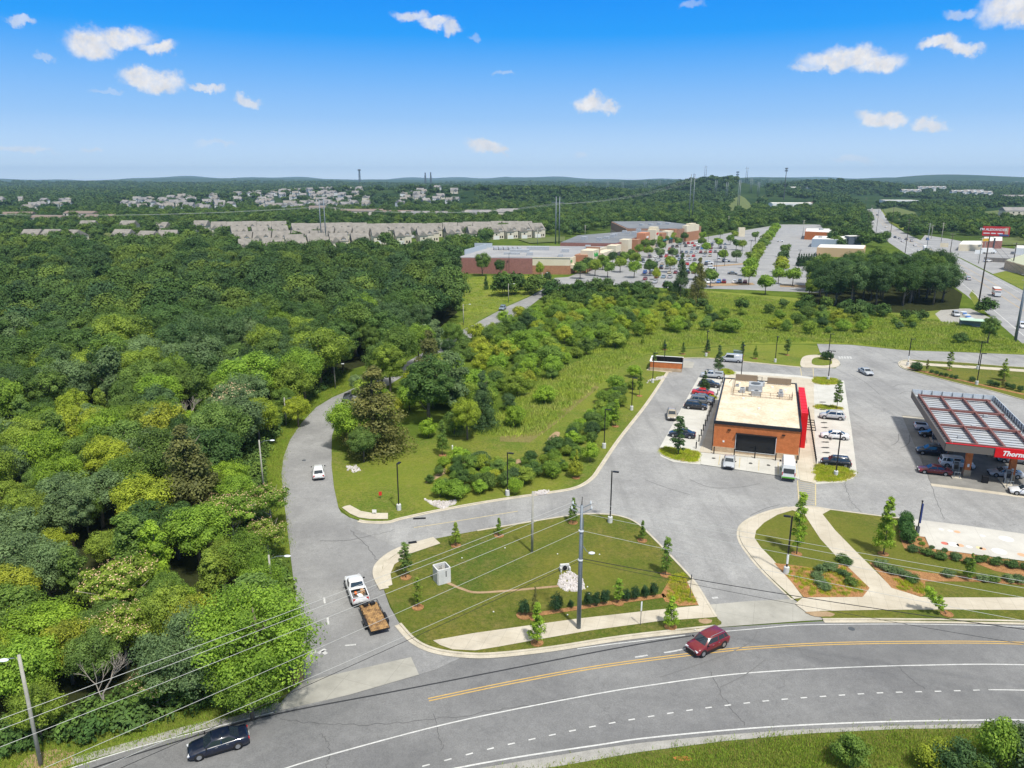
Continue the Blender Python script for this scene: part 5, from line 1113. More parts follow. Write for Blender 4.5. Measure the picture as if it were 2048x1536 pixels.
def car_pieces(kind):
    s = CARS[kind]; L, W, H, low = s['L'], s['W'], s['H'], s['low']; hw = W / 2; P = {}
    X = lambda t: L / 2 - t * L
    body = MB(); st_ = [0, .012, .035, .08, .14, .2, .26, .36, .46, .56, .66, .76, .84, .90, .955, .985, 1]; rows = []
    for t in st_:
        k = .80 + .20 * min(1, t / .07) ** .5 if t < .07 else (.88 + .12 * min(1, (1 - t) / .05) ** .6 if t > .95 else 1)
        z = interp(s['top'], t); w = hw * k; lo = low + (.10 if t < .02 or t > .98 else 0)
        rows.append([(w * .86, lo), (w * .97, lo + .10), (w, (lo + z) * .5), (w * .985, z * .88), (w * .90, z), (w * .45, z + .035), (0, z + .045)])
    vs = []; n = 13
    for t, r in zip(st_, rows):
        full = [(-y, z) for y, z in r] + [(y, z) for y, z in r[:-1][::-1]]
        vs += [(X(t), y, z) for y, z in full]
    fs = [(i * n + k, i * n + (k + 1) % n, (i + 1) * n + (k + 1) % n, (i + 1) * n + k) for i in range(len(st_) - 1) for k in range(n)]
    fs += [tuple(range(n))[::-1], tuple((len(st_) - 1) * n + k for k in range(n))]
    if 'bed' in s:
        b0, b1 = s['bed']; fs = [f for f in fs if not (all(vs[i][2] > 1.05 and X(b0) + .2 > vs[i][0] > X(b1) - .15 for i in f) and all(abs(vs[i][1]) < hw * .92 for i in f))]
    body.add(vs, fs)
    # cabin hull
    c0, c1, c2, c3 = s['cab']; tb = s.get('tumb', .78); zb0 = interp(s['top'], c0) - .02; zb1 = interp(s['top'], c3) - .02
    wb, wt = hw * .93, hw * tb; ins = .10
    B = [(X(c0), -wb * .92, zb0), (X(c0), wb * .92, zb0), (X(c3), wb * .93, zb1), (X(c3), -wb * .93, zb1)]
    Tp = [(X(c1), -wt * .93, H - .07), (X(c1), wt * .93, H - .07), (X(c2), wt * .95, H - .06), (X(c2), -wt * .95, H - .06)]
    zm = interp(s['top'], (c1 + c2) / 2) - .02; xm = X((c1 + c2) / 2)
    Bm = [(xm, -wb, zm), (xm, wb, zm)]; Tm = [(xm, -wt, H - .05), (xm, wt, H - .05)]
    Ti = [(X(c1) - ins, -wt * .72, H - .015), (X(c1) - ins, wt * .72, H - .015), (xm, wt * .78, H), (X(c2) + ins, wt * .74, H - .01), (X(c2) + ins, -wt * .74, H - .01), (xm, -wt * .78, H)]
    v = B + Tp + Bm + Tm + Ti
    f = [(0, 1, 5, 4), (2, 3, 7, 6), (0, 4, 10, 8), (8, 10, 7, 3), (1, 9, 11, 5), (9, 2, 6, 11), (4, 5, 13, 12), (5, 11, 14, 13), (11, 6, 15, 14), (6, 7, 16, 15), (7, 10, 17, 16), (10, 4, 12, 17), (12, 13, 14, 17), (17, 14, 15, 16)]
    body.add(v, f)
    P['body'] = body
    def panel(a, b, c, d, u0, u1, v0, v1, off=.012):
        a, b, c, d = map(Vector, (a, b, c, d)); g = lambda u, w: a.lerp(b, u).lerp(d.lerp(c, u), w)
        q = [g(u0, v0), g(u1, v0), g(u1, v1), g(u0, v1)]; nn = (q[1] - q[0]).cross(q[3] - q[0]).normalized(); ctr = Vector((xm, 0, zm))
        if nn.dot(q[0] - ctr) < 0: nn = -nn
        return [p + nn * off for p in q]
    P['windshield'] = MB().add(panel(B[0], B[1], Tp[1], Tp[0], .05, .95, .10, .93), [(0, 1, 2, 3)])
    P['rear_window'] = MB().add(panel(B[3], B[2], Tp[2], Tp[3], .08, .92, .18 if kind != 'sedan' else .10, .90), [(0, 1, 2, 3)])
    for sgn, nm in ((0, 'r'), (1, 'l')):
        a, m_, c = B[0 + sgn] if sgn == 0 else B[1], Bm[sgn], (B[3] if sgn == 0 else B[2]); A, M_, Cc = (Tp[0], Tm[0], Tp[3]) if sgn == 0 else (Tp[1], Tm[1], Tp[2])
        w = MB(); w.add(panel(a, m_, M_, A, .13, .96, .10, .90), [(0, 1, 2, 3)]); P['side_window_f' + nm] = w
        if s['nwin'] >= 2:
            w = MB(); w.add(panel(m_, c, Cc, M_, .05, .60 if s['nwin'] == 3 else .84, .10, .90), [(0, 1, 2, 3)]); P['side_window_b' + nm] = w
        if s['nwin'] == 3: w = MB(); w.add(panel(m_, c, Cc, M_, .66, .92, .14, .88), [(0, 1, 2, 3)]); P['side_window_q' + nm] = w
    tr = MB()
    tr.box((X(0) - .02, 0, low + .14), (.12, W * .74, .22)); tr.box((X(1) + .02, 0, low + .12), (.10, W * .78, .16))
    zg = interp(s['top'], .012); tr.box((X(0) + .02, 0, zg - .12), (.05, W * .40, .14))
    for sg in (-1, 1): tr.box((0, sg * hw * (.985 if kind == 'suv' else .955), low + .06), (L * .46, .06, .20 if kind == 'suv' else .10))
    P['bumper_trim'] = tr
    pl = MB(); pl.box((X(1) - .035, 0, low + .42), (.03, .34, .17)); P['number_plate'] = pl
    dh = MB()
    for sg in (-1, 1):
        for tx in (.46, .64)[:1 if s['nwin'] == 1 else 2]: dh.box((X(tx), sg * (hw * .99 + .01), interp(s['top'], tx) * .86), (.20, .03, .035))
    P['door_handle'] = dh
    if kind in ('suv', 'wagon', 'minivan'):
        rr_ = MB()
        for sg in (-1, 1): rr_.tube([(X(c1) - .25, sg * wt * .84, H + .03), (xm, sg * wt * .88, H + .06), (X(c2) + .2, sg * wt * .86, H + .03)], .028, 5)
        P['roof_rail'] = rr_
    if kind != 'pickup':
        gr = MB(); gr.box((X(0) + .005, 0, low + .40), (.05, W * .5, .08)); P['grille'] = gr
    zt = interp(s['top'], .02)
    for sg, nm in ((-1, 'r'), (1, 'l')):
        P['headlight' + nm] = MB().box((X(.025), sg * hw * .66, zt - .06), (.20, .36, .13), rz=-sg * .35)
        zr = interp(s['top'], .985) - (.12 if kind in ('sedan',) else .16); P['taillight' + nm] = MB().box((X(.985), sg * hw * .74, zr), (.14, .26, .14 if kind == 'sedan' else .30), rz=sg * .25)
        P['mirror' + nm] = MB().box((X(c0 + .05), sg * (hw + .10), zm + .10), (.12, .20, .13))
        for k, wx in enumerate(WX):
            c = (X(wx), sg * (hw - .10), s['wr']); a = (c[0], c[1] - .11, c[2]); b = (c[0], c[1] + .11, c[2])
            P['wheel%s%d' % (nm, k)] = MB().tube([a, b], s['wr'], 16)
            o = sg * .115; P['rim%s%d' % (nm, k)] = MB().tube([(c[0], c[1] + o * .2, c[2]), (c[0], c[1] + o, c[2])], s['wr'] * .62, 10)
            P['arch%s%d' % (nm, k)] = MB().tube([(c[0], sg * (hw - .28), c[2] + .02), (c[0], sg * (hw + .004), c[2] + .02)], s['wr'] * 1.17, 16)
    if 'bed' in s:
        b0, b1 = s['bed']; m = MB(); xa, xb = X(b0), X(b1); z0, z1 = .82, interp(s['top'], .8); y = hw * .84
        m.add([(xa, -y, z0), (xb, -y, z0), (xb, y, z0), (xa, y, z0), (xa, -y, z1 + .02), (xb, -y, z1 + .02), (xb, y, z1 + .02), (xa, y, z1 + .02)], [(0, 1, 2, 3), (0, 4, 5, 1), (2, 6, 7, 3), (1, 5, 6, 2), (0, 3, 7, 4)])
        P['bed_liner'] = m
        r = MB()
        for sg in (-1, 1): r.box(((xa + xb) / 2, sg * (y + .045), z1 + .03), (xa - xb, .10, .05))
        r.box((xb - .04, 0, z1 + .02), (.08, y * 2, .05)); P['bed_rail'] = r
    return P
PM = {'body': M_paint, 'windshield': M_cglass, 'rear_window': M_cglass, 'side_window': M_cglass, 'bumper_trim': M_trim, 'headlight': M_head, 'taillight': M_tail, 'mirror': M_trim, 'wheel': M_tyre, 'number_plate': M_white, 'door_handle': M_rim, 'roof_rail': M_rim, 'grille': M_rim, 'rim': M_rim, 'arch': M_trim, 'bed_liner': mat('bed_liner', (.12, .12, .12), .8), 'bed_rail': M_paint}
def base_name(k):
    for b in PM:
        if k.startswith(b): return b
def car_proto(kind, name):
    P = car_pieces(kind); r = empty(name, (0, 0, -500)); 
    bodyo = None
    for k, mb in P.items():
        b = base_name(k)
        if b in ('rim', 'arch'): continue
        o = mb.build({'arch': 'wheel_arch', 'bumper_trim': 'bumper'}.get(b, b), PM[b], r, smooth=b in ('body', 'wheel'))
        if b == 'body': bodyo = o
        if b == 'wheel':
            P['rim' + k[5:]].build('rim', M_rim, o); P['arch' + k[5:]].build('wheel_arch', M_trim, bodyo if bodyo else r)
    return r
def car_flat(kind):
    P = car_pieces(kind); m = MB(); mats = []
    for k, mb in P.items():
        b = base_name(k)
        if b in ('mirror', 'rim', 'bumper_trim', 'number_plate', 'door_handle', 'roof_rail', 'grille'): continue
        if PM[b] not in mats: mats.append(PM[b])
        m.add(mb.v, mb.f, mats.index(PM[b]))
    return m.mesh('car_' + kind, mats)
CP = {k: Proto(car_proto(k, n)) for k, n in (('sedan', 'sedan'), ('suv', 'suv'), ('wagon', 'station_wagon'), ('minivan', 'minivan'), ('pickup', 'pickup_truck'), ('van', 'cargo_van'))}
CF = {k: car_flat(k) for k in CARS}
COLS = {'white': (.72, .72, .72), 'silver': (.42, .44, .46), 'grey': (.13, .14, .15), 'black': (.012, .013, .016), 'navy': (.006, .011, .030), 'blue': (.03, .12, .38), 'red': (.45, .012, .015), 'maroon': (.16, .006, .012), 'tan': (.38, .33, .25), 'greyblue': (.16, .22, .28)}
def car(kind, rear, front, col, label, group=None, z=.05, sc=1, cat='car'):
    """rear and front: ground points under the bumpers"""
    a, b = G(*rear), G(*front); c = a.lerp(b, .5); ang = math.atan2(b.y - a.y, b.x - a.x)
    return CP[kind].put((c.x, c.y, z), ang, sc, label, cat, group, COLS[col])
def carv(kind, px, py, ang, col, label, group=None, z=.05, sc=1, cat='car'):
    c = G(px, py); return CP[kind].put((c.x, c.y, z), ang, sc, label, cat, group, COLS[col])
UA = GRID; VA = GRID + math.pi / 2
car('sedan', (487, 1482), (388, 1511), 'navy', 'dark blue sedan driving down the main road at the lower left', z=.03, sc=1.0)
# maroon suv
car('suv', (1440, 1284), (1388, 1308), 'maroon', 'maroon suv with black lower bumper crossing the double yellow line', z=.03, sc=1.0)
pk = car('pickup', (722, 1212), (706, 1168), 'white', 'white pickup truck with tools in its bed towing a wooden trailer', z=.045, cat='truck')
car('suv', (638, 963), (637, 940), 'white', 'white suv driving away up the curved road', z=.045)
car('suv', (699, 797), (690, 816), 'black', 'black car half hidden under the trees at the road bend', z=.045)
car('suv', (1012, 615), (998, 625), 'greyblue', 'blue grey suv coming down the far straight of the side road', z=.045, cat='car')
carv('suv', 1343, 836, VA + math.pi + .15, 'tan', 'tan suv standing in the lane left of the store stalls', z=.06)
carv('suv', 1391, 818, UA + .02, 'black', 'black suv with bright wheels, front one of the stall row left of the store', z=.09)
carv('suv', 1403, 808, UA + .02, 'grey', 'dark grey suv parked right behind the front black one', z=.09)
carv('sedan', 1405, 801, UA + .02, 'grey', 'slate sedan with red tail light between the dark grey suv and the red sedan', z=.09)
carv('sedan', 1406, 790, UA, 'red', 'bright red sedan parked left of the store', z=.09)
carv('wagon', 1418, 774, UA, 'black', 'black car parked behind the red sedan by the young tree', z=.09)
o = carv('pickup', 1424, 756, UA + math.pi, 'silver', 'silver pickup with a camper top at the back stall left of the store', z=.09, cat='truck', sc=.92)
o_top = MB(); o_top.box((-1.58, 0, 1.50), (2.25, 1.74, .58), top=(.96, .88)); ot = o_top.build('camper_top', M_paint, o, color=COLS['silver'])
o_w = MB()
for sg in (-1, 1): o_w.box((-1.58, sg * .835, 1.55), (1.7, .02, .30))
o_w.build('camper_window', M_cglass, ot)
carv('sedan', 1364, 874, UA + math.pi, 'navy', 'black sedan with red tail light behind the big dark young tree', z=.09)
carv('sedan', 1458, 931, VA + math.pi, 'silver', 'silver sedan in the front stall under the big black window', z=.15)
carv('van', 1463, 724, UA + math.pi, 'silver', 'silver cargo van on the back lane behind the store', z=.06, cat='van')
carv('suv', 1664, 838, UA + math.pi, 'silver', 'silver suv parked right of the store beside the stall tree', z=.09)
wo_ = carv('sedan', 1669, 877, UA + math.pi, 'white', 'white sedan parked with its front door open right of the store', z=.09)
d = MB(); d.box((.45, 1.30, .72), (1.0, .07, .62), rz=1.15); d.build('open_door', M_paint, wo_, color=COLS['white'])
carv('suv', 1671, 932, UA + math.pi, 'black', 'black suv in the nearest stall right of the store', z=.09)
carv('sedan', 1731, 748, VA + math.pi + .35, 'silver', 'silver sedan driving through the lot behind the fuel canopy', z=.06)
carv('sedan', 1868, 947, UA + math.pi, 'maroon', 'dark red sedan at the front left fuel pump', z=.06)
carv('minivan', 1912, 934, UA, 'white', 'white minivan under the front of the fuel canopy', z=.06, cat='van')
carv('suv', 1862, 909, UA + math.pi, 'navy', 'dark blue suv at the middle left of the fuel canopy', z=.06)
carv('sedan', 1866, 874, UA + math.pi, 'black', 'black sedan under the left canopy edge behind the dark blue suv', z=.06)
carv('pickup', 1862, 862, UA, 'white', 'white pickup with open tailgate end sticking out of the canopy', z=.06, cat='truck')
carv('sedan', 2010, 953, UA + math.pi + .05, 'silver', 'silver sedan with black hood between the two brick canopy columns', z=.06)
carv('sedan', 2054, 990, UA + math.pi - .05, 'white', 'white sedan at the right picture edge beside the fuel pump', z=.06)
carv('sedan', 2026, 925, UA + math.pi, 'grey', 'grey car deep under the fuel canopy', z=.06)
# tools in the pickup bed
m = MB(); m.ball((-1.5, .35, 1.08), (.22, .18, .2)); t_ = m.build('tool_bag', mat('orange_plastic', (.75, .16, .01), .6)); t_.matrix_world = pk.matrix_basis.copy(); t_.location = pk.location; tag(t_, 'orange tool case lying in the bed of the white pickup', 'tool case')
m = MB(); m.box((-1.3, -.45, 1.05), (.5, .35, .4), rz=.3); m.box((-1.65, -.35, 1.0), (.3, .3, .35), rz=.8); m.tube([(-1.3, -.2, 1.2), (-1.9, -.6, 1.25)], .05, 6); t2 = m.build('equipment', mat('worn_tan_gear', (.42, .25, .13), .8)); t2.location = pk.location; t2.rotation_euler = pk.rotation_euler; tag(t2, 'brown crate and gear behind the cab in the white pickup bed', 'equipment')
t_.rotation_euler = pk.rotation_euler
m = MB(); m.box((-1.95, -.05, .93), (.7, .5, .18), rz=.2); t3 = m.build('white_sack', M_white); t3.location = pk.location; t3.rotation_euler = pk.rotation_euler; tag(t3, 'white sack near the tailgate in the white pickup bed', 'sack')
# flatbed trailer
a, b = G(761, 1270), G(737, 1219); c = a.lerp(b, .5); ang = math.atan2(b.y - a.y, b.x - a.x)
tr = empty('flatbed_trailer', (c.x, c.y, .045), ang, 'flatbed trailer with worn plank deck hitched behind the white pickup', 'trailer'); TL = (b - a).length * 1.02
def plankf(n, b_):
    p = posn(n, True); s = n.n('ShaderNodeSeparateXYZ'); n.l(p, s.inputs[0]); fr = n.m('FRACT', n.m('MULTIPLY', s.outputs[1], 5.5)); g = n.m('LESS_THAN', fr, .07)
    c = n.mix(n.mr(n.noise(p, 1.6, 5, .7), .40, .60), (.42, .25, .10), (.14, .08, .04)); n.l(n.mix(g, c, (.06, .04, .02)), b_.inputs['Base Color'])
M_plank = mat('deck_planks', rough=.9, fn=plankf)
m = MB(); m.box((0, 0, .62), (TL, 1.95, .08)); m.build('deck', M_plank, tr)
m = MB(); m.box((0, .99, .58), (TL, .06, .16)); m.box((0, -.99, .58), (TL, .06, .16)); m.box((TL / 2, 0, .58), (.06, 2.0, .16)); m.box((-TL / 2 - .02, 0, .58), (.05, 2.0, .14)); m.tube([(TL / 2, .5, .55), (TL / 2 + 1.1, 0, .55)], .05, 6); m.tube([(TL / 2, -.5, .55), (TL / 2 + 1.1, 0, .55)], .05, 6); m.build('frame', M_black, tr)
m = MB()
for sg in (-1, 1):
    m.tube([(TL / 2, sg * .99, .98), (-TL * .12, sg * .99, .98), (-TL * .30, sg * .99, .66)], .028, 6)
    for k in range(5): x = TL / 2 - k * TL * .15; m.tube([(x, sg * .99, .62), (x, sg * .99, .98)], .022, 5)
m.tube([(TL / 2, -.99, .98), (TL / 2, .99, .98)], .028, 6); m.build('rail', M_black, tr)
m = MB(); [m.box((TL / 2 - .35, y, .82), (.4, .5, .3), rz=.3) for y in (-.4, .35)]; m.build('toolbox', M_trim, tr)
for sg in (-1, 1):
    m = MB(); m.box((-TL * .12, sg * 1.14, .72), (1.6, .26, .06)); m.box((-TL * .12 + .82, sg * 1.14, .62), (.06, .26, .24)); m.box((-TL * .12 - .82, sg * 1.14, .62), (.06, .26, .24)); m.build('fender', M_trim, tr)
    for dx in (.38, -.38):
        m = MB(); m.tube([(-TL * .12 + dx, sg * 1.04, .34), (-TL * .12 + dx, sg * 1.25, .34)], .34, 14); w = m.build('wheel', M_tyre, tr, smooth=True); m = MB(); m.tube([(-TL * .12 + dx, sg * 1.2, .34), (-TL * .12 + dx, sg * 1.262, .34)], .18, 10); m.build('rim', M_rim, w)
# shuttle van with high roof
def shuttle():
    c = G(1575, 951); r = empty('shuttle_van', (c.x, c.y, .15), VA, 'white high roof shuttle van with green stripe in the front stalls', 'van')
    # rear faces the road: front towards +x along the store
    m = MB(); m.box((-.45, 0, 1.20), (5.0, 2.02, 1.72)); m.box((-.45, 0, 2.36), (5.0, 1.94, .60), top=(.97, .84)); m.box((2.45, 0, .86), (.95, 1.98, 1.05), top=(.88, .94)); m.box((2.15, 0, 1.75), (.55, 1.86, .75), top=(.3, .88)); b_ = m.build('body', M_paint, r, color=(.74, .75, .74))
    m = MB(); m.box((-2.965, 0, 1.72), (.03, 1.6, .78)); m.build('rear_window', M_cglass, r)
    m = MB(); m.box((-2.97, 0, .64), (.03, 1.9, .22)); m.box((-.45, 1.02, .62), (4.9, .02, .18)); m.box((-.45, -1.02, .62), (4.9, .02, .18)); m.build('green_stripe', mat('green_vinyl', (.12, .42, .04), .5), r)
    m = MB(); m.box((-2.99, 0, .42), (.14, 1.9, .2)); m.build('bumper', M_trim, r)
    for sg in (-1, 1):
        MB().box((-.4, sg * 1.018, 1.75), (4.2, .02, .62)).build('side_window', M_cglass, r); MB().box((-2.98, sg * .93, 1.25), (.05, .12, .5)).build('taillight', M_tail, r); MB().box((2.2, sg * 1.2, 1.45), (.14, .26, .3)).build('mirror', M_trim, r)
        for x in (-1.9, 1.95): w = MB().tube([(x, sg * .86, .36), (x, sg * 1.06, .36)], .36, 14).build('wheel', M_tyre, r, smooth=True); MB().tube([(x, sg * 1.0, .36), (x, sg * 1.07, .36)], .2, 10).build('rim', M_rim, w)
shuttle()
# box truck, highway and far lot vehicles
def boxtruck(name, a, b, label, band, z=.05, L=7.0):
    p, q = G(*a), G(*b); ang = math.atan2(q.y - p.y, q.x - p.x); c = p; r = empty(name, (c.x, c.y, z), ang, label, 'truck')
    m = MB(); m.box((-L * .10, 0, 2.05), (L * .78, 2.35, 2.5)); bx = m.build('cargo_box', mat('box_white', (.72, .72, .70), .6), r)
    if band: MB().box((-L * .10, 0, 2.75), (L * .785, 2.37, .5)).build('orange_band', mat('orange_band', (.62, .12, .04), .6), bx); MB().box((-L * .10, 0, 1.05), (L * .785, 2.37, .36)).build('orange_band', mat('orange_band', (.62, .12, .04), .6), bx)
    m = MB(); m.box((L * .40, 0, 1.15), (L * .24, 2.1, 1.3)); m.box((L * .36, 0, 2.05), (L * .16, 2.0, .6), top=(.8, .9)); m.build('cab', M_paint, r, color=(.7, .72, .74))
    MB().box((L * .45, 0, 2.02), (.12, 1.8, .45)).build('windshield', M_cglass, r)
    for x in (-L * .28, L * .36):
        for sg in (-1, 1): MB().tube([(x, sg * .85, .45), (x, sg * 1.15, .45)], .45, 12).build('wheel', M_tyre, r, smooth=True)
boxtruck('box_truck', (1992, 592), (2002, 600), 'white moving truck with orange bands driving down the highway', True)
boxtruck('delivery_truck', (1850, 502), (1857, 508), 'white box truck farther up the highway by the utility pole', False, L=8)
boxtruck('parked_truck', (1975, 507), (1982, 507), 'white box truck parked behind the board fence on the far right', False, L=9)
rC = random.Random(21)
def fcar(px, py, ang, kind, col, label, group, z=.07, cat='car', sc=1.0, loc=None):
    o = bpy.data.objects.new('parked_car' if 'park' in label or 'stand' in label else 'car', CF[kind]); COL.objects.link(o); l = loc if loc is not None else G(px, py)
    o.location = (l[0], l[1], z); o.rotation_euler = (0, 0, ang); o.scale = (sc,) * 3; o.color = (*COLS[col], 1); return tag(o, label, cat, group)
CNAME = {'navy': 'dark blue', 'greyblue': 'grey blue'}
hd = (G(1985, 600) - G(1800, 480)); HA = math.atan2(hd.y, hd.x)
for px, py, dr, k, c, w in [(2043, 655, 1, 'suv', 'white', 'at the right picture edge'), (1823, 483, 0, 'suv', 'silver', 'left of the far box truck'), (1838, 503, 0, 'sedan', 'white', 'beside the far box truck'), (1830, 492, 0, 'sedan', 'white', 'behind the two cars left of the box truck'), (1863, 506, 1, 'sedan', 'navy', 'just right of the far box truck'),
                         (1799, 478, 0, 'sedan', 'silver', 'near the oak clump top'), (1805, 484, 0, 'suv', 'white', 'near the restaurant driveway'), (1812, 480, 0, 'suv', 'grey', 'in the middle lane by the turn'), (1790, 476, 1, 'sedan', 'navy', 'next to the tall pole'), (1772, 455, 1, 'sedan', 'white', 'alone where the highway narrows'), (1754, 431, 1, 'suv', 'black', 'on the far uphill stretch'), (1744, 418, 1, 'sedan', 'white', 'far up near the tree gap'), (1746, 447, 0, 'sedan', 'silver', 'at the far left lane'), (1936, 560, 0, 'suv', 'silver', 'partly behind the rightmost oak'), (1729, 411, 1, 'sedan', 'grey', 'topmost on the highway')]:
    fcar(px, py, HA + (0 if dr else math.pi), k, c, '%s car on the highway %s' % (CNAME.get(c, c), w), 'cars on the highway')
for px, py, a, k, c, l in [(1975, 524, UA + .6, 'suv', 'white', 'white suv with dark windows parked in the roadside yard'), (1911, 632, VA + math.pi, 'suv', 'silver', 'car with its tailgate up beside the roadside stall'), (1560, 484, UA, 'suv', 'white', 'white car turning at the top of the car park lane'), (1650, 528, UA, 'suv', 'white', 'white car parked behind the oaks near the restaurants'), (1625, 525, VA, 'sedan', 'silver', 'silver car parked by the restaurant evergreen row'), (1855, 480, HA, 'suv', 'blue', 'blue covered car parked by the highway shoulder')]:
    fcar(px, py, a, k, c, l, None)
# shopping lot rows
ROWN = ['the front kerb row', 'the short corner row', 'the nearest left row', 'the second row', 'the third row', 'the fourth row', 'the fifth row', 'the sixth row', 'the seventh row', 'the eighth row', 'the ninth row', 'the farthest row', 'the lone right cluster', 'the near left corner']
rows = [((1395, 566), (1490, 566), 10, .75), ((1398, 556), (1420, 545), 4, .8), ((1300, 556), (1380, 556), 7, .8), ((1290, 547), (1400, 547), 10, .8), ((1275, 538), (1405, 538), 12, .85), ((1262, 530), (1412, 530), 13, .85), ((1285, 523), (1400, 521), 12, .85), ((1300, 515), (1420, 513), 12, .85), ((1315, 508), (1440, 505), 14, .8), ((1330, 501), (1450, 497), 14, .8), ((1345, 495), (1450, 490), 13, .8), ((1360, 489), (1460, 484), 13, .75), ((1470, 510), (1500, 500), 3, .5), ((1290, 560), (1330, 572), 3, .9)]
for ri_, (a, b, n, pr) in enumerate(rows):
    kk = 0
    for k in range(n):
        if rC.random() > pr: continue
        t = k / max(1, n - 1); px, py = a[0] + (b[0] - a[0]) * t, a[1] + (b[1] - a[1]) * t; c = rC.choice(['white'] * 4 + ['silver'] * 3 + ['grey'] * 2 + ['black'] * 3 + ['navy', 'blue', 'red', 'maroon', 'greyblue', 'tan'])
        kd = rC.choice(['sedan', 'sedan', 'suv', 'suv', 'wagon', 'minivan']); nm = CNAME.get(c, c); zone = 'near edge of the far shopping lot' if py > 545 else 'middle rows of the far shopping lot' if py > 505 else 'farthest rows of the shopping lot'
        fcar(px, py, VA + rC.choice([0, math.pi]) + rC.uniform(-.03, .03), kd, c, '%s %s, %s from the left in %s of the shopping lot' % (nm, kd, ORD[kk], ROWN[ri_]), 'cars parked in the far shopping lot'); kk += 1
fcar(1465, 549, UA, 'sedan', 'grey', 'dark sedan crossing the open near part of the shopping lot', None)
for px, py in ((1452, 524), (1443, 518), (1418, 528), (1422, 538)): fcar(px, py, UA, 'suv', 'white', 'white suv parked by itself on the open part of the shopping lot', 'white suvs on the open lot')
# ================================================================= BUILDINGS
def local(px, py): return G(px, py)
def at(o, u, v): return Vector((o.x + UV.x * u + VV.x * v, o.y + UV.y * u + VV.y * v, 0))
# ---- store ------------------------------------------------------------
SO = G(1425, 903); SW, SD, SH = 13.9, 30.0, 5.3
store = empty('brick_store', (SO.x, SO.y, .13), GRID, 'orange brick convenience store with flat beige roof and red fin wall', 'store')
m = MB(); m.box((SW / 2, SD / 2, 2.65 + .45), (SW, SD, SH - .9)); m.build('wall', M_brick, store)
m = MB(); m.box((SW / 2, SD / 2, .45), (SW + .12, SD + .12, .9)); m.build('base', M_tan, store)
m = MB()
for c, d in (((SW / 2, -.03, SH - .02), (SW + .3, .30, .52)), ((SW / 2, SD + .03, SH - .02), (SW + .3, .30, .52)), ((-.03, SD / 2, SH - .02), (.30, SD - .24, .52)), ((SW + .03, SD / 2, SH - .02), (.30, SD - .24, .52))): m.box(c, d)
m.build('parapet', mat('black_fascia', (.018, .02, .025), .5), store)
MB().box((SW / 2, SD / 2, SH + .03), (SW - .25, SD - .25, .1)).build('roof', M_roofb, store)
w = MB().box((SW * .50, -.035, 1.95), (SW * .47, .07, 3.1)).build('window', M_glass, store)
m = MB(); x0, x1 = SW * .50 - SW * .235, SW * .50 + SW * .235
m.box((x0, -.06, 2.0), (.09, .12, 3.05)); m.box((x1, -.06, 2.0), (.09, .12, 3.05)); m.box(((x0 + x1) / 2, -.06, .50), (x1 - x0, .12, .09)); m.box(((x0 + x1) / 2, -.06, 3.52), (x1 - x0, .12, .07)); m.build('window_frame', mat('silver_frame', (.55, .56, .56), .4), w)
MB().box(((x0 + x1) / 2, -.28, 3.68), (x1 - x0 + .1, .55, .10)).build('awning', M_black, store)
for x in (2.5, SW - 2.6): MB().box((x, -.12, 4.15), (.5, .24, .14)).build('wall_lamp', M_black, store)
MB().box((1.7, -.02, 1.95), (.30, .04, .32)).build('wall_notice', M_white, store)
# right wall doors and glass
for y, l in ((9.0, 6.5), (18.5, 4)): MB().box((SW + .03, y, 1.6), (.07, l, 2.7)).build('window', M_glass, store)
f = MB().box((SW + .78, 15.2, SH / 2 + .55), (1.1, 17.5, SH + 1.1)); f.build('red_fin_wall', M_red, store)
for k in range(9): pass
m = MB()
for k in range(9): m.box((SW + .78, 7.4 + k * 1.95, SH + 1.112), (1.1, .05, .03))
m.build('fin_seam', mat('dark_red_seam', (.40, .01, .012), .5), store)
m = MB()
for k in range(5): m.box((SW + 2.15, 8.2 + k * 1.5, 2.9), (1.7, .10, .12))
m.box((SW + 2.95, 11.2, 2.9), (.1, 6.3, .12)); m.build('awning_frame', M_black, store)
for k in range(2): MB().box((SW + 2.0, 8.2 + k * 6, 2.9), (1.9, .08, .1)).build('awning_arm', M_black, store)
MB().tube([(-.12, .15, 0), (-.12, .15, SH)], .06, 6).build('downspout', M_black, store)
MB().tube([(SW + .12, .15, 0), (SW + .12, .15, SH)], .06, 6).build('downspout', M_black, store)
# rooftop
M_screen = mat('screen_mesh_panel', (.26, .20, .14), .8); M_hvac = mat('hvac_metal', rough=.6, fn=speckle((.28, .30, .32), (.45, .47, .49), 2, 9, obj=True))
def screen(pts, name='roof_screen', h=1.5, lab=''):
    m = MB()
    for a, b in zip(pts, pts[1:]):
        a, b = Vector((*a, 0)), Vector((*b, 0)); n = max(2, int((b - a).length / .45)); L = (b - a).length
        for z in (.3, .7, 1.1, h): m.tube([(a.x, a.y, SH + z), (b.x, b.y, SH + z)], .025, 4)
        for k in range(n + 1): p = a.lerp(b, k / n); m.tube([(p.x, p.y, SH + .1), (p.x, p.y, SH + h)], .018 if k % 4 else .045, 4)
        dd = (b - a).normalized(); m.box(((a.x + b.x) / 2, (a.y + b.y) / 2, SH + h * .56), (L, .02, h * .8), rz=math.atan2(dd.y, dd.x))
    return m.build(name, M_screen, store)
screen([(2.2, 29.0), (6.4, 29.0)]); screen([(8.4, 28.3), (12.9, 28.3)]); 
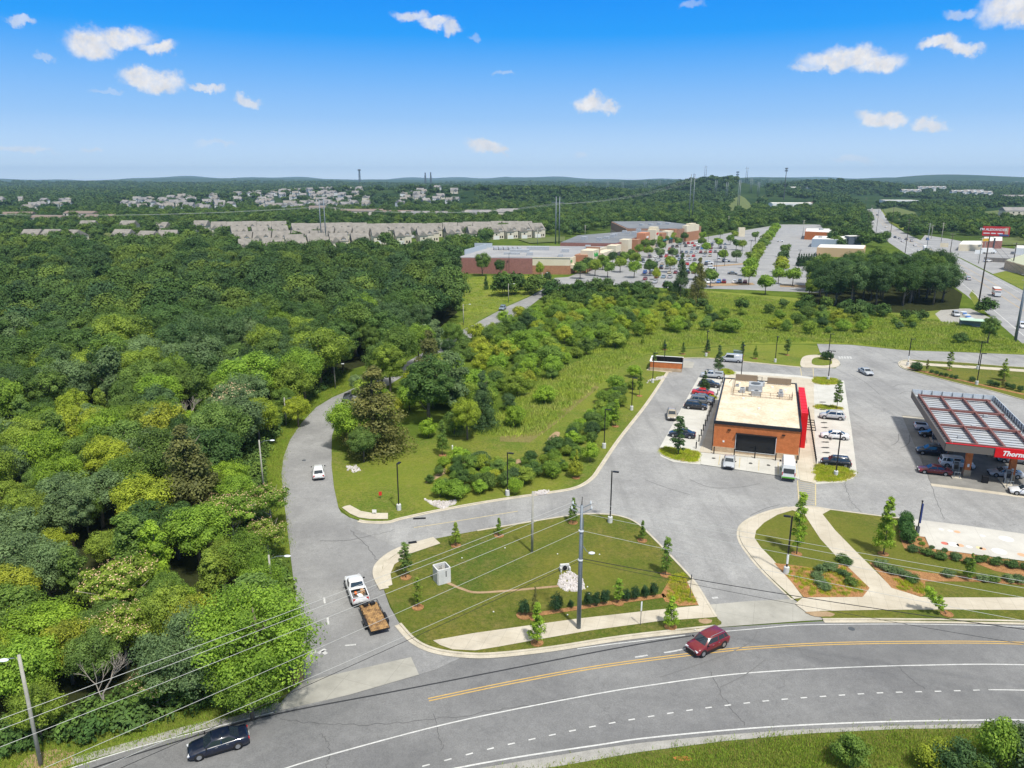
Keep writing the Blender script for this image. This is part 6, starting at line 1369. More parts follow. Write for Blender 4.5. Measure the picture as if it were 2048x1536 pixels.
def rail(pts):
    m = MB()
    for a, b in zip(pts, pts[1:]):
        a, b = Vector((*a, 0)), Vector((*b, 0)); n = max(2, int((b - a).length / .28))
        for z in (.25, .7, 1.15): m.tube([(a.x, a.y, SH + z), (b.x, b.y, SH + z)], .03, 4)
        for k in range(n + 1): p = a.lerp(b, k / n); m.tube([(p.x, p.y, SH + .1), (p.x, p.y, SH + 1.2)], .014 if k % 6 else .05, 4)
    return m.build('roof_screen', M_screen, store)
rail([(2.2, 29.0), (2.2, 17.5), (12.9, 17.5), (12.9, 20)])
for c, d in (((6.2, 22.8, .75), (2.6, 3.2, 1.3)), ((3.8, 20.6, .5), (1.0, 1.4, .8)), ((6.4, 19.0, .55), (1.9, 1.1, .9)), ((10.9, 21.8, .45), (.7, 1.2, .7)), ((10.9, 19.6, .45), (.9, 1.2, .7)), ((7.2, 26.4, .5), (1.4, 1.2, .8)), ((2.7, 24.5, .3), (.7, .7, .4))):
    u = MB().box((c[0], c[1], SH + c[2]), d).build('hvac_unit', M_hvac, store); MB().tube([(c[0], c[1], SH + c[2] + d[2] / 2), (c[0], c[1], SH + c[2] + d[2] / 2 + .06)], min(d[0], d[1]) * .36, 12).build('fan', M_dsteel, u)
m = MB(); m.tube([(6.5, 27.6, SH + .1), (6.5, 27.6, SH + 1.6), (7.3, 27.6, SH + 1.6), (7.3, 27.6, SH + .1)], .06, 5); m.tube([(1.0, 27, SH + .1), (1.6, 27, SH + .9)], .05, 5); m.build('roof_pipe', M_black, store)
for x, y in ((7.1, 9.8), (4.2, 15.6), (11.8, 24.0), (9.4, 25.5), (3.1, 26.5)): MB().box((x, y, SH + .2), (.4, .4, .3)).build('roof_vent', M_white, store)
# bollards
def bollard_proto():
    m = MB(); m.tube([(0, 0, 0), (0, 0, 1.0), (0, 0, 1.04)], [.085, .085, .05], 8); o = m.build('bollard', M_black); return o
BO = bollard_proto(); first = [True]
def bollard(p, label, group, z=.1, s=1):
    o = BO if first[0] else BO.copy()
    if not first[0]: COL.objects.link(o)
    first[0] = False; o.location = (p[0], p[1], z); o.scale = (s, s, s); tag(o, label, 'bollard', group)
for k in range(16):
    t = (k / 15) ** .85; p = G(1392 + 56 * t, 898 - 140 * t); bollard(p, 'black bollard %s from the front between the left stalls and the store' % ORD[k], 'bollards left of the store', .13, 1.2)
for k in range(5): p = at(SO, .3 + k * 3.35, -1.3); bollard(p, 'black bollard %s from the left before the big store window' % ORD[k], 'bollards before the store front', .14, 1.2)
for k in range(34): p = at(G(1632, 928), 0, k * .92); bollard(p, 'black bollard %s from the front in the row right of the store' % ORD[k], 'bollards right of the store', .13, .9)
for k in range(5): p = at(SO, 1.5 + k * 3.0, SD + 2.2); bollard(p, 'black bollard %s from the left behind the store back wall' % ORD[k], 'bollards behind the store', .13, 1.1)
m = MB(); [m.tube([(x, 0, 0), (x, 0, 1.7)], .05, 6) for x in (0, 1.6)]; [m.tube([(.4 + .35 * k, 0, .35), (.4 + .35 * k, 0, 1.4)], .14, 8) for k in range(4)]; m.tube([(0, 0, 1.6), (1.6, 0, 1.6)], .05, 6)
g = m.build('gas_bottle_rack', M_dsteel); g.location = at(SO, 11.6, SD + 1.6); g.location.z = .13; g.rotation_euler = (0, 0, GRID); tag(g, 'dark rack of gas bottles behind the store near the fin wall', 'rack')
# ---- fuel canopy --------------------------------------------------------
FO = Vector((67.0 * (46 / 46), 0, 0)); CH_ = 6.2
def GH(px, py, z): return G(px, py, z)
fo = GH(1892, 886, CH_); CW, CD = 13.8, 31.0
can = empty('fuel_canopy', (fo.x, fo.y, 0), GRID, 'fuel station canopy with open ribbed steel deck, brown beams and red sign', 'canopy')
M_fascia = mat('brown_fascia', (.13, .115, .10), .6); M_deck = mat('deck_steel', rough=.5, metal=.3, fn=lambda n, b: (lambda p: (lambda s: n.l(n.mix(n.m('LESS_THAN', n.m('FRACT', n.m('MULTIPLY', s.outputs[1], 3.2)), .4), n.mix(n.mr(n.noise(p, .5, 4), .35, .65), (.50, .52, .55), (.62, .64, .66)), (.38, .40, .43)), b.inputs['Base Color']))((lambda q: (n.l(p, q.inputs[0]), q)[1])(n.n('ShaderNodeSeparateXYZ'))))(posn(n, True)))
M_beam = mat('brown_steel_beam', (.20, .085, .07), .6)
MB().box((CW / 2, CD / 2, CH_ - .75), (CW - .5, CD - .5, .3)).build('deck', M_deck, can)
fm = MB(); fm.box((CW / 2, 0, CH_ - .62), (CW, .16, 1.25)); fm.box((0, CD / 2, CH_ - .62), (.16, CD - .16, 1.25)); fm.build('fascia', M_fascia, can)
MB().box((CW / 2, -.02, CH_ + .03), (CW + .04, .2, .10)).build('red_edge', M_red, can)
m = MB(); m.box((CW / 2, CD, CH_ - .45), (CW, .12, 1.6)); m.box((CW, CD / 2, CH_ - .45), (.12, CD - .12, 1.6)); bp = m.build('back_panel', mat('galvanised_panel', rough=.5, metal=.3, fn=speckle((.48, .53, .57), (.62, .66, .68), .4, 4, obj=True)), can)
m = MB()
for k in range(9): x = k * CW / 8; m.box((x, CD - .12, CH_ - .35), (.05, .12, 1.4)); m.tube([(x, CD - .1, CH_ + .3), (x, CD - .9, CH_ - .6)], .03, 4)
for k in range(24): y = k * CD / 23; m.box((CW - .12, y, CH_ - .35), (.12, .05, 1.4)); m.tube([(CW - .1, y, CH_ + .3), (CW - .8, y, CH_ - .6)], .03, 4)
m.build('panel_brace', M_dsteel, bp)
bx_ = [.9, 4.6, 8.3]; by_ = [.8, 10.2, 19.6, 28.6]
for k, x in enumerate(bx_ + [CW - 1.6]): MB().box((x, CD / 2 - .4, CH_ - .22), (.28, CD - 2.6, .42)).build('beam', M_beam, can)
for y in by_: MB().box((CW / 2, y, CH_ - .12), (CW - 2.2, .34, .36)).build('cross_beam', M_beam, can)
m = MB()
for k in range(22): m.box((CW / 2, 1.2 + k * 1.32, CH_ - .55), (CW - 1.2, .05, .08))
m.build('purlin', M_dsteel, can)
for k in range(3):
    u = MB().box((3 + k * 3.4, 5 + k * 7 % 20, CH_ - .4), (.7, .5, .4)).build('junction_box', M_hvac, can)
for x in (4.3, 10.4):
    for y in (3.4, 14.6, 25.8):
        c = MB().box((x, y, 2.9), (.85, .85, 4.7)).build('column', M_brick, can); MB().box((x, y, .55), (1.0, 1.0, 1.1)).build('column_base', M_tan, c); MB().box((x, y - .45, 1.9), (.3, .1, .5)).build('notice', M_white, c)
sg_ = MB().box((CW - 3.4, -.14, CH_ - .68), (7.4, .14, 1.5)).build('sign', M_red, can)
sx = CW - 7.1
text_mesh('Thorntons', 1.05, M_white, 'sign_text', sg_, (sx + .9, -.222, CH_ - .72), (math.pi / 2, 0, 0), shear=.3, ext=.02, bold=.035, align='LEFT')
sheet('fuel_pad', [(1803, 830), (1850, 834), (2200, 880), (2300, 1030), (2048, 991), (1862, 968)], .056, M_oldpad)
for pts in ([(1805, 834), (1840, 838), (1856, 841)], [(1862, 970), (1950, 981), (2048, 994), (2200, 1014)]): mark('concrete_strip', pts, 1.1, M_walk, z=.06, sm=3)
# pumps
def pump(px, py, lab, u=0):
    p = G(px, py); r = empty('fuel_pump', (p.x, p.y, .06), GRID, lab, 'fuel pump')
    MB().box((0, 0, .09), (1.3, 4.2, .18)).build('island_base', M_kerb, r)
    b = MB().box((0, 0, 1.2), (.65, 1.0, 2.0)).build('cabinet', M_dsteel, r); MB().box((-.34, 0, 1.35), (.03, .7, .9)).build('screen', M_head, b); MB().box((0, -.51, 1.5), (.5, .03, .7)).build('panel', M_glass, b)
    m = MB(); m.box((-.42, -.6, 1.3), (.1, .1, 2.4)); m.box((.42, -.6, 1.3), (.1, .1, 2.4)); m.box((0, -.6, 2.5), (1.0, .2, .14)); m.build('frame', M_steel, r)
    m = MB(); m.tube([(.2, -.3, 1.9), (.5, -.4, 1.5), (.42, -.4, .7), (.3, -.5, 1.2)], .03, 5); m.build('hose', M_black, r)
    m = MB(); m.tube([(-.4, -1.8, .1), (-.4, -1.8, 1.1), (.4, -1.8, 1.1), (.4, -1.8, .1)], .06, 6); m.build('guard_rail', M_steel, r)
pump(1908, 950, 'fuel pump beside the dark red sedan under the canopy front'); pump(2012, 968, 'fuel pump right of the second brick canopy column'); pump(1880, 905, 'fuel pump between the dark blue suv and the white minivan'); pump(1868, 880, 'fuel pump at the left canopy edge between two dark cars')
m = MB(); m.box((0, 0, .5), (.8, .6, 1.0), top=(1.05, 1.05)); m.box((0, 0, 1.05), (.9, .7, .12)); o = m.build('trash_bin', M_black); o.location = G(1969, 966); o.location.z = .06; o.rotation_euler = (0, 0, GRID); tag(o, 'black trash bin between the two front canopy columns', 'trash bin')
# ---- brick enclosure ------------------------------------------------------
en = G(1300, 741); r = empty('brick_enclosure', (en.x, en.y, .1), GRID + .06, 'open brick trash enclosure with white coping and black gates', 'enclosure'); W_, D_ = 7.6, 6.2
for c, d in (((W_ / 2, 0, 1.5), (W_, .3, 1.4)), ((W_ / 2, D_, 1.5), (W_, .3, 1.4)), ((0, D_ / 2, 1.5), (.3, D_ - .3, 1.4))): MB().box(c, d).build('wall', M_brick, r)
for c, d in (((W_ / 2, 0, .4), (W_ + .06, .36, .8)), ((0, D_ / 2, .4), (.36, D_ - .36, .8)), ((W_ / 2, D_, .4), (W_, .34, .8))): MB().box(c, d).build('base', M_tan, r)
for c, d in (((W_ / 2, 0, 2.26), (W_ + .2, .44, .12)), ((W_ / 2, D_, 2.26), (W_ + .2, .44, .12)), ((0, D_ / 2, 2.26), (.44, D_ - .44, .12))): MB().box(c, d).build('coping', M_white, r)
for y in (D_ * .27, D_ * .73): MB().box((W_, y, 1.15), (.1, D_ * .45, 2.1)).build('gate', M_black, r)
m = MB(); m.box((W_ / 2, D_ - .24, 1.3), (W_ - .4, .04, 2.0)); m.build('liner', M_black, r)
sheet('concrete_pad', [(1293, 741), (1300, 733), (1347, 741), (1343, 746)], .12, M_walk)
sheet('concrete_pad', [(1349, 729), (1364, 721), (1389, 725), (1385, 737), (1350, 735)], .07, M_apron)
m = MB(); m.box((0, 0, .6), (1.8, 1.1, 1.2), top=(1.1, 1.1)); o = m.build('dumpster', mat('blue_dumpster', (.05, .15, .3), .6)); o.location = at(en, 2.8, 3.2); o.location.z = .1; o.rotation_euler = (0, 0, GRID); tag(o, 'blue dumpster inside the brick enclosure', 'dumpster')
rr = random.Random(4); m = MB(); [m.ball((rr.uniform(-.9, .9), rr.uniform(-.5, .5), .95 + rr.uniform(0, .4)), rr.uniform(.2, .4), nu=7, nv=4) for k in range(9)]; m.box((0, 0, .5), (2.0, 1.4, 1.0)); o = m.build('trash_heap', mat('trash_bag_tan', (.40, .32, .2), .6)); o.location = at(en, 5.0, 3.2); o.location.z = .1; tag(o, 'heap of tan trash bags inside the brick enclosure', 'trash')
m = MB(); m.box((0, 0, .7), (2.2, 1.6, 1.4)); m.box((0, 0, 1.45), (2.3, 1.7, .1)); o = m.build('transformer_box', mat('green_grey_box', (.14, .18, .16), .6)); o.location = G(1475, 712); o.rotation_euler = (0, 0, GRID); tag(o, 'grey green transformer box on the grass behind the silver cargo van', 'transformer box')
# ---- concrete box, outlet and riprap on the island lawn ---------------------
def concrete_box():
    c = G(884, 1163); r = empty('concrete_box', (c.x, c.y, .12), R(28), 'open topped white cast concrete utility box on the island lawn', 'concrete box')
    a, h, t = 1.55, 1.9, .14
    for c_, d in (((0, -a / 2, h / 2), (a, t, h)), ((0, a / 2, h / 2), (a, t, h)), ((-a / 2, 0, h / 2), (t, a - t, h)), ((a / 2, 0, h / 2), (t, a - t, h))): MB().box(c_, d).build('side_wall', M_pconc, r)
    MB().box((0, 0, .1), (a - t, a - t, .2)).build('floor_slab', M_pconc, r)
    for z in (.5, .9, 1.3, 1.6): MB().tube([(.25, a / 2 - t / 2 - .02, z), (.25, a / 2 - .25, z), (-.05, a / 2 - .25, z), (-.05, a / 2 - t / 2 - .02, z)], .02, 5).build('rung', M_black, r)
    MB().box((.20, -a / 2 - t / 2 - .004, h * .66), (.10, .012, .75)).build('slot', M_black, r)
concrete_box()
c = G(1130, 1143); o = empty('drain_outlet', (c.x, c.y, .12), R(10), 'concrete drain outlet with dark round pipe mouth above the stone patch', 'drain outlet')
N = 16; m = MB(); m.box((0, .25, .35), (1.1, .3, .8)); m.box((-.55, 0, .25), (.16, .7, .5)); m.box((.55, 0, .25), (.16, .7, .5)); m.build('headwall', M_pconc, o); m = MB(); m.tube([(0, -.05, .36), (0, .12, .36)], .27, 14); m.build('pipe_mouth', M_black, o)
def rocks(name, poly, n, smin, smax, label, z=.12, col=None):
    rr = random.Random(n); P = [(q.x, q.y) for q in GL(poly)]; x0, x1, y0, y1 = min(p[0] for p in P), max(p[0] for p in P), min(p[1] for p in P), max(p[1] for p in P); m = MB(); k = 0
    while k < n:
        a, b = rr.uniform(x0, x1), rr.uniform(y0, y1)
        if not inpoly(a, b, P): continue
        s = rr.uniform(smin, smax); m.box((a, b, z + s * .3), (s, s * rr.uniform(.6, 1), s * .7), rz=rr.uniform(0, 3), top=(rr.uniform(.4, .8), rr.uniform(.4, .8))); k += 1
    return tag(m.build(name, mat('rock_' + name, rough=.95, fn=speckle((.42, .38, .36), (.72, .68, .66), 1.3, 6))), label, 'rocks', kind='stuff')
rocks('riprap', [(1120, 1152), (1135, 1144), (1150, 1150), (1166, 1162), (1170, 1180), (1150, 1185), (1128, 1184), (1116, 1172)], 620, .10, .26, 'patch of pale pinkish stones below the drain outlet')
rocks('riprap', [(845, 998), (860, 1003), (885, 1004), (912, 1003), (910, 1010), (885, 1020), (865, 1012)], 320, .12, .3, 'grey stones at the left foot of the drainage basin')
rocks('riprap', [(1068, 986), (1085, 982), (1100, 984), (1090, 990), (1070, 992)], 120, .12, .3, 'grey stones at the kerb near the basin lamp')
rocks('riprap', [(693, 934), (712, 932), (722, 942), (708, 947), (695, 942)], 120, .12, .3, 'small patch of stones on the lawn right of the white suv')
rocks('riprap', [(1300, 760), (1325, 753), (1334, 756), (1300, 765), (1292, 768)], 90, .15, .35, 'stones at the flume beside the lot kerb')
def grate(px, py, a, w, d, lab, z=.07):
    p = G(px, py); m = MB(); m.box((0, 0, 0), (w, .06, .04)); m.box((0, d, 0), (w, .06, .04)); [m.box((-w / 2 + k * w / 7, d / 2, 0), (.05, d, .04)) for k in range(8)]; m.box((0, d / 2, -.012), (w, d, .012)); o = m.build('storm_drain', M_black); o.location = (p.x, p.y, z); o.rotation_euler = (0, 0, a); tag(o, lab, 'storm drain')
grate(826, 1089, .3, 1.0, .5, 'dark storm drain grate on the island corner walk', .19); grate(839, 1039, .1, 1.7, .3, 'black kerb inlet at the start of the access road kerb', .12); grate(1755, 1241, 0, 1.1, .4, 'rusty kerb inlet in the gutter of the right main road kerb', .09); grate(1355, 1262, .15, .9, .4, 'small gutter grate next to the maroon car', .09)
M_sbrick = mat('shop_brick', rough=.9, fn=brickf((.36, .165, .085), (.41, .20, .11), (.33, .19, .12), .5))
# ---- shopping centre --------------------------------------------------------
def prism_part(name, px_top, z0, z1, m_, parent, base=None):
    pts = [GH(x, y, z1) for x, y in px_top]; mb = MB().prism([(p.x, p.y) for p in pts][::-1] if False else [(p.x, p.y) for p in pts], z0, z1); o = mb.build(name, m_, parent); return o
def poly_part(name, P, z0, z1, m_, parent): return MB().prism(P, z0, z1).build(name, m_, parent)
V2 = lambda q: (q.x, q.y)
S1 = [(-27, 372), (28, 368), (54, 432), (-11, 438)]
g1 = empty('grocery_building', (0, 400, 0), 0, 'large flat roofed grocery with red side wall at the left end of the shops', 'store')
for o_ in [poly_part('red_wall', [(-27, 372), (10, 369.3), (12, 374), (30, 434), (-11, 438)], 0, 7.6, M_redbrick, g1), poly_part('brick_wall', [(10.02, 369.2), (28, 368), (54, 432), (30.2, 434)], 0, 4.3, M_sbrick, g1), poly_part('cream_wall', [(10.02, 369.2), (28, 368), (54, 432), (30.2, 434)], 4.3, 7.9, M_cream, g1)]: pass
poly_part('roof', [(-26.6, 372.6), (27.5, 368.6), (53, 431.5), (-10.8, 437.4)], 7.6, 7.98, M_roofg, g1)
poly_part('roof_edge', [(10, 369.0), (28.3, 367.7), (28.5, 368.3), (10.2, 369.6)], 7.9, 8.3, M_cream, g1)
def wallbox(name, x, y, z0, z1, w, d, a, m_, parent): return MB().box((x, y, (z0 + z1) / 2), (w, d, z1 - z0), rz=a).build(name, m_, parent)
FA = math.atan2(432 - 368, 54 - 28)
wallbox('entrance_block', 37, 384, 0, 8.6, 16, 6, FA, M_sbrick, g1); e = wallbox('sign_gable', 39.5, 384, 5.0, 10.6, 12.0, 6.4, FA, M_cream, g1); wallbox('entrance_block', 43, 403, 0, 10.2, 3, 7, FA, M_sbrick, g1)
wallbox('colonnade', 50, 412, 4.0, 7.2, 22, 5, FA, M_cream, g1)
for k in range(7): wallbox('colonnade_pier', 34 + k * 3.2, 376.5 + k * 7.6, 0, 4.4, 1.2, 1.2, FA, M_tan, g1)
wallbox('awning_block', 31, 372, 2.8, 4.6, 6, 5, FA, M_cream, g1)
nrm = Vector((math.sin(FA), -math.cos(FA), 0)); pp = Vector((39.5, 384, 8.2)) + nrm * 3.25
M_green = mat('sign_green', (.03, .35, .06), .6)
text_mesh('Publix', 2.9, M_green, 'sign_text', g1, pp, (math.pi / 2, 0, FA), ext=.08, bold=.06)
for z in (5.7, 6.4): wallbox('small_sign', 28.9 + nrm.x * .3, 370.4 + nrm.y * .3, z, z + .35, 2.6, .12, FA, M_green, g1)
for x, y, w, d, h in ((4, 398, 10, 4, 1.6), (9, 382, 3.0, 3, 1.6), (24, 374, 2.4, 2.4, 1.4), (28, 398, 4, 3, 1.8), (42, 420, 3, 3, 1.8), (14, 410, 12, 4, 2.0), (0, 386, 8, 3, 1.2)):
    u = wallbox('hvac_unit', x, y, 7.9, 7.9 + h, w, d, -.08, M_hvac, g1)
wallbox('roof_screen', -19, 402, 7.9, 10.4, .4, 36, -.28, mat('pale_screen', (.42, .47, .5), .6), g1); wallbox('roof_screen', -16, 425, 7.9, 10.4, 10, .4, -.1, mat('pale_screen', (.42, .47, .5), .6), g1)
for k in range(6): wallbox('condenser', -9 + k * 2.6, 412 - k * .2, 8.2, 9.4, 1.8, 5, .1, M_hvac, g1)
g2 = empty('shop_row', (60, 480, 0), 0, 'long shop row with dark roof and cream and brick fronts behind the grocery', 'shops')
poly_part('wall', [(29, 458), (62, 452), (89, 515), (134 - 14, 566), (96, 566), (44, 515)], 0, 7.8, M_redbrick, g2); poly_part('roof', [(29.5, 458.6), (61.5, 452.8), (88.4, 515), (119, 565), (96, 565), (44.5, 514.5)], 7.8, 8.1, M_roofd, g2)
FB = math.atan2(515 - 440, 89 - 57); NB2 = Vector((math.sin(FB), -math.cos(FB), 0))
for k, (s, L, h, m_) in enumerate([(.02, 12, 7.4, M_cream), (.17, 9, 9.3, M_cream), (.30, 8, 8, M_sbrick), (.42, 13, 11.2, mat('salmon_stucco', (.52, .22, .12), .8)), (.58, 11, 12.0, M_cream), (.70, 9, 8.6, M_sbrick), (.82, 11, 9.0, M_cream), (.93, 9, 9.6, M_sbrick)]):
    p = Vector((59, 446, 0)).lerp(Vector((122, 566, 0)), s); fa = FB if s < .6 else math.atan2(566 - 515, 120 - 89); b_ = wallbox('shop_front', p.x, p.y, 0, h, L, 5.5, fa, m_, g2)
    if k in (4,): wallbox('arch_top', p.x, p.y, h, h + 1.6, L * .55, 5.4, fa, M_cream, g2)
    wallbox('shop_window', p.x + nrm.x * 2.8, p.y + nrm.y * 2.8, .4, 3.4, L * .8, .1, fa, M_glass, g2)
    if k in (3, 4): wallbox('shop_sign', p.x + NB2.x * 2.85, p.y + NB2.y * 2.85, h - 3.4, h - 2.2, 5.5, .2, fa, M_white if k == 3 else M_red, g2)
    if k in (2, 5, 6): wallbox('awning', p.x + NB2.x * 3.4, p.y + NB2.y * 3.4, 3.6, 4.4, L * .9, 1.2, fa, mat('teal_awning', (.02, .16, .18), .7), g2)
rr = random.Random(2)
for k in range(9): t = k / 9; p = Vector((46, 465, 0)).lerp(Vector((98, 555, 0)), t); wallbox('hvac_unit', p.x + rr.uniform(-8, 8), p.y, 8.1, 8.1 + rr.uniform(1.2, 2.4), rr.uniform(2, 5), 3, FB, M_hvac, g2)
g3 = empty('department_store', (110, 590, 0), 0, 'brick department store with gabled sign front at the far end of the shopping row', 'store')
A3 = [(84, 562), (122, 556), (146, 590), (128, 655), (84, 650)]
poly_part('wall', A3, 0, 9.4, mat('brown_brick', rough=.9, fn=brickf((.30, .16, .10), (.36, .20, .13), (.28, .18, .12), .5)), g3); poly_part('base', [(83.8, 561.8), (122.1, 555.7), (146.3, 590), (128, 655.2), (83.8, 650)], 0, 3.4, M_tan, g3); poly_part('roof', [(85, 563), (121.6, 557), (145, 590), (127, 654), (85, 649)], 9.4, 9.75, M_roofd, g3)
F3 = math.atan2(590 - 556, 146 - 122); N3 = Vector((math.sin(F3), -math.cos(F3), 0)); p3 = Vector((134, 573, 0)); wallbox('gable_front', p3.x, p3.y, 0, 11.4, 24, 3.5, F3, M_cream, g3); wallbox('gable_peak', p3.x, p3.y, 11.4, 12.6, 11, 3.4, F3, M_cream, g3); wallbox('brick_band', p3.x + N3.x * .1, p3.y + N3.y * .1, 0, 6.8, 24.3, 3.6, F3, M_sbrick, g3)
wallbox('logo', p3.x + N3.x * 1.85 - 2, p3.y + N3.y * 1.85 - 2, 8.0, 11.0, 3.2, .2, F3, M_red, g3)
for k in range(4): wallbox('hvac_unit', 100 + k * 8, 590 + k * 6, 9.7, 11.3, 4, 3, F3, M_hvac, g3)
for s, c_ in ((.1, M_red), (.5, M_white)): wallbox('wall_logo', 100 + s * 30, 559.5 - s * 4.6 - .2, 5.2, 6.8, 3.4, .3, -.155, c_, g3)
for g_ in (g1, g2, g3):
    for q_ in g_.children: q_.location = q_.location - g_.location
# ---- restaurants right of the far car park ------------------------------------
def flatbld(name, pxs, z, m_, mr_, label, base=None, H0=0):
    P = [(q.x, q.y) for q in (GH(x, y, z) for x, y in pxs)]; cx = sum(p[0] for p in P) / len(P); cy = sum(p[1] for p in P) / len(P); r = empty(name, (cx, cy, 0), 0, label, 'building'); Q = [(a - cx, b - cy) for a, b in P]
    poly_part('wall', Q, 0, z, m_, r); poly_part('roof', [(a * .97, b * .97) for a, b in Q], z, z + .2, mr_, r); return r
M_wroof = mat('white_roof', rough=.8, fn=speckle((.62, .60, .55), (.74, .73, .70), .2, 2)); M_bgrey = mat('blue_grey_siding', (.34, .40, .46), .8)
r_ = flatbld('restaurant', [(1610, 463), (1677, 466), (1679, 458), (1612, 457)], 6, M_brick, M_wroof, 'brick restaurant with white roof farthest back beside the car park'); MB().box((0, 2, 6.8), (3, 2, 1.2)).build('hvac_unit', M_hvac, r_)
r_ = flatbld('restaurant', [(1624, 478), (1690, 480), (1700, 473), (1630, 472)], 5.5, M_bgrey, M_wroof, 'blue grey restaurant with white flat roof in the middle of three'); MB().box((14, -4, 3.6), (9, 7, 6.8)).build('corner_block', mat('slate_trim', (.10, .12, .16), .7), r_); MB().box((14, -4, 7.1), (9.3, 7.3, .3)).build('corner_roof', M_wroof, r_); MB().box((-7, 0, 6.1), (2, 2, 1.0)).build('hvac_unit', M_hvac, r_)
r_ = flatbld('restaurant', [(1634, 495), (1728, 498), (1732, 491), (1640, 489)], 5.2, mat('tan_stucco', (.55, .38, .22), .9), M_wroof, 'tan restaurant nearest the oak clump with small dark windows')
for k in range(5): MB().box((-9 + k * 4.3, -4.2, 2.6), (1.2, .3, 1.8)).build('window', M_glass, r_)
# ---- right side highway buildings ---------------------------------------------
r_ = flatbld('roadside_shop', [(2010, 521), (2060, 535), (2110, 520), (2050, 508)], 4.5, M_tan, mat('olive_roof', (.40, .42, .30), .8), 'roadside shop with pale olive roof and porch at the right picture edge')
for k in range(4): MB().box((-9 + k * 3, -8 - k * .5, 1.8), (.3, .3, 3.6)).build('porch_post', M_wood, r_)
r_ = flatbld('white_shed', [(2030, 496), (2070, 498), (2070, 492), (2032, 491)], 4, M_white, M_wroof, 'white shed with blue doors behind the board fence');
for k in range(2): MB().box((-5 + k * 3, -2.6, 1.6), (1.5, .6, 2.6)).build('door', mat('blue_door', (.05, .15, .4), .6), r_)
r_ = flatbld('low_building', [(1918, 489), (1965, 490), (1965, 482), (1925, 482)], 4, M_cream, M_wroof, 'low cream building behind the red billboard')
r_ = flatbld('brick_house', [(1965, 482), (2005, 482), (2005, 474), (1968, 474)], 5, M_redbrick, M_wroof, 'small red brick building with pale roof right below the red billboard')
f0, f1 = G(1967, 523), G(2025, 526); m = MB(); L = (f1 - f0).length; m.box((L / 2, 0, 1.2), (L, .1, 2.4)); [m.box((k * 2.4, -.08, 1.25), (.15, .12, 2.5)) for k in range(int(L / 2.4) + 1)]; o = m.build('board_fence', mat('weathered_board', (.22, .20, .18), .9)); o.location = f0; o.rotation_euler = (0, 0, math.atan2(f1.y - f0.y, f1.x - f0.x)); tag(o, 'weathered grey board fence behind the white suv in the yard', 'fence')
# billboard
bb = G(1985, 505); r = empty('billboard', (bb.x, bb.y, 0), R(-35), 'red billboard with bold white lettering on a single post beside the highway', 'billboard')
m = MB(); m.tube([(0, 0, 0), (0, 0, 9)], .5, 10); m.build('post', M_dsteel, r); z0 = hgt(1985, 505, 472); z1 = hgt(1985, 505, 453); hh = z1 - z0; ww = 14.5
MB().box((0, 0, (z0 + z1) / 2), (ww, .6, hh)).build('panel', mat('billboard_red', (.55, .03, .035), .6), r); MB().box((0, -.5, z0 - .25), (ww, 1.3, .15)).build('catwalk', M_dsteel, r)
text_mesh("I'M ALEXANDER.", 2.05, M_white, 'sign_text', r, (-1.2, -.34, z0 + hh * .66), (math.pi / 2, 0, 0), ext=.02, bold=.05); [MB().box((x, -.32, z0 + hh * .27), (w, .05, hh * .10)).build('sign_line', M_white, r) for x, w in ((-4.9, 3.4), (-1.2, 2.6), (2.4, 2.8))]
MB().box((5.6, -.32, z0 + hh * .5), (1.9, .05, hh * .8)).build('portrait_panel', mat('skin_tone_print', (.55, .32, .2), .7), r); MB().box((4.6, -.33, z0 + hh * .12), (5, .05, hh * .16)).build('blue_strip', mat('blue_print', (.05, .1, .25), .7), r)
m = MB(); m.tube([(0, 0, 0), (0, 0, 7)], .25, 8); o = m.build('pylon_sign', M_wood); o.location = G(1968, 503); tag(o, 'pole with yellow sign board below the billboard', 'sign'); MB().box((0, 0, 7.4), (4.2, .4, 1.8)).build('board', mat('yellow_board', (.65, .42, .04), .6), o)
# roadside stall
s0 = G(1950, 655); m = MB(); o = empty('roadside_stall', (s0.x, s0.y, 0), GRID - .1, 'pale green awning stall on the gravel yard beside the highway', 'stall'); MB().box((0, 0, 2.4), (9, 4.5, .15), top=(1, 1)).build('canopy', mat('pale_green_canvas', (.42, .58, .45), .8), o); [MB().tube([(x, y, 0), (x, y, 2.4)], .05, 5).build('leg', M_steel, o) for x in (-4.3, 4.3) for y in (-2, 2)]; MB().box((0, 2.1, 1.1), (8.6, .05, 2.0)).build('side_cloth', mat('net', (.35, .35, .28), .9), o)
rr = random.Random(8)
for k in range(7):
    p = G(1926 + 3.4 * k, 626 + 3.2 * k); m = MB(); m.box((0, 0, .4), (2.4, 1.2, .06)); [m.box((x, y, .2), (.06, .06, .4)) for x in (-1, 1) for y in (-.5, .5)]; m.box((0, 0, .5), (2.0, 1.0, .15)); o = m.build('display_table', mat('goods_blue' if k % 2 else 'goods_white', (.10, .22, .5) if k % 2 else (.6, .65, .7), .8)); o.location = p; o.rotation_euler = (0, 0, rr.uniform(0, 1)); tag(o, '%s covered display table in the row beside the roadside stall' % ('blue' if k % 2 else 'white'), 'table', '%s tables beside the stall' % ('blue' if k % 2 else 'white'))
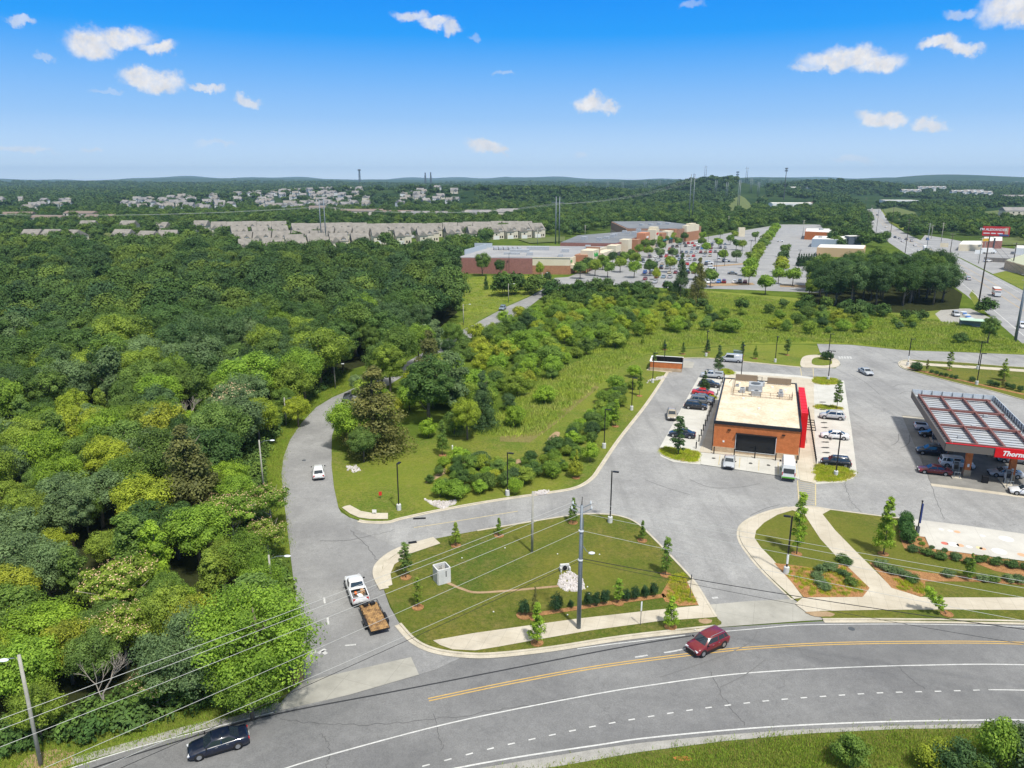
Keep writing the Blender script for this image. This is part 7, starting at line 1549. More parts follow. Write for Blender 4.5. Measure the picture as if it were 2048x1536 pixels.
# ---- housing --------------------------------------------------------------------
M_shing = mat('shingle_roof', rough=.95, fn=lambda n, b: n.l(n.mix(n.mr(n.noise(posn(n), .3, 4, .7), .35, .65), (.185, .172, .152), (.27, .25, .225)), b.inputs['Base Color']))
M_shing2 = mat('grey_shingle_roof', rough=.95, fn=lambda n, b: n.l(n.mix(n.mr(n.noise(posn(n), .1, 4, .7), .35, .65), (.16, .16, .17), (.30, .28, .26)), b.inputs['Base Color']))
M_shing3 = mat('brown_shingle_roof', (.20, .155, .13), .95)
M_side = mat('cream_siding', (.60, .55, .45), .85); M_side2 = mat('white_siding', (.68, .68, .66), .85)
def gable(m, x, y, w, d, z0, z1, zr, axis=0, ov=.35):
    """roof with ridge along x (axis 0) or y (1)"""
    if axis == 0: v = [(x - w / 2 - ov, y - d / 2 - ov, z1), (x + w / 2 + ov, y - d / 2 - ov, z1), (x + w / 2 + ov, y + d / 2 + ov, z1), (x - w / 2 - ov, y + d / 2 + ov, z1), (x - w / 2 - ov, y, zr), (x + w / 2 + ov, y, zr)]; f = [(0, 1, 5, 4), (2, 3, 4, 5), (0, 4, 3), (1, 2, 5), (0, 3, 2, 1)]
    else: v = [(x - w / 2 - ov, y - d / 2 - ov, z1), (x + w / 2 + ov, y - d / 2 - ov, z1), (x + w / 2 + ov, y + d / 2 + ov, z1), (x - w / 2 - ov, y + d / 2 + ov, z1), (x, y - d / 2 - ov, zr), (x, y + d / 2 + ov, zr)]; f = [(1, 2, 5, 4), (3, 0, 4, 5), (0, 1, 4), (2, 3, 5), (0, 3, 2, 1)]
    return m.add(v, f)
def townhouse_proto():
    r = empty('townhouse', (0, 0, -500)); m = MB(); m.box((0, 0, 2.6), (11, 14, 5.2)); m.box((-2.2, -8.2, 2.3), (5.6, 3.2, 4.6)); m.build('wall', M_side, r)
    m = MB(); gable(m, 0, 0, 11, 14, 0, 5.2, 9.4, 0); gable(m, -2.2, -6.4, 5.6, 7.0, 0, 4.65, 7.4, 1, .3); gable(m, 2.8, -4.3, 2.6, 4.2, 0, 6.4, 7.7, 1, .2); rf = m.build('roof', M_shing, r)
    MB().box((2.8, -5.1, 6.0), (2.2, 2.4, .9)).build('dormer', M_side2, rf)
    MB().box((-2.2, -9.83, 1.3), (4.4, .08, 2.2)).build('garage_door', M_side2, r)
    for x, z in ((2.2, 1.6), (4.0, 1.6)): MB().box((x, -7.03, z), (1.0, .08, 1.3)).build('window', M_glass, r)
    MB().box((-2.2, -9.83, 3.4), (1.2, .08, .9)).build('window', M_glass, r)
    for x in (-3, 0, 3): MB().box((x, 7.03, 3.6), (1.1, .08, 1.2)).build('window', M_glass, r)
    for y in (-3, 3): MB().box((5.53, y, 3.4), (.08, 1.1, 1.2)).build('window', M_glass, r)
    return Proto(r)
TH = townhouse_proto()
rH = random.Random(14)
def throw(a, b, lab, flip=0):
    p, q = G(*a), G(*b); L = (q - p).length; n = max(1, int(L / 11.6)); ang = math.atan2(q.y - p.y, q.x - p.x) + flip
    for k in range(n + 1):
        c = p.lerp(q, k / max(1, n)); TH.put((c.x, c.y, rH.uniform(-.3, .3)), ang, (1, 1, 1.15), 'townhouse, %s from the left in the %s' % (ORD[k], lab), 'townhouse', 'townhouses of the ' + lab)
for a, b, lab, fl in [((490, 494), (640, 492), 'front row above the forest', 0), ((590, 502), (720, 498), 'nearest row above the forest', 0), ((440, 470), (560, 468), 'back left row with white dormers', 0), ((480, 482), (600, 478), 'second row behind the front one', 0), ((600, 474), (720, 472), 'middle row left of the twin steel poles', 0), ((620, 484), (760, 484), 'middle row behind the twin steel poles', 0), ((760, 488), (850, 486), 'centre front row', 0), ((740, 475), (860, 474), 'centre back row', 0), ((860, 482), (950, 480), 'right centre row', 0), ((870, 473), (960, 472), 'right back row', 0), ((940, 470), (1050, 468), 'far right row by the second steel poles', 0), ((960, 478), (1070, 474), 'right front row', 0)]: throw(a, b, lab, fl)
throw((500, 513), (640, 509), 'lowest row at the forest edge')
for x, y in ((180, 464), (260, 464), (325, 468), (405, 464), (110, 486), (70, 486), (150, 487), (250, 486), (300, 490), (340, 488)):
    c = G(x, y); TH.put((c.x, c.y, 0), rH.uniform(-.4, .4), 1.05, 'tan roofed house among trees at the left above the forest', 'house', 'tan roofed houses at the left above the forest')
def house_mesh(mw, mr_, h=5.4, w=11, d=9, seed=0):
    m = MB(); m.box((0, 0, h / 2), (w, d, h), mi=0); m.box((w * .22, -d * .55, h * .42), (w * .45, d * .4, h * .84), mi=0); n = len(m.f); gable(m, 0, 0, w, d, 0, h, h + 3.4, 0); gable(m, w * .22, -d * .45, w * .45, d * .7, 0, h * .86, h + 2.0, 1)
    for k in range(n, len(m.f)): m.m[k] = 1
    for x in (-w * .3, -w * .05): m.box((x, -d / 2 - .03, h * .6), (1.1, .08, 1.4), mi=2); 
    m.box((w * .22, -d * .755, h * .55), (1.4, .08, 1.3), mi=2)
    return m.mesh('house', [mw, mr_, M_glass])
HM = [house_mesh(M_side2, M_shing2), house_mesh(M_side, M_shing2, 6.0, 12), house_mesh(M_side2, M_shing, 5.6, 10), house_mesh(mat('grey_siding', (.40, .43, .46), .85), M_shing2)]
def houses(poly, n, lab, sc=1.0, ms=HM, seed=1):
    rr = random.Random(seed); P = [V2(G(*p)) for p in poly]; x0, x1, y0, y1 = min(p[0] for p in P), max(p[0] for p in P), min(p[1] for p in P), max(p[1] for p in P); put = []; tries = 0; HL_ = []
    while len(put) < n and tries < 6000:
        tries += 1; a, b = rr.uniform(x0, x1), rr.uniform(y0, y1)
        if inpoly(a, b, P) and all((a - c[0]) ** 2 + ((b - c[1])) ** 2 > 19 ** 2 for c in put):
            put.append((a, b)); o = bpy.data.objects.new('house', rr.choice(ms)); COL.objects.link(o); o.location = (a, b, T(a, b)); o.rotation_euler = (0, 0, rr.choice([0, .4, -.4, 1.57]) + rr.uniform(-.2, .2)); o.scale = (sc,) * 3; HL_.append(o)
    HL_.sort(key=lambda o: o.location.x)
    for k, o in enumerate(HL_): tag(o, '%s, %s from the left' % (lab, ORD[k]), 'house', lab.replace('house', 'houses'))
houses([(245, 428), (420, 428), (480, 405), (430, 398), (250, 402)], 34, 'pale house in the estate left of centre', 1.2, seed=2)
houses([(440, 425), (620, 423), (700, 404), (640, 392), (470, 394)], 52, 'pale house in the dense estate around the picture third', 1.15, seed=3)
houses([(600, 421), (745, 420), (720, 392), (620, 390)], 34, 'pale house in the estate behind the twin steel poles', 1.1, seed=6)
houses([(790, 416), (935, 414), (935, 402), (880, 399), (800, 404)], 18, 'pale house in the small estate near the centre', 1.15, seed=4)
houses([(-60, 425), (60, 425), (160, 412), (140, 404), (-60, 404)], 14, 'pale house at the far left edge', 1.15, seed=5)
# apartments and other blocks
def block(px, py, w, d, h, a, mw, mr_, lab, cat='building', rh=2.5, win=True):
    c = G(px, py); z = T(c.x, c.y) if math.hypot(c.x, c.y) > 650 else 0; r = empty('apartment_block' if 'partment' in lab else 'distant_building', (c.x, c.y, z), a, lab, cat)
    MB().box((0, 0, h / 2), (w, d, h)).build('wall', mw, r)
    if rh: m = MB(); gable(m, 0, 0, w, d, 0, h, h + rh, 0); m.build('roof', mr_, r)
    else: MB().box((0, 0, h + .15), (w * .98, d * .98, .3)).build('roof', mr_, r)
    if win:
        m = MB(); nx = int(w / 6); nz = max(1, int(h / 3.2))
        for i in range(nx):
            for j in range(nz): m.box((-w / 2 + 3 + i * 6, -d / 2 - .04, 1.7 + j * 3.2), (1.6, .1, 1.6))
        m.build('window_rows', M_glass, r)
    return r
for k, (x, y, w) in enumerate([(40, 440, 30), (100, 448, 34), (165, 438, 36), (205, 446, 28), (725, 433, 50), (790, 436, 45), (655, 425, 46)]): block(x, y, w, 14, 6.5, rH.uniform(-.2, .2), M_side, M_shing3, 'brown roofed apartment block, %s' % ['leftmost in the picture', 'second from the left edge', 'third from the left edge', 'fourth from the left edge', 'left of centre behind the tan townhouses', 'nearest the centre behind the tan townhouses', 'behind the twin steel poles'][k], 'apartment building')
for k, (x, y, w) in enumerate([(855, 437, 60), (910, 437, 50), (975, 434, 60), (1020, 431, 36)]): block(x, y, w, 14, 6, 0, M_side, M_shing2, 'grey roofed long apartment block, %s of four at the centre' % ['first', 'second', 'third', 'last'][k], 'apartment building')
for k, (x, y) in enumerate([(1820, 393), (1850, 390), (1872, 388), (1920, 394), (1945, 393), (1960, 396)]):
    r = block(x, y, 44, 18, 11.5, -.15, M_side2, M_shing2, 'white three storey apartment block, number %s from the left on the right skyline' % ['one', 'two', 'three', 'four', 'five', 'six'][k], 'apartment building', 4)
    for j in range(3): m = MB(); gable(m, -15 + j * 15, -8, 6, 5, 0, 12.6, 15.2, 1); m.box((-15 + j * 15, -9.2, 6), (5, .8, 12)); m.build('bay', M_side2, r)
block(1580, 414, 62, 22, 5.5, -.03, M_white, M_wroof, 'long low white warehouse behind the wood in the right background', 'warehouse', 1.2, False); block(1618, 413, 8, 12, 6, 0, M_redbrick, M_shing3, 'small red end building beside the white warehouse', 'building', 1, False)
block(1796, 411, 52, 30, 8.5, -.15, mat('pale_panel', (.52, .56, .56), .8), M_wroof, 'pale grey blocky building right of the far highway', 'building', 0, True)
block(1600, 388, 60, 20, 5, 0, M_white, M_wroof, 'distant white low building on the far ridge left of the highway', 'building', 1.5, False)
block(2035, 402, 60, 30, 7, -.2, M_side, M_shing2, 'dark roofed long building at the right picture edge in the distance', 'building', 5, False)
block(2048, 433, 50, 20, 7, -.2, M_side, M_shing2, 'dark roofed house on the right field edge', 'house', 4, True)
b_ = G(1482, 473); m = MB(); m.box((0, 0, 3.5), (5, 3, 7)); o = m.build('sign_monument', M_cream); o.location = b_; tag(o, 'tan monument at the top of the shopping lot', 'monument')
# ================================================================= POLES, WIRES, LAMPS, SIGNS
def lot_lamp(bx, by, ty, label, arms=(GRID,), ped=True, pedh=.9, leanx=0):
    g = G(bx, by); h = hgt(bx, by, ty); r = empty('lamp_post', (g.x, g.y, .1), 0, label, 'lamp post')
    if ped:
        m = MB(); m.tube([(0, 0, -.1), (0, 0, pedh - .06), (0, 0, pedh)], [.33, .33, .28], 14); m.build('pedestal', M_pconc, r, smooth=False)
    m = MB(); m.box((0, 0, (h + (pedh if ped else 0)) / 2), (.15, .15, h - (pedh if ped else 0))); m.build('pole', M_black, r)
    for a in arms: m = MB(); m.box((.55 * math.cos(a), .55 * math.sin(a), h - .08), (.8, .38, .12), rz=a); m.build('lamp_head', M_black, r)
    return r
W180 = GRID + math.pi
LP = [(798, 1021, 929, 'black lamp post on the pedestal at the left lawn near the stop sign', (GRID + math.pi / 2,), 1), (1220, 1046, 943, 'lamp post at the top kerb of the island lawn', (GRID,), 1), (1572, 1148, 1034, 'lamp post with poster wrapped pole on the mulch bed by the entrance', (W180,), 1),
      (1015, 992, 906, 'lamp post rising out of the drainage basin thicket', (GRID,), 1), (1208, 897, 819, 'kerb lamp post nearest the camera on the left side of the lot', (GRID,), 1), (1263, 821, 756, 'second kerb lamp post on the left side of the lot', (GRID,), 1), (1305, 766, 706, 'tilted looking kerb lamp post just before the brick enclosure', (GRID,), 1),
      (1328, 736, 691, 'lamp post on a pedestal at the front of the brick enclosure', (GRID + 1.57,), 1), (1412, 713, 662, 'lamp post on the back lawn left of the silver cargo van', (-1.6,), 1), (1550, 725, 673, 'lamp post on the back lawn behind the store', (-1.6,), 1), (1482, 755, 690, 'slim lamp post at the back wall of the store', (-1.6,), 0),
      (1656, 761, 702, 'double headed lamp post on the bed right of the store back', (GRID, W180), 1), (1656, 716, 668, 'lamp post by the rounded walk island', (GRID,), 0), (1815, 732, 678, 'poster wrapped lamp post at the tip of the right grass strip', (GRID,), 1), (1955, 739, 684, 'lamp post on the north walk of the right grass strip', (GRID,), 1),
      (1953, 770, 707, 'lamp post on the near kerb side of the right grass strip', (GRID,), 1), (1671, 953, 869, 'lamp post on the kerbed bed in front of the nearest right stall', (GRID + 1.57,), 1)]
for bx, by, ty, lab, arms, ped in LP: r = lot_lamp(bx, by, ty, lab, arms, bool(ped))
for bx, by, ty in ((1572, 1148, 1034), (1815, 732, 678)): g = G(bx, by); m = MB(); m.tube([(0, 0, 1.3), (0, 0, 2.5)], .14, 8); o = m.build('wrapped_poster', M_white); o.location = (g.x, g.y, .1); tag(o, 'white poster wrapped round the lamp pole on the %s' % ('entrance mulch bed' if bx < 1600 else 'grass strip tip'), 'poster')
FL = []
def far_lamp(bx, by, ty): FL.append(1); return lot_lamp(bx, by, ty, '%s of ten thin lamp posts in the far shopping lot, counted from the near left' % ORD[len(FL) - 1], (GRID, W180), False)
for bx, by, ty in ((1427, 565, 520), (1432, 552, 505), (1449, 532, 497), (1500, 515, 480), (1509, 506, 470), (1596, 545, 500), (1613, 568, 525), (1415, 500, 470), (1360, 520, 485), (1298, 545, 500)): far_lamp(bx, by, ty)['group'] = 'lamp posts of the far shopping lot'
g = G(1046, 545); lot_lamp(1018, 549, 506, 'thin dark lamp post before the red grocery wall', (GRID,), False)
g = G(1834, 1068); r = empty('banner_pole', (g.x, g.y, .12), 0, 'dark pole with furled blue flag at the left corner of the painted pad', 'flag pole'); h = hgt(1834, 1068, 1004); m = MB(); m.tube([(0, 0, 0), (.05, 0, h)], [.09, .07], 8); m.ball((.05, 0, h), .13); m.build('pole', M_black, r); m = MB(); m.box((.14, 0, h * .62), (.22, .16, h * .6)); m.build('furled_flag', mat('blue_flag', (.02, .04, .16), .8), r); m = MB(); m.box((0, 0, .5), (.4, .3, 1.0)); m.build('machine_box', M_dsteel, r)
def street_lamp(bx, by, ty, lab, a=0.2, arm=1.6, wood=True, r0=.13):
    g = G(bx, by); h = hgt(bx, by, ty); r = empty('street_lamp', (g.x, g.y, 0), 0, lab, 'street lamp'); m = MB(); m.tube([(0, 0, -.3), (0, 0, h)], [r0, r0 * .75], 10); m.build('pole', M_wood if wood else M_steel, r, True)
    ca, sa = math.cos(a), math.sin(a); m = MB(); m.tube([(0, 0, h - .55), (ca * arm * .5, sa * arm * .5, h - .15), (ca * arm, sa * arm, h - .10)], .035, 6); m.build('arm', M_steel, r, True)
    m = MB(); m.ball((ca * (arm + .3), sa * (arm + .3), h - .12), (.40, .22, .10)) if abs(sa) < .7 else m.ball((ca * (arm + .3), sa * (arm + .3), h - .12), (.22, .40, .10)); m.build('lamp_head', M_insul, r, True); return r
street_lamp(82, 1531, 1310, 'tall wooden lamp pole at the lower left corner with curved arm', math.pi + .5, .7, r0=.17)
street_lamp(528, 985, 880, 'wooden street lamp on the left verge halfway along the curved road', .1); street_lamp(671, 778, 727, 'street lamp at the far end of the road bend', .1); street_lamp(573, 852, 795, 'street lamp on the verge by the yellow topped tree', .1)
street_lamp(548, 1222, 1110, 'street lamp whose head pokes out of the huge bright green tree', .0, 1.7)
street_lamp(927, 650, 608, 'small street lamp on the meadow side of the far road, nearest of three', .1, 1.8); street_lamp(1017, 605, 567, 'small street lamp above the blue grey suv on the far road', .1, 1.8); street_lamp(1084, 578, 545, 'farthest street lamp of the side road before the grocery', .1, 1.8); street_lamp(836, 695, 649, 'street lamp half buried in the trees past the bend', .1, 1.8)
# utility poles
g = G(1157, 1258); h = hgt(1157, 1258, 1010); up = empty('steel_utility_pole', (g.x, g.y, 0), 0, 'tall grey steel utility pole standing on the lower sidewalk of the island', 'utility pole')
m = MB(); m.tube([(0, 0, -.1), (0, 0, h)], [.235, .14], 14); m.build('pole', M_steel, up, True)
m = MB(); m.tube([(-.9, .0, h + .1), (0, 0, h - .35), (.9, 0, h + .1)], .05, 6); m.tube([(-1.0, .05, h - .45), (0, 0, h - .9), (1.0, .05, h - .45)], .05, 6); m.build('cross_arm', M_steel, up)
for x, z in ((-.9, .1), (.9, .1), (-1.0, -.45), (1.0, -.45)): m = MB(); m.tube([(x, 0, h + z), (x, 0, h + z + .1), (x, 0, h + z + .35)], [.07, .10, .05], 8); m.build('insulator', M_insul, up)
m = MB(); m.tube([(0, 0, h), (.03, 0, h + .9)], [.05, .03], 6); m.build('top_spike', M_black, up)
m = MB(); m.tube([(.05, 0, h * .70), (.6, -.2, h * .645), (.85, -.25, h * .64)], .04, 6); m.build('arm', M_steel, up)
m = MB(); m.ball((1.1, -.3, h * .635), (.36, .22, .14)); m.build('lamp_head', M_insul, up, True)
m = MB(); m.tube([(.2, -.1, .1), (.2, -.1, h * .9)], .035, 6); m.build('conduit', M_steel, up)
for z in (h * .57, h * .80): m = MB(); m.tube([(0, 0, z - .05), (0, 0, z + .08)], .27, 12); m.build('band', M_insul, up)
g2_ = G(1064, 1106); h2 = hgt(1064, 1106, 985); o = MB().tube([(0, 0, -.2), (.05, 0, h2)], [.17, .13], 9).build('wooden_pole', M_wood, smooth=True); o.location = (g2_.x, g2_.y, .12); tag(o, 'bare brown wooden pole in the middle of the island lawn', 'utility pole')
A0 = Vector((g.x, g.y, 0))
def wire(a, b, sag, r, m_, label, name='power_line', n=18):
    a, b = Vector(a), Vector(b); pts = [a.lerp(b, k / n) - Vector((0, 0, 4 * sag * (k / n) * (1 - k / n))) for k in range(n + 1)]
    o = MB().tube(pts, r, 5, cap=False).build(name, m_, smooth=True); tag(o, label, 'cable', 'wires strung from the steel utility pole')
def end_at(px, py, z, k, zz=None):
    """far anchor of a wire: follow the line from the pole over the point seen at height z"""
    q = G(px, py, z); p = Vector((A0.x, A0.y, 0)); d = Vector((q.x, q.y, 0)) - p; e = p + d * k; return Vector((e.x, e.y, zz if zz is not None else z))
hz = h
for i, (sx_, z0, px, py, zw, lab) in enumerate([(-.9, hz + .3, 0, 1438, hz - .4, 'highest pale wire running from the steel pole to the lower left'), (-1.0, hz - .2, 0, 1459, hz - .9, 'second pale wire from the steel pole to the lower left'), (.1, hz - .9, 0, 1491, hz - 1.6, 'third pale wire from the steel pole to the lower left')]):
    wire(A0 + Vector((sx_, 0, z0)), end_at(px, py, zw, 1.25, zw - .1), .25, .017, M_wire, lab)
wire(A0 + Vector((-.15, 0, hz * .80)), end_at(85, 1536, hz * .78, 1.2), .2, .016, M_wire, 'fourth pale wire leaving the steel pole at the upper band towards the lower left')
wire(A0 + Vector((-.15, 0, hz * .58)), end_at(200, 1536, hz * .55, 1.2), .2, .016, M_wire, 'lowest pale wire leaving the steel pole towards the lower left')
wire(A0 + Vector((-.15, 0, hz * .56)), end_at(240, 1536, hz * .52, 1.2), .25, .022, M_cable, 'black cable leaving the steel pole towards the lower left')
for i, (sx_, z0, px, py, zw, lab) in enumerate([(.9, hz + .3, 2048, 1166, hz - .3, 'highest pale wire running from the steel pole to the right'), (1.0, hz - .2, 2048, 1179, hz - .7, 'second pale wire from the steel pole to the right'), (.1, hz - .9, 2048, 1197, hz - 1.3, 'third pale wire from the steel pole to the right')]):
    wire(A0 + Vector((sx_, 0, z0)), end_at(px, py, zw, 1.25, zw + .2), .25, .017, M_wire, lab)
wire(A0 + Vector((.15, 0, hz * .80)), end_at(2048, 1240, hz * .76, 1.2), .3, .018, M_wire, 'fourth thin wire from the steel pole to the right')
wire(A0 + Vector((.15, 0, hz * .58)), end_at(2048, 1254, hz * .56, 1.2), .5, .035, M_cable, 'thick black cable bundle from the steel pole to the right')
wire(A0 + Vector((.15, 0, hz * .56)), end_at(2048, 1285, hz * .52, 1.2), .45, .018, M_cable, 'thin black cable below the thick bundle to the right')
# highway poles
def upole(bx, by, ty, lab, tx=None, m_=None, r0=.2, arms=True, dark=True, z=0):
    g = G(bx, by); h = hgt(bx, by, ty); r = empty('utility_pole', (g.x, g.y, 0), rP.uniform(-.3, .3) + HA + 1.57, lab, 'utility pole'); lean = 0
    p = MB().tube([(0, 0, -.3), (0, 0, h)], [r0, r0 * .65], 8).build('pole', m_ or M_dsteel, r, True)
    if arms: m = MB(); m.box((0, 0, h - .6), (2.6, .14, .16)); m.box((0, 0, h - 2.2), (2.0, .12, .14)); m.build('cross_arm', M_wood, r)
    return r, Vector((g.x, g.y, h))
rP = random.Random(3)
M_dw = mat('dark_pole_wood', (.05, .042, .035), .9)
hp = []
for bx, by, ty, lab, m_, r0 in [(2030, 684, 545, 'thick grey steel utility pole at the right edge beside the highway', M_steel, .42), (1955, 620, 470, 'dark wooden utility pole on the near side of the highway past the oak clump', M_dw, .28), (1898, 520, 466, 'dark wooden utility pole above the oak clump beside the highway', M_dw, .2), (1957, 527, 475, 'weathered utility pole in the roadside yard', M_wood, .25), (1851, 514, 446, 'steel utility pole next to the far box truck', M_steel, .2), (1810, 507, 438, 'dark utility pole behind the oak clump', M_dw, .2), (1780, 476, 414, 'dark utility pole near the restaurant driveway', M_dw, .2), (1733, 470, 418, 'thin pole at the left highway edge behind the restaurants', M_dw, .16), (1742, 440, 410, 'thin pole farther up at the left highway edge', M_dw, .15), (1752, 467, 415, 'slim pole in the highway median area', M_dw, .16), (1728, 438, 395, 'thin pole at the left of the distant highway', M_dw, .15), (1762, 425, 398, 'thin pole right of the distant highway', M_dw, .15), (1882, 485, 445, 'grey pole on the far highway side by the low cream building', M_wood, .22), (1862, 478, 450, 'short pole on the far highway side', M_wood, .2), (1605, 475, 440, 'brown pole beside the brick restaurant', M_wood, .2), (2024, 540, 485, 'vine covered pole near the roadside shop', M_dw, .3), (1457, 448, 432, 'small pole beyond the shopping lot', M_wood, .25), (1248, 462, 443, 'small pole behind the shop row', M_wood, .25), (1170, 473, 450, 'small pole behind the grocery roof', M_wood, .25), (1075, 490, 458, 'small pole behind the grocery', M_wood, .25), (995, 478, 460, 'thin pole left of the twin poles behind the grocery', M_wood, .25)]:
    hp.append(upole(bx, by, ty, lab, m_=m_, r0=r0)[1])
for i, j in ((0, 1), (1, 2), (1, 5), (4, 6), (3, 12)):
    a, b = hp[i], hp[j]
    for k in (-1, 1):
        o = MB().tube([(a + Vector((k, 0, -.6))).lerp(b + Vector((k, 0, -.6)), t / 10) - Vector((0, 0, 4 * 1.2 * t / 10 * (1 - t / 10))) for t in range(11)], .03, 4, cap=False).build('highway_wire', M_cable); tag(o, 'wire strung between the utility poles beside the highway', 'cable', 'wires beside the highway')
b_ = hp[0]; o = MB().tube([b_ + Vector((0, 0, -.8)), b_ + Vector((16, -20, -.8))], .04, 4, cap=False).build('highway_wire', M_wire); tag(o, 'pale wire leaving the thick steel pole to the right picture edge', 'cable')
# twin transmission poles and lines
def twin(x1, x2, by, ty, lab, w=.45):
    g1_, g2__ = G(x1, by), G(x2, by); h = hgt((x1 + x2) / 2, by, ty); c = g1_.lerp(g2__, .5); z = T(c.x, c.y) if c.length > 650 else 0; r = empty('transmission_pole', (c.x, c.y, z), 0, lab, 'transmission pole'); s = (g2__ - g1_).length / 2
    for k in (-1, 1): MB().tube([(k * s, 0, 0), (k * s, 0, h)], [w, w * .6], 8).build('pole', M_steel, r, True)
    MB().box((0, 0, h - 4), (s * 2 + 6, .3, .4)).build('cross_arm', M_steel, r); return Vector((c.x, c.y, h + z - 4)), s
tw = [twin(1111, 1118, 488, 393, 'twin steel transmission poles behind the grocery'), twin(644, 653, 494, 398, 'twin steel transmission poles among the tan townhouses'), twin(1377, 1384, 448, 348, 'twin steel transmission poles right of the shopping row'), ]
tws = twin(-300, -288, 505, 400, 'twin steel transmission poles left of the picture')
def span(a, b, n=3, sag=5, grp='transmission wires', r=.045):
    for k in range(n):
        o_ = Vector(((k - (n - 1) / 2) * 4, 0, -1)); o = MB().tube([(a + o_).lerp(b + o_, t / 14) - Vector((0, 0, 4 * sag * t / 14 * (1 - t / 14))) for t in range(15)], r, 4, cap=False).build('transmission_wire', M_wire); tag(o, 'long pale transmission wire sagging over the wood and the townhouses', 'cable', grp)
span(tw[2][0], tw[0][0]); span(tw[0][0], tw[1][0]); span(tw[1][0], tws[0])
far_tw = []
for x, by, ty, l in ((1430, 402, 368, 'one'), (1452, 405, 370, 'two'), (1476, 420, 360, 'three'), (1500, 400, 368, 'four'), (1172, 384, 365, 'five'), (1215, 384, 362, 'six'), (1245, 384, 364, 'seven'), (1290, 384, 363, 'eight'), (1318, 386, 362, 'nine'), (1338, 384, 365, 'ten'), (1408, 392, 362, 'eleven'), (1490, 395, 362, 'twelve'), (1515, 402, 372, 'thirteen'), (1538, 385, 366, 'fourteen')):
    p, s = twin(x - 1.5, x + 1.5, by, ty, 'distant thin transmission pole number %s along the corridor' % l, .6); far_tw.append(p)
def tower(bx, by, ty, lab, kind):
    g = G(bx, by); z = T(g.x, g.y); h = hgt(bx, by, ty) - z; r = empty('cell_tower' if kind != 'pylon' else 'pylon', (g.x, g.y, z), 0, lab, 'tower'); s = g.y / 1500.
    MB().tube([(0, 0, 0), (0, 0, h)], [1.0 * s, .5 * s], 8).build('mast', M_dsteel, r)
    if kind == 'cell':
        for zz in (h - 1, h - 5 * s):
            m = MB()
            for k in range(6): a = k * 1.047; m.box((2.3 * s * math.cos(a), 2.3 * s * math.sin(a), zz), (.8 * s, .8 * s, 2.6 * s), rz=a); m.tube([(0, 0, zz), (2.3 * s * math.cos(a), 2.3 * s * math.sin(a), zz)], .12 * s, 4)
            m.build('antenna_ring', M_dsteel, r)
    if kind == 'tank': m = MB(); m.ball((0, 0, h), (3.4 * s, 3.4 * s, 1.8 * s)); m.build('tank', M_dsteel, r); m = MB(); [m.tube([(x * s * 2, y * s * 2, 0), (x * s, y * s, h)], .25 * s, 5) for x in (-1, 1) for y in (-1, 1)]; m.build('leg', M_dsteel, r)
    if kind == 'pylon':
        m = MB(); [m.tube([(x * 2.2 * s, y * 2.2 * s, 0), (x * .5 * s, y * .5 * s, h)], .3 * s, 4) for x in (-1, 1) for y in (-1, 1)]; [m.box((0, 0, h * f_), (9 * s * (1.3 - f_), .5, .5)) for f_ in (.75, .88, .98)]; m.build('lattice', M_dsteel, r)
tower(1567, 404, 336, 'tall cell tower with antenna rings rising above the right horizon', 'cell'); tower(720, 371, 340, 'distant water tower on the horizon left of centre', 'tank'); tower(851, 372, 345, 'distant lattice pylon left of its neighbour on the horizon', 'pylon'); tower(862, 372, 344, 'distant lattice pylon right of its neighbour on the horizon', 'pylon'); tower(1474, 366, 344, 'cell mast on the wooded hill right of centre', 'cell'); tower(1386, 380, 347, 'thin mast left of the wooded hill', 'mast')
# signs
def sign(bx, by, ty, lab, col, w=.6, hh=.75, a=0, shape='rect', back=None, txt=None, dz=0):
    g = G(bx, by); h = hgt(bx, by, ty); r = empty('road_sign', (g.x, g.y, .05), a, lab, 'sign'); MB().tube([(0, .03, 0), (0, .03, h)], .035, 6).build('post', M_dsteel, r); m = MB()
    if shape == 'oct': m.tube([(0, -.02, h - hh / 2), (0, .0, h - hh / 2)], w / 2 * 1.08, 8); 
    else: m.box((0, -.01, h - hh / 2), (w, .03, hh))
    b = m.build('panel', col, r)
    if txt: text_mesh(txt, w * .38, M_white, 'sign_text', b, (0, -.035, h - hh / 2), (math.pi / 2, 0, 0), ext=.004)
    return r
sign(761, 998, 984, 'small red and white keep right sign on the left lawn', mat('stop_red', (.6, .04, .03), .5), .45, .6, .3)
sign(588, 1358, 1328, 'stop sign seen from behind at the lower left road edge', M_dsteel, .75, .75, .4 + math.pi, 'oct')
sign(1380, 1200, 1150, 'thin street sign post seen edge on at the driveway corner of the island', M_dsteel, .35, .5, 1.4)
sign(1281, 1252, 1204, 'slim white marker post on the strip by the lower sidewalk', M_white, .16, 1.1, .2)
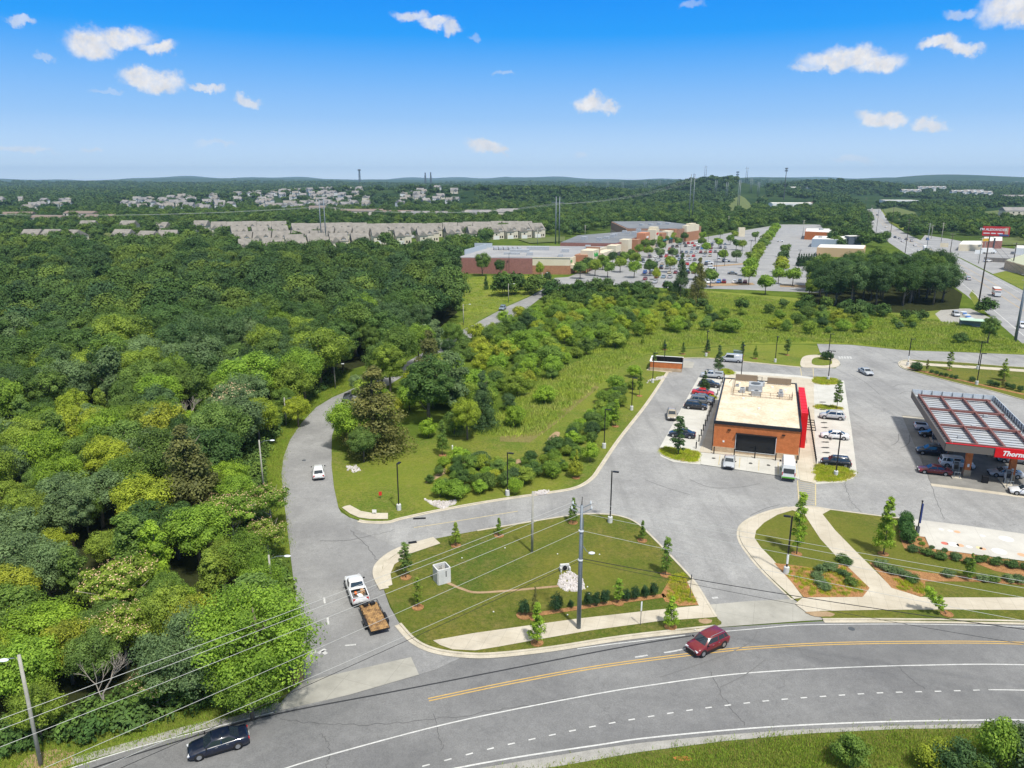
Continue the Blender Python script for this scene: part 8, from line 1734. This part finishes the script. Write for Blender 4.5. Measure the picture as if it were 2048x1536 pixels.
g = G(749, 1030); m = MB(); m.box((0, 0, .45), (.6, .03, .45)); m.tube([(-.2, 0, 0), (-.2, 0, .3)], .02, 4); m.tube([(.2, 0, 0), (.2, 0, .3)], .02, 4); o = m.build('yard_sign', M_white); o.location = (g.x, g.y, .15); tag(o, 'tiny white yard sign on the kerb walk of the left lawn', 'sign')
g = G(905, 902); m = MB(); m.tube([(0, 0, 0), (0, 0, .9), (0, 0, 1.0)], [.13, .13, .06], 8); o = m.build('marker_post', M_white); o.location = (g.x, g.y, .1); tag(o, 'short white marker post on the mown grass above the thicket', 'marker')
sign(1955, 520, 500, 'white and red shop sign board in the roadside yard', M_white, 4, 2.2, -.3); sign(1888, 494, 486, 'blank tan notice board on the far highway side', M_cream, 5, 3, -.3)
# litter
for k, (x, y) in enumerate([(1199, 1111), (1178, 1190), (1175, 1176), (1357, 1195), (1115, 1110), (1010, 1098), (924, 1118), (987, 1226), (1135, 1232), (1390, 1262)]):
    g = G(x, y); m = MB(); m.box((0, 0, 0), (.16, .12, .08), top=(.6, .7)); o = m.build('litter', M_white); o.location = (g.x, g.y, .18); tag(o, 'scrap of white litter lying on the island lawn', 'litter', 'white litter on the island lawn')
# manhole
for x, y, z, l in ((1703, 1258, .026, 'round manhole cover on the right part of the main road'), (608, 921, .042, 'round manhole cover on the curved road before the white suv')):
    g = G(x, y); m = MB(); m.tube([(0, 0, 0), (0, 0, .015)], .34, 16); o = m.build('manhole_cover', M_dsteel); o.location = (g.x, g.y, z); tag(o, l, 'manhole cover')
# ================================================================= AIR
def hazef(n, b):
    t = n.nt; out = [q for q in t.nodes if q.type == 'OUTPUT_MATERIAL'][0]; t.nodes.remove(b)
    v = n.n('ShaderNodeVolumePrincipled'); v.inputs['Color'].default_value = (.50, .76, 1, 1); v.inputs['Density'].default_value = 7e-5; v.inputs['Anisotropy'].default_value = .1
    n.l(v.outputs[0], out.inputs['Volume'])
M_haze = bpy.data.materials.new('haze_air'); M_haze.use_nodes = True; hazef(NB(M_haze.node_tree), M_haze.node_tree.nodes['Principled BSDF'])
M_haze.cycles.homogeneous_volume = True
m = MB(); m.box((0, 3000, 90), (32000, 24000, 260)); tag(m.build('haze', M_haze), 'pale summer haze in the air over the whole valley', 'haze', kind='stuff')
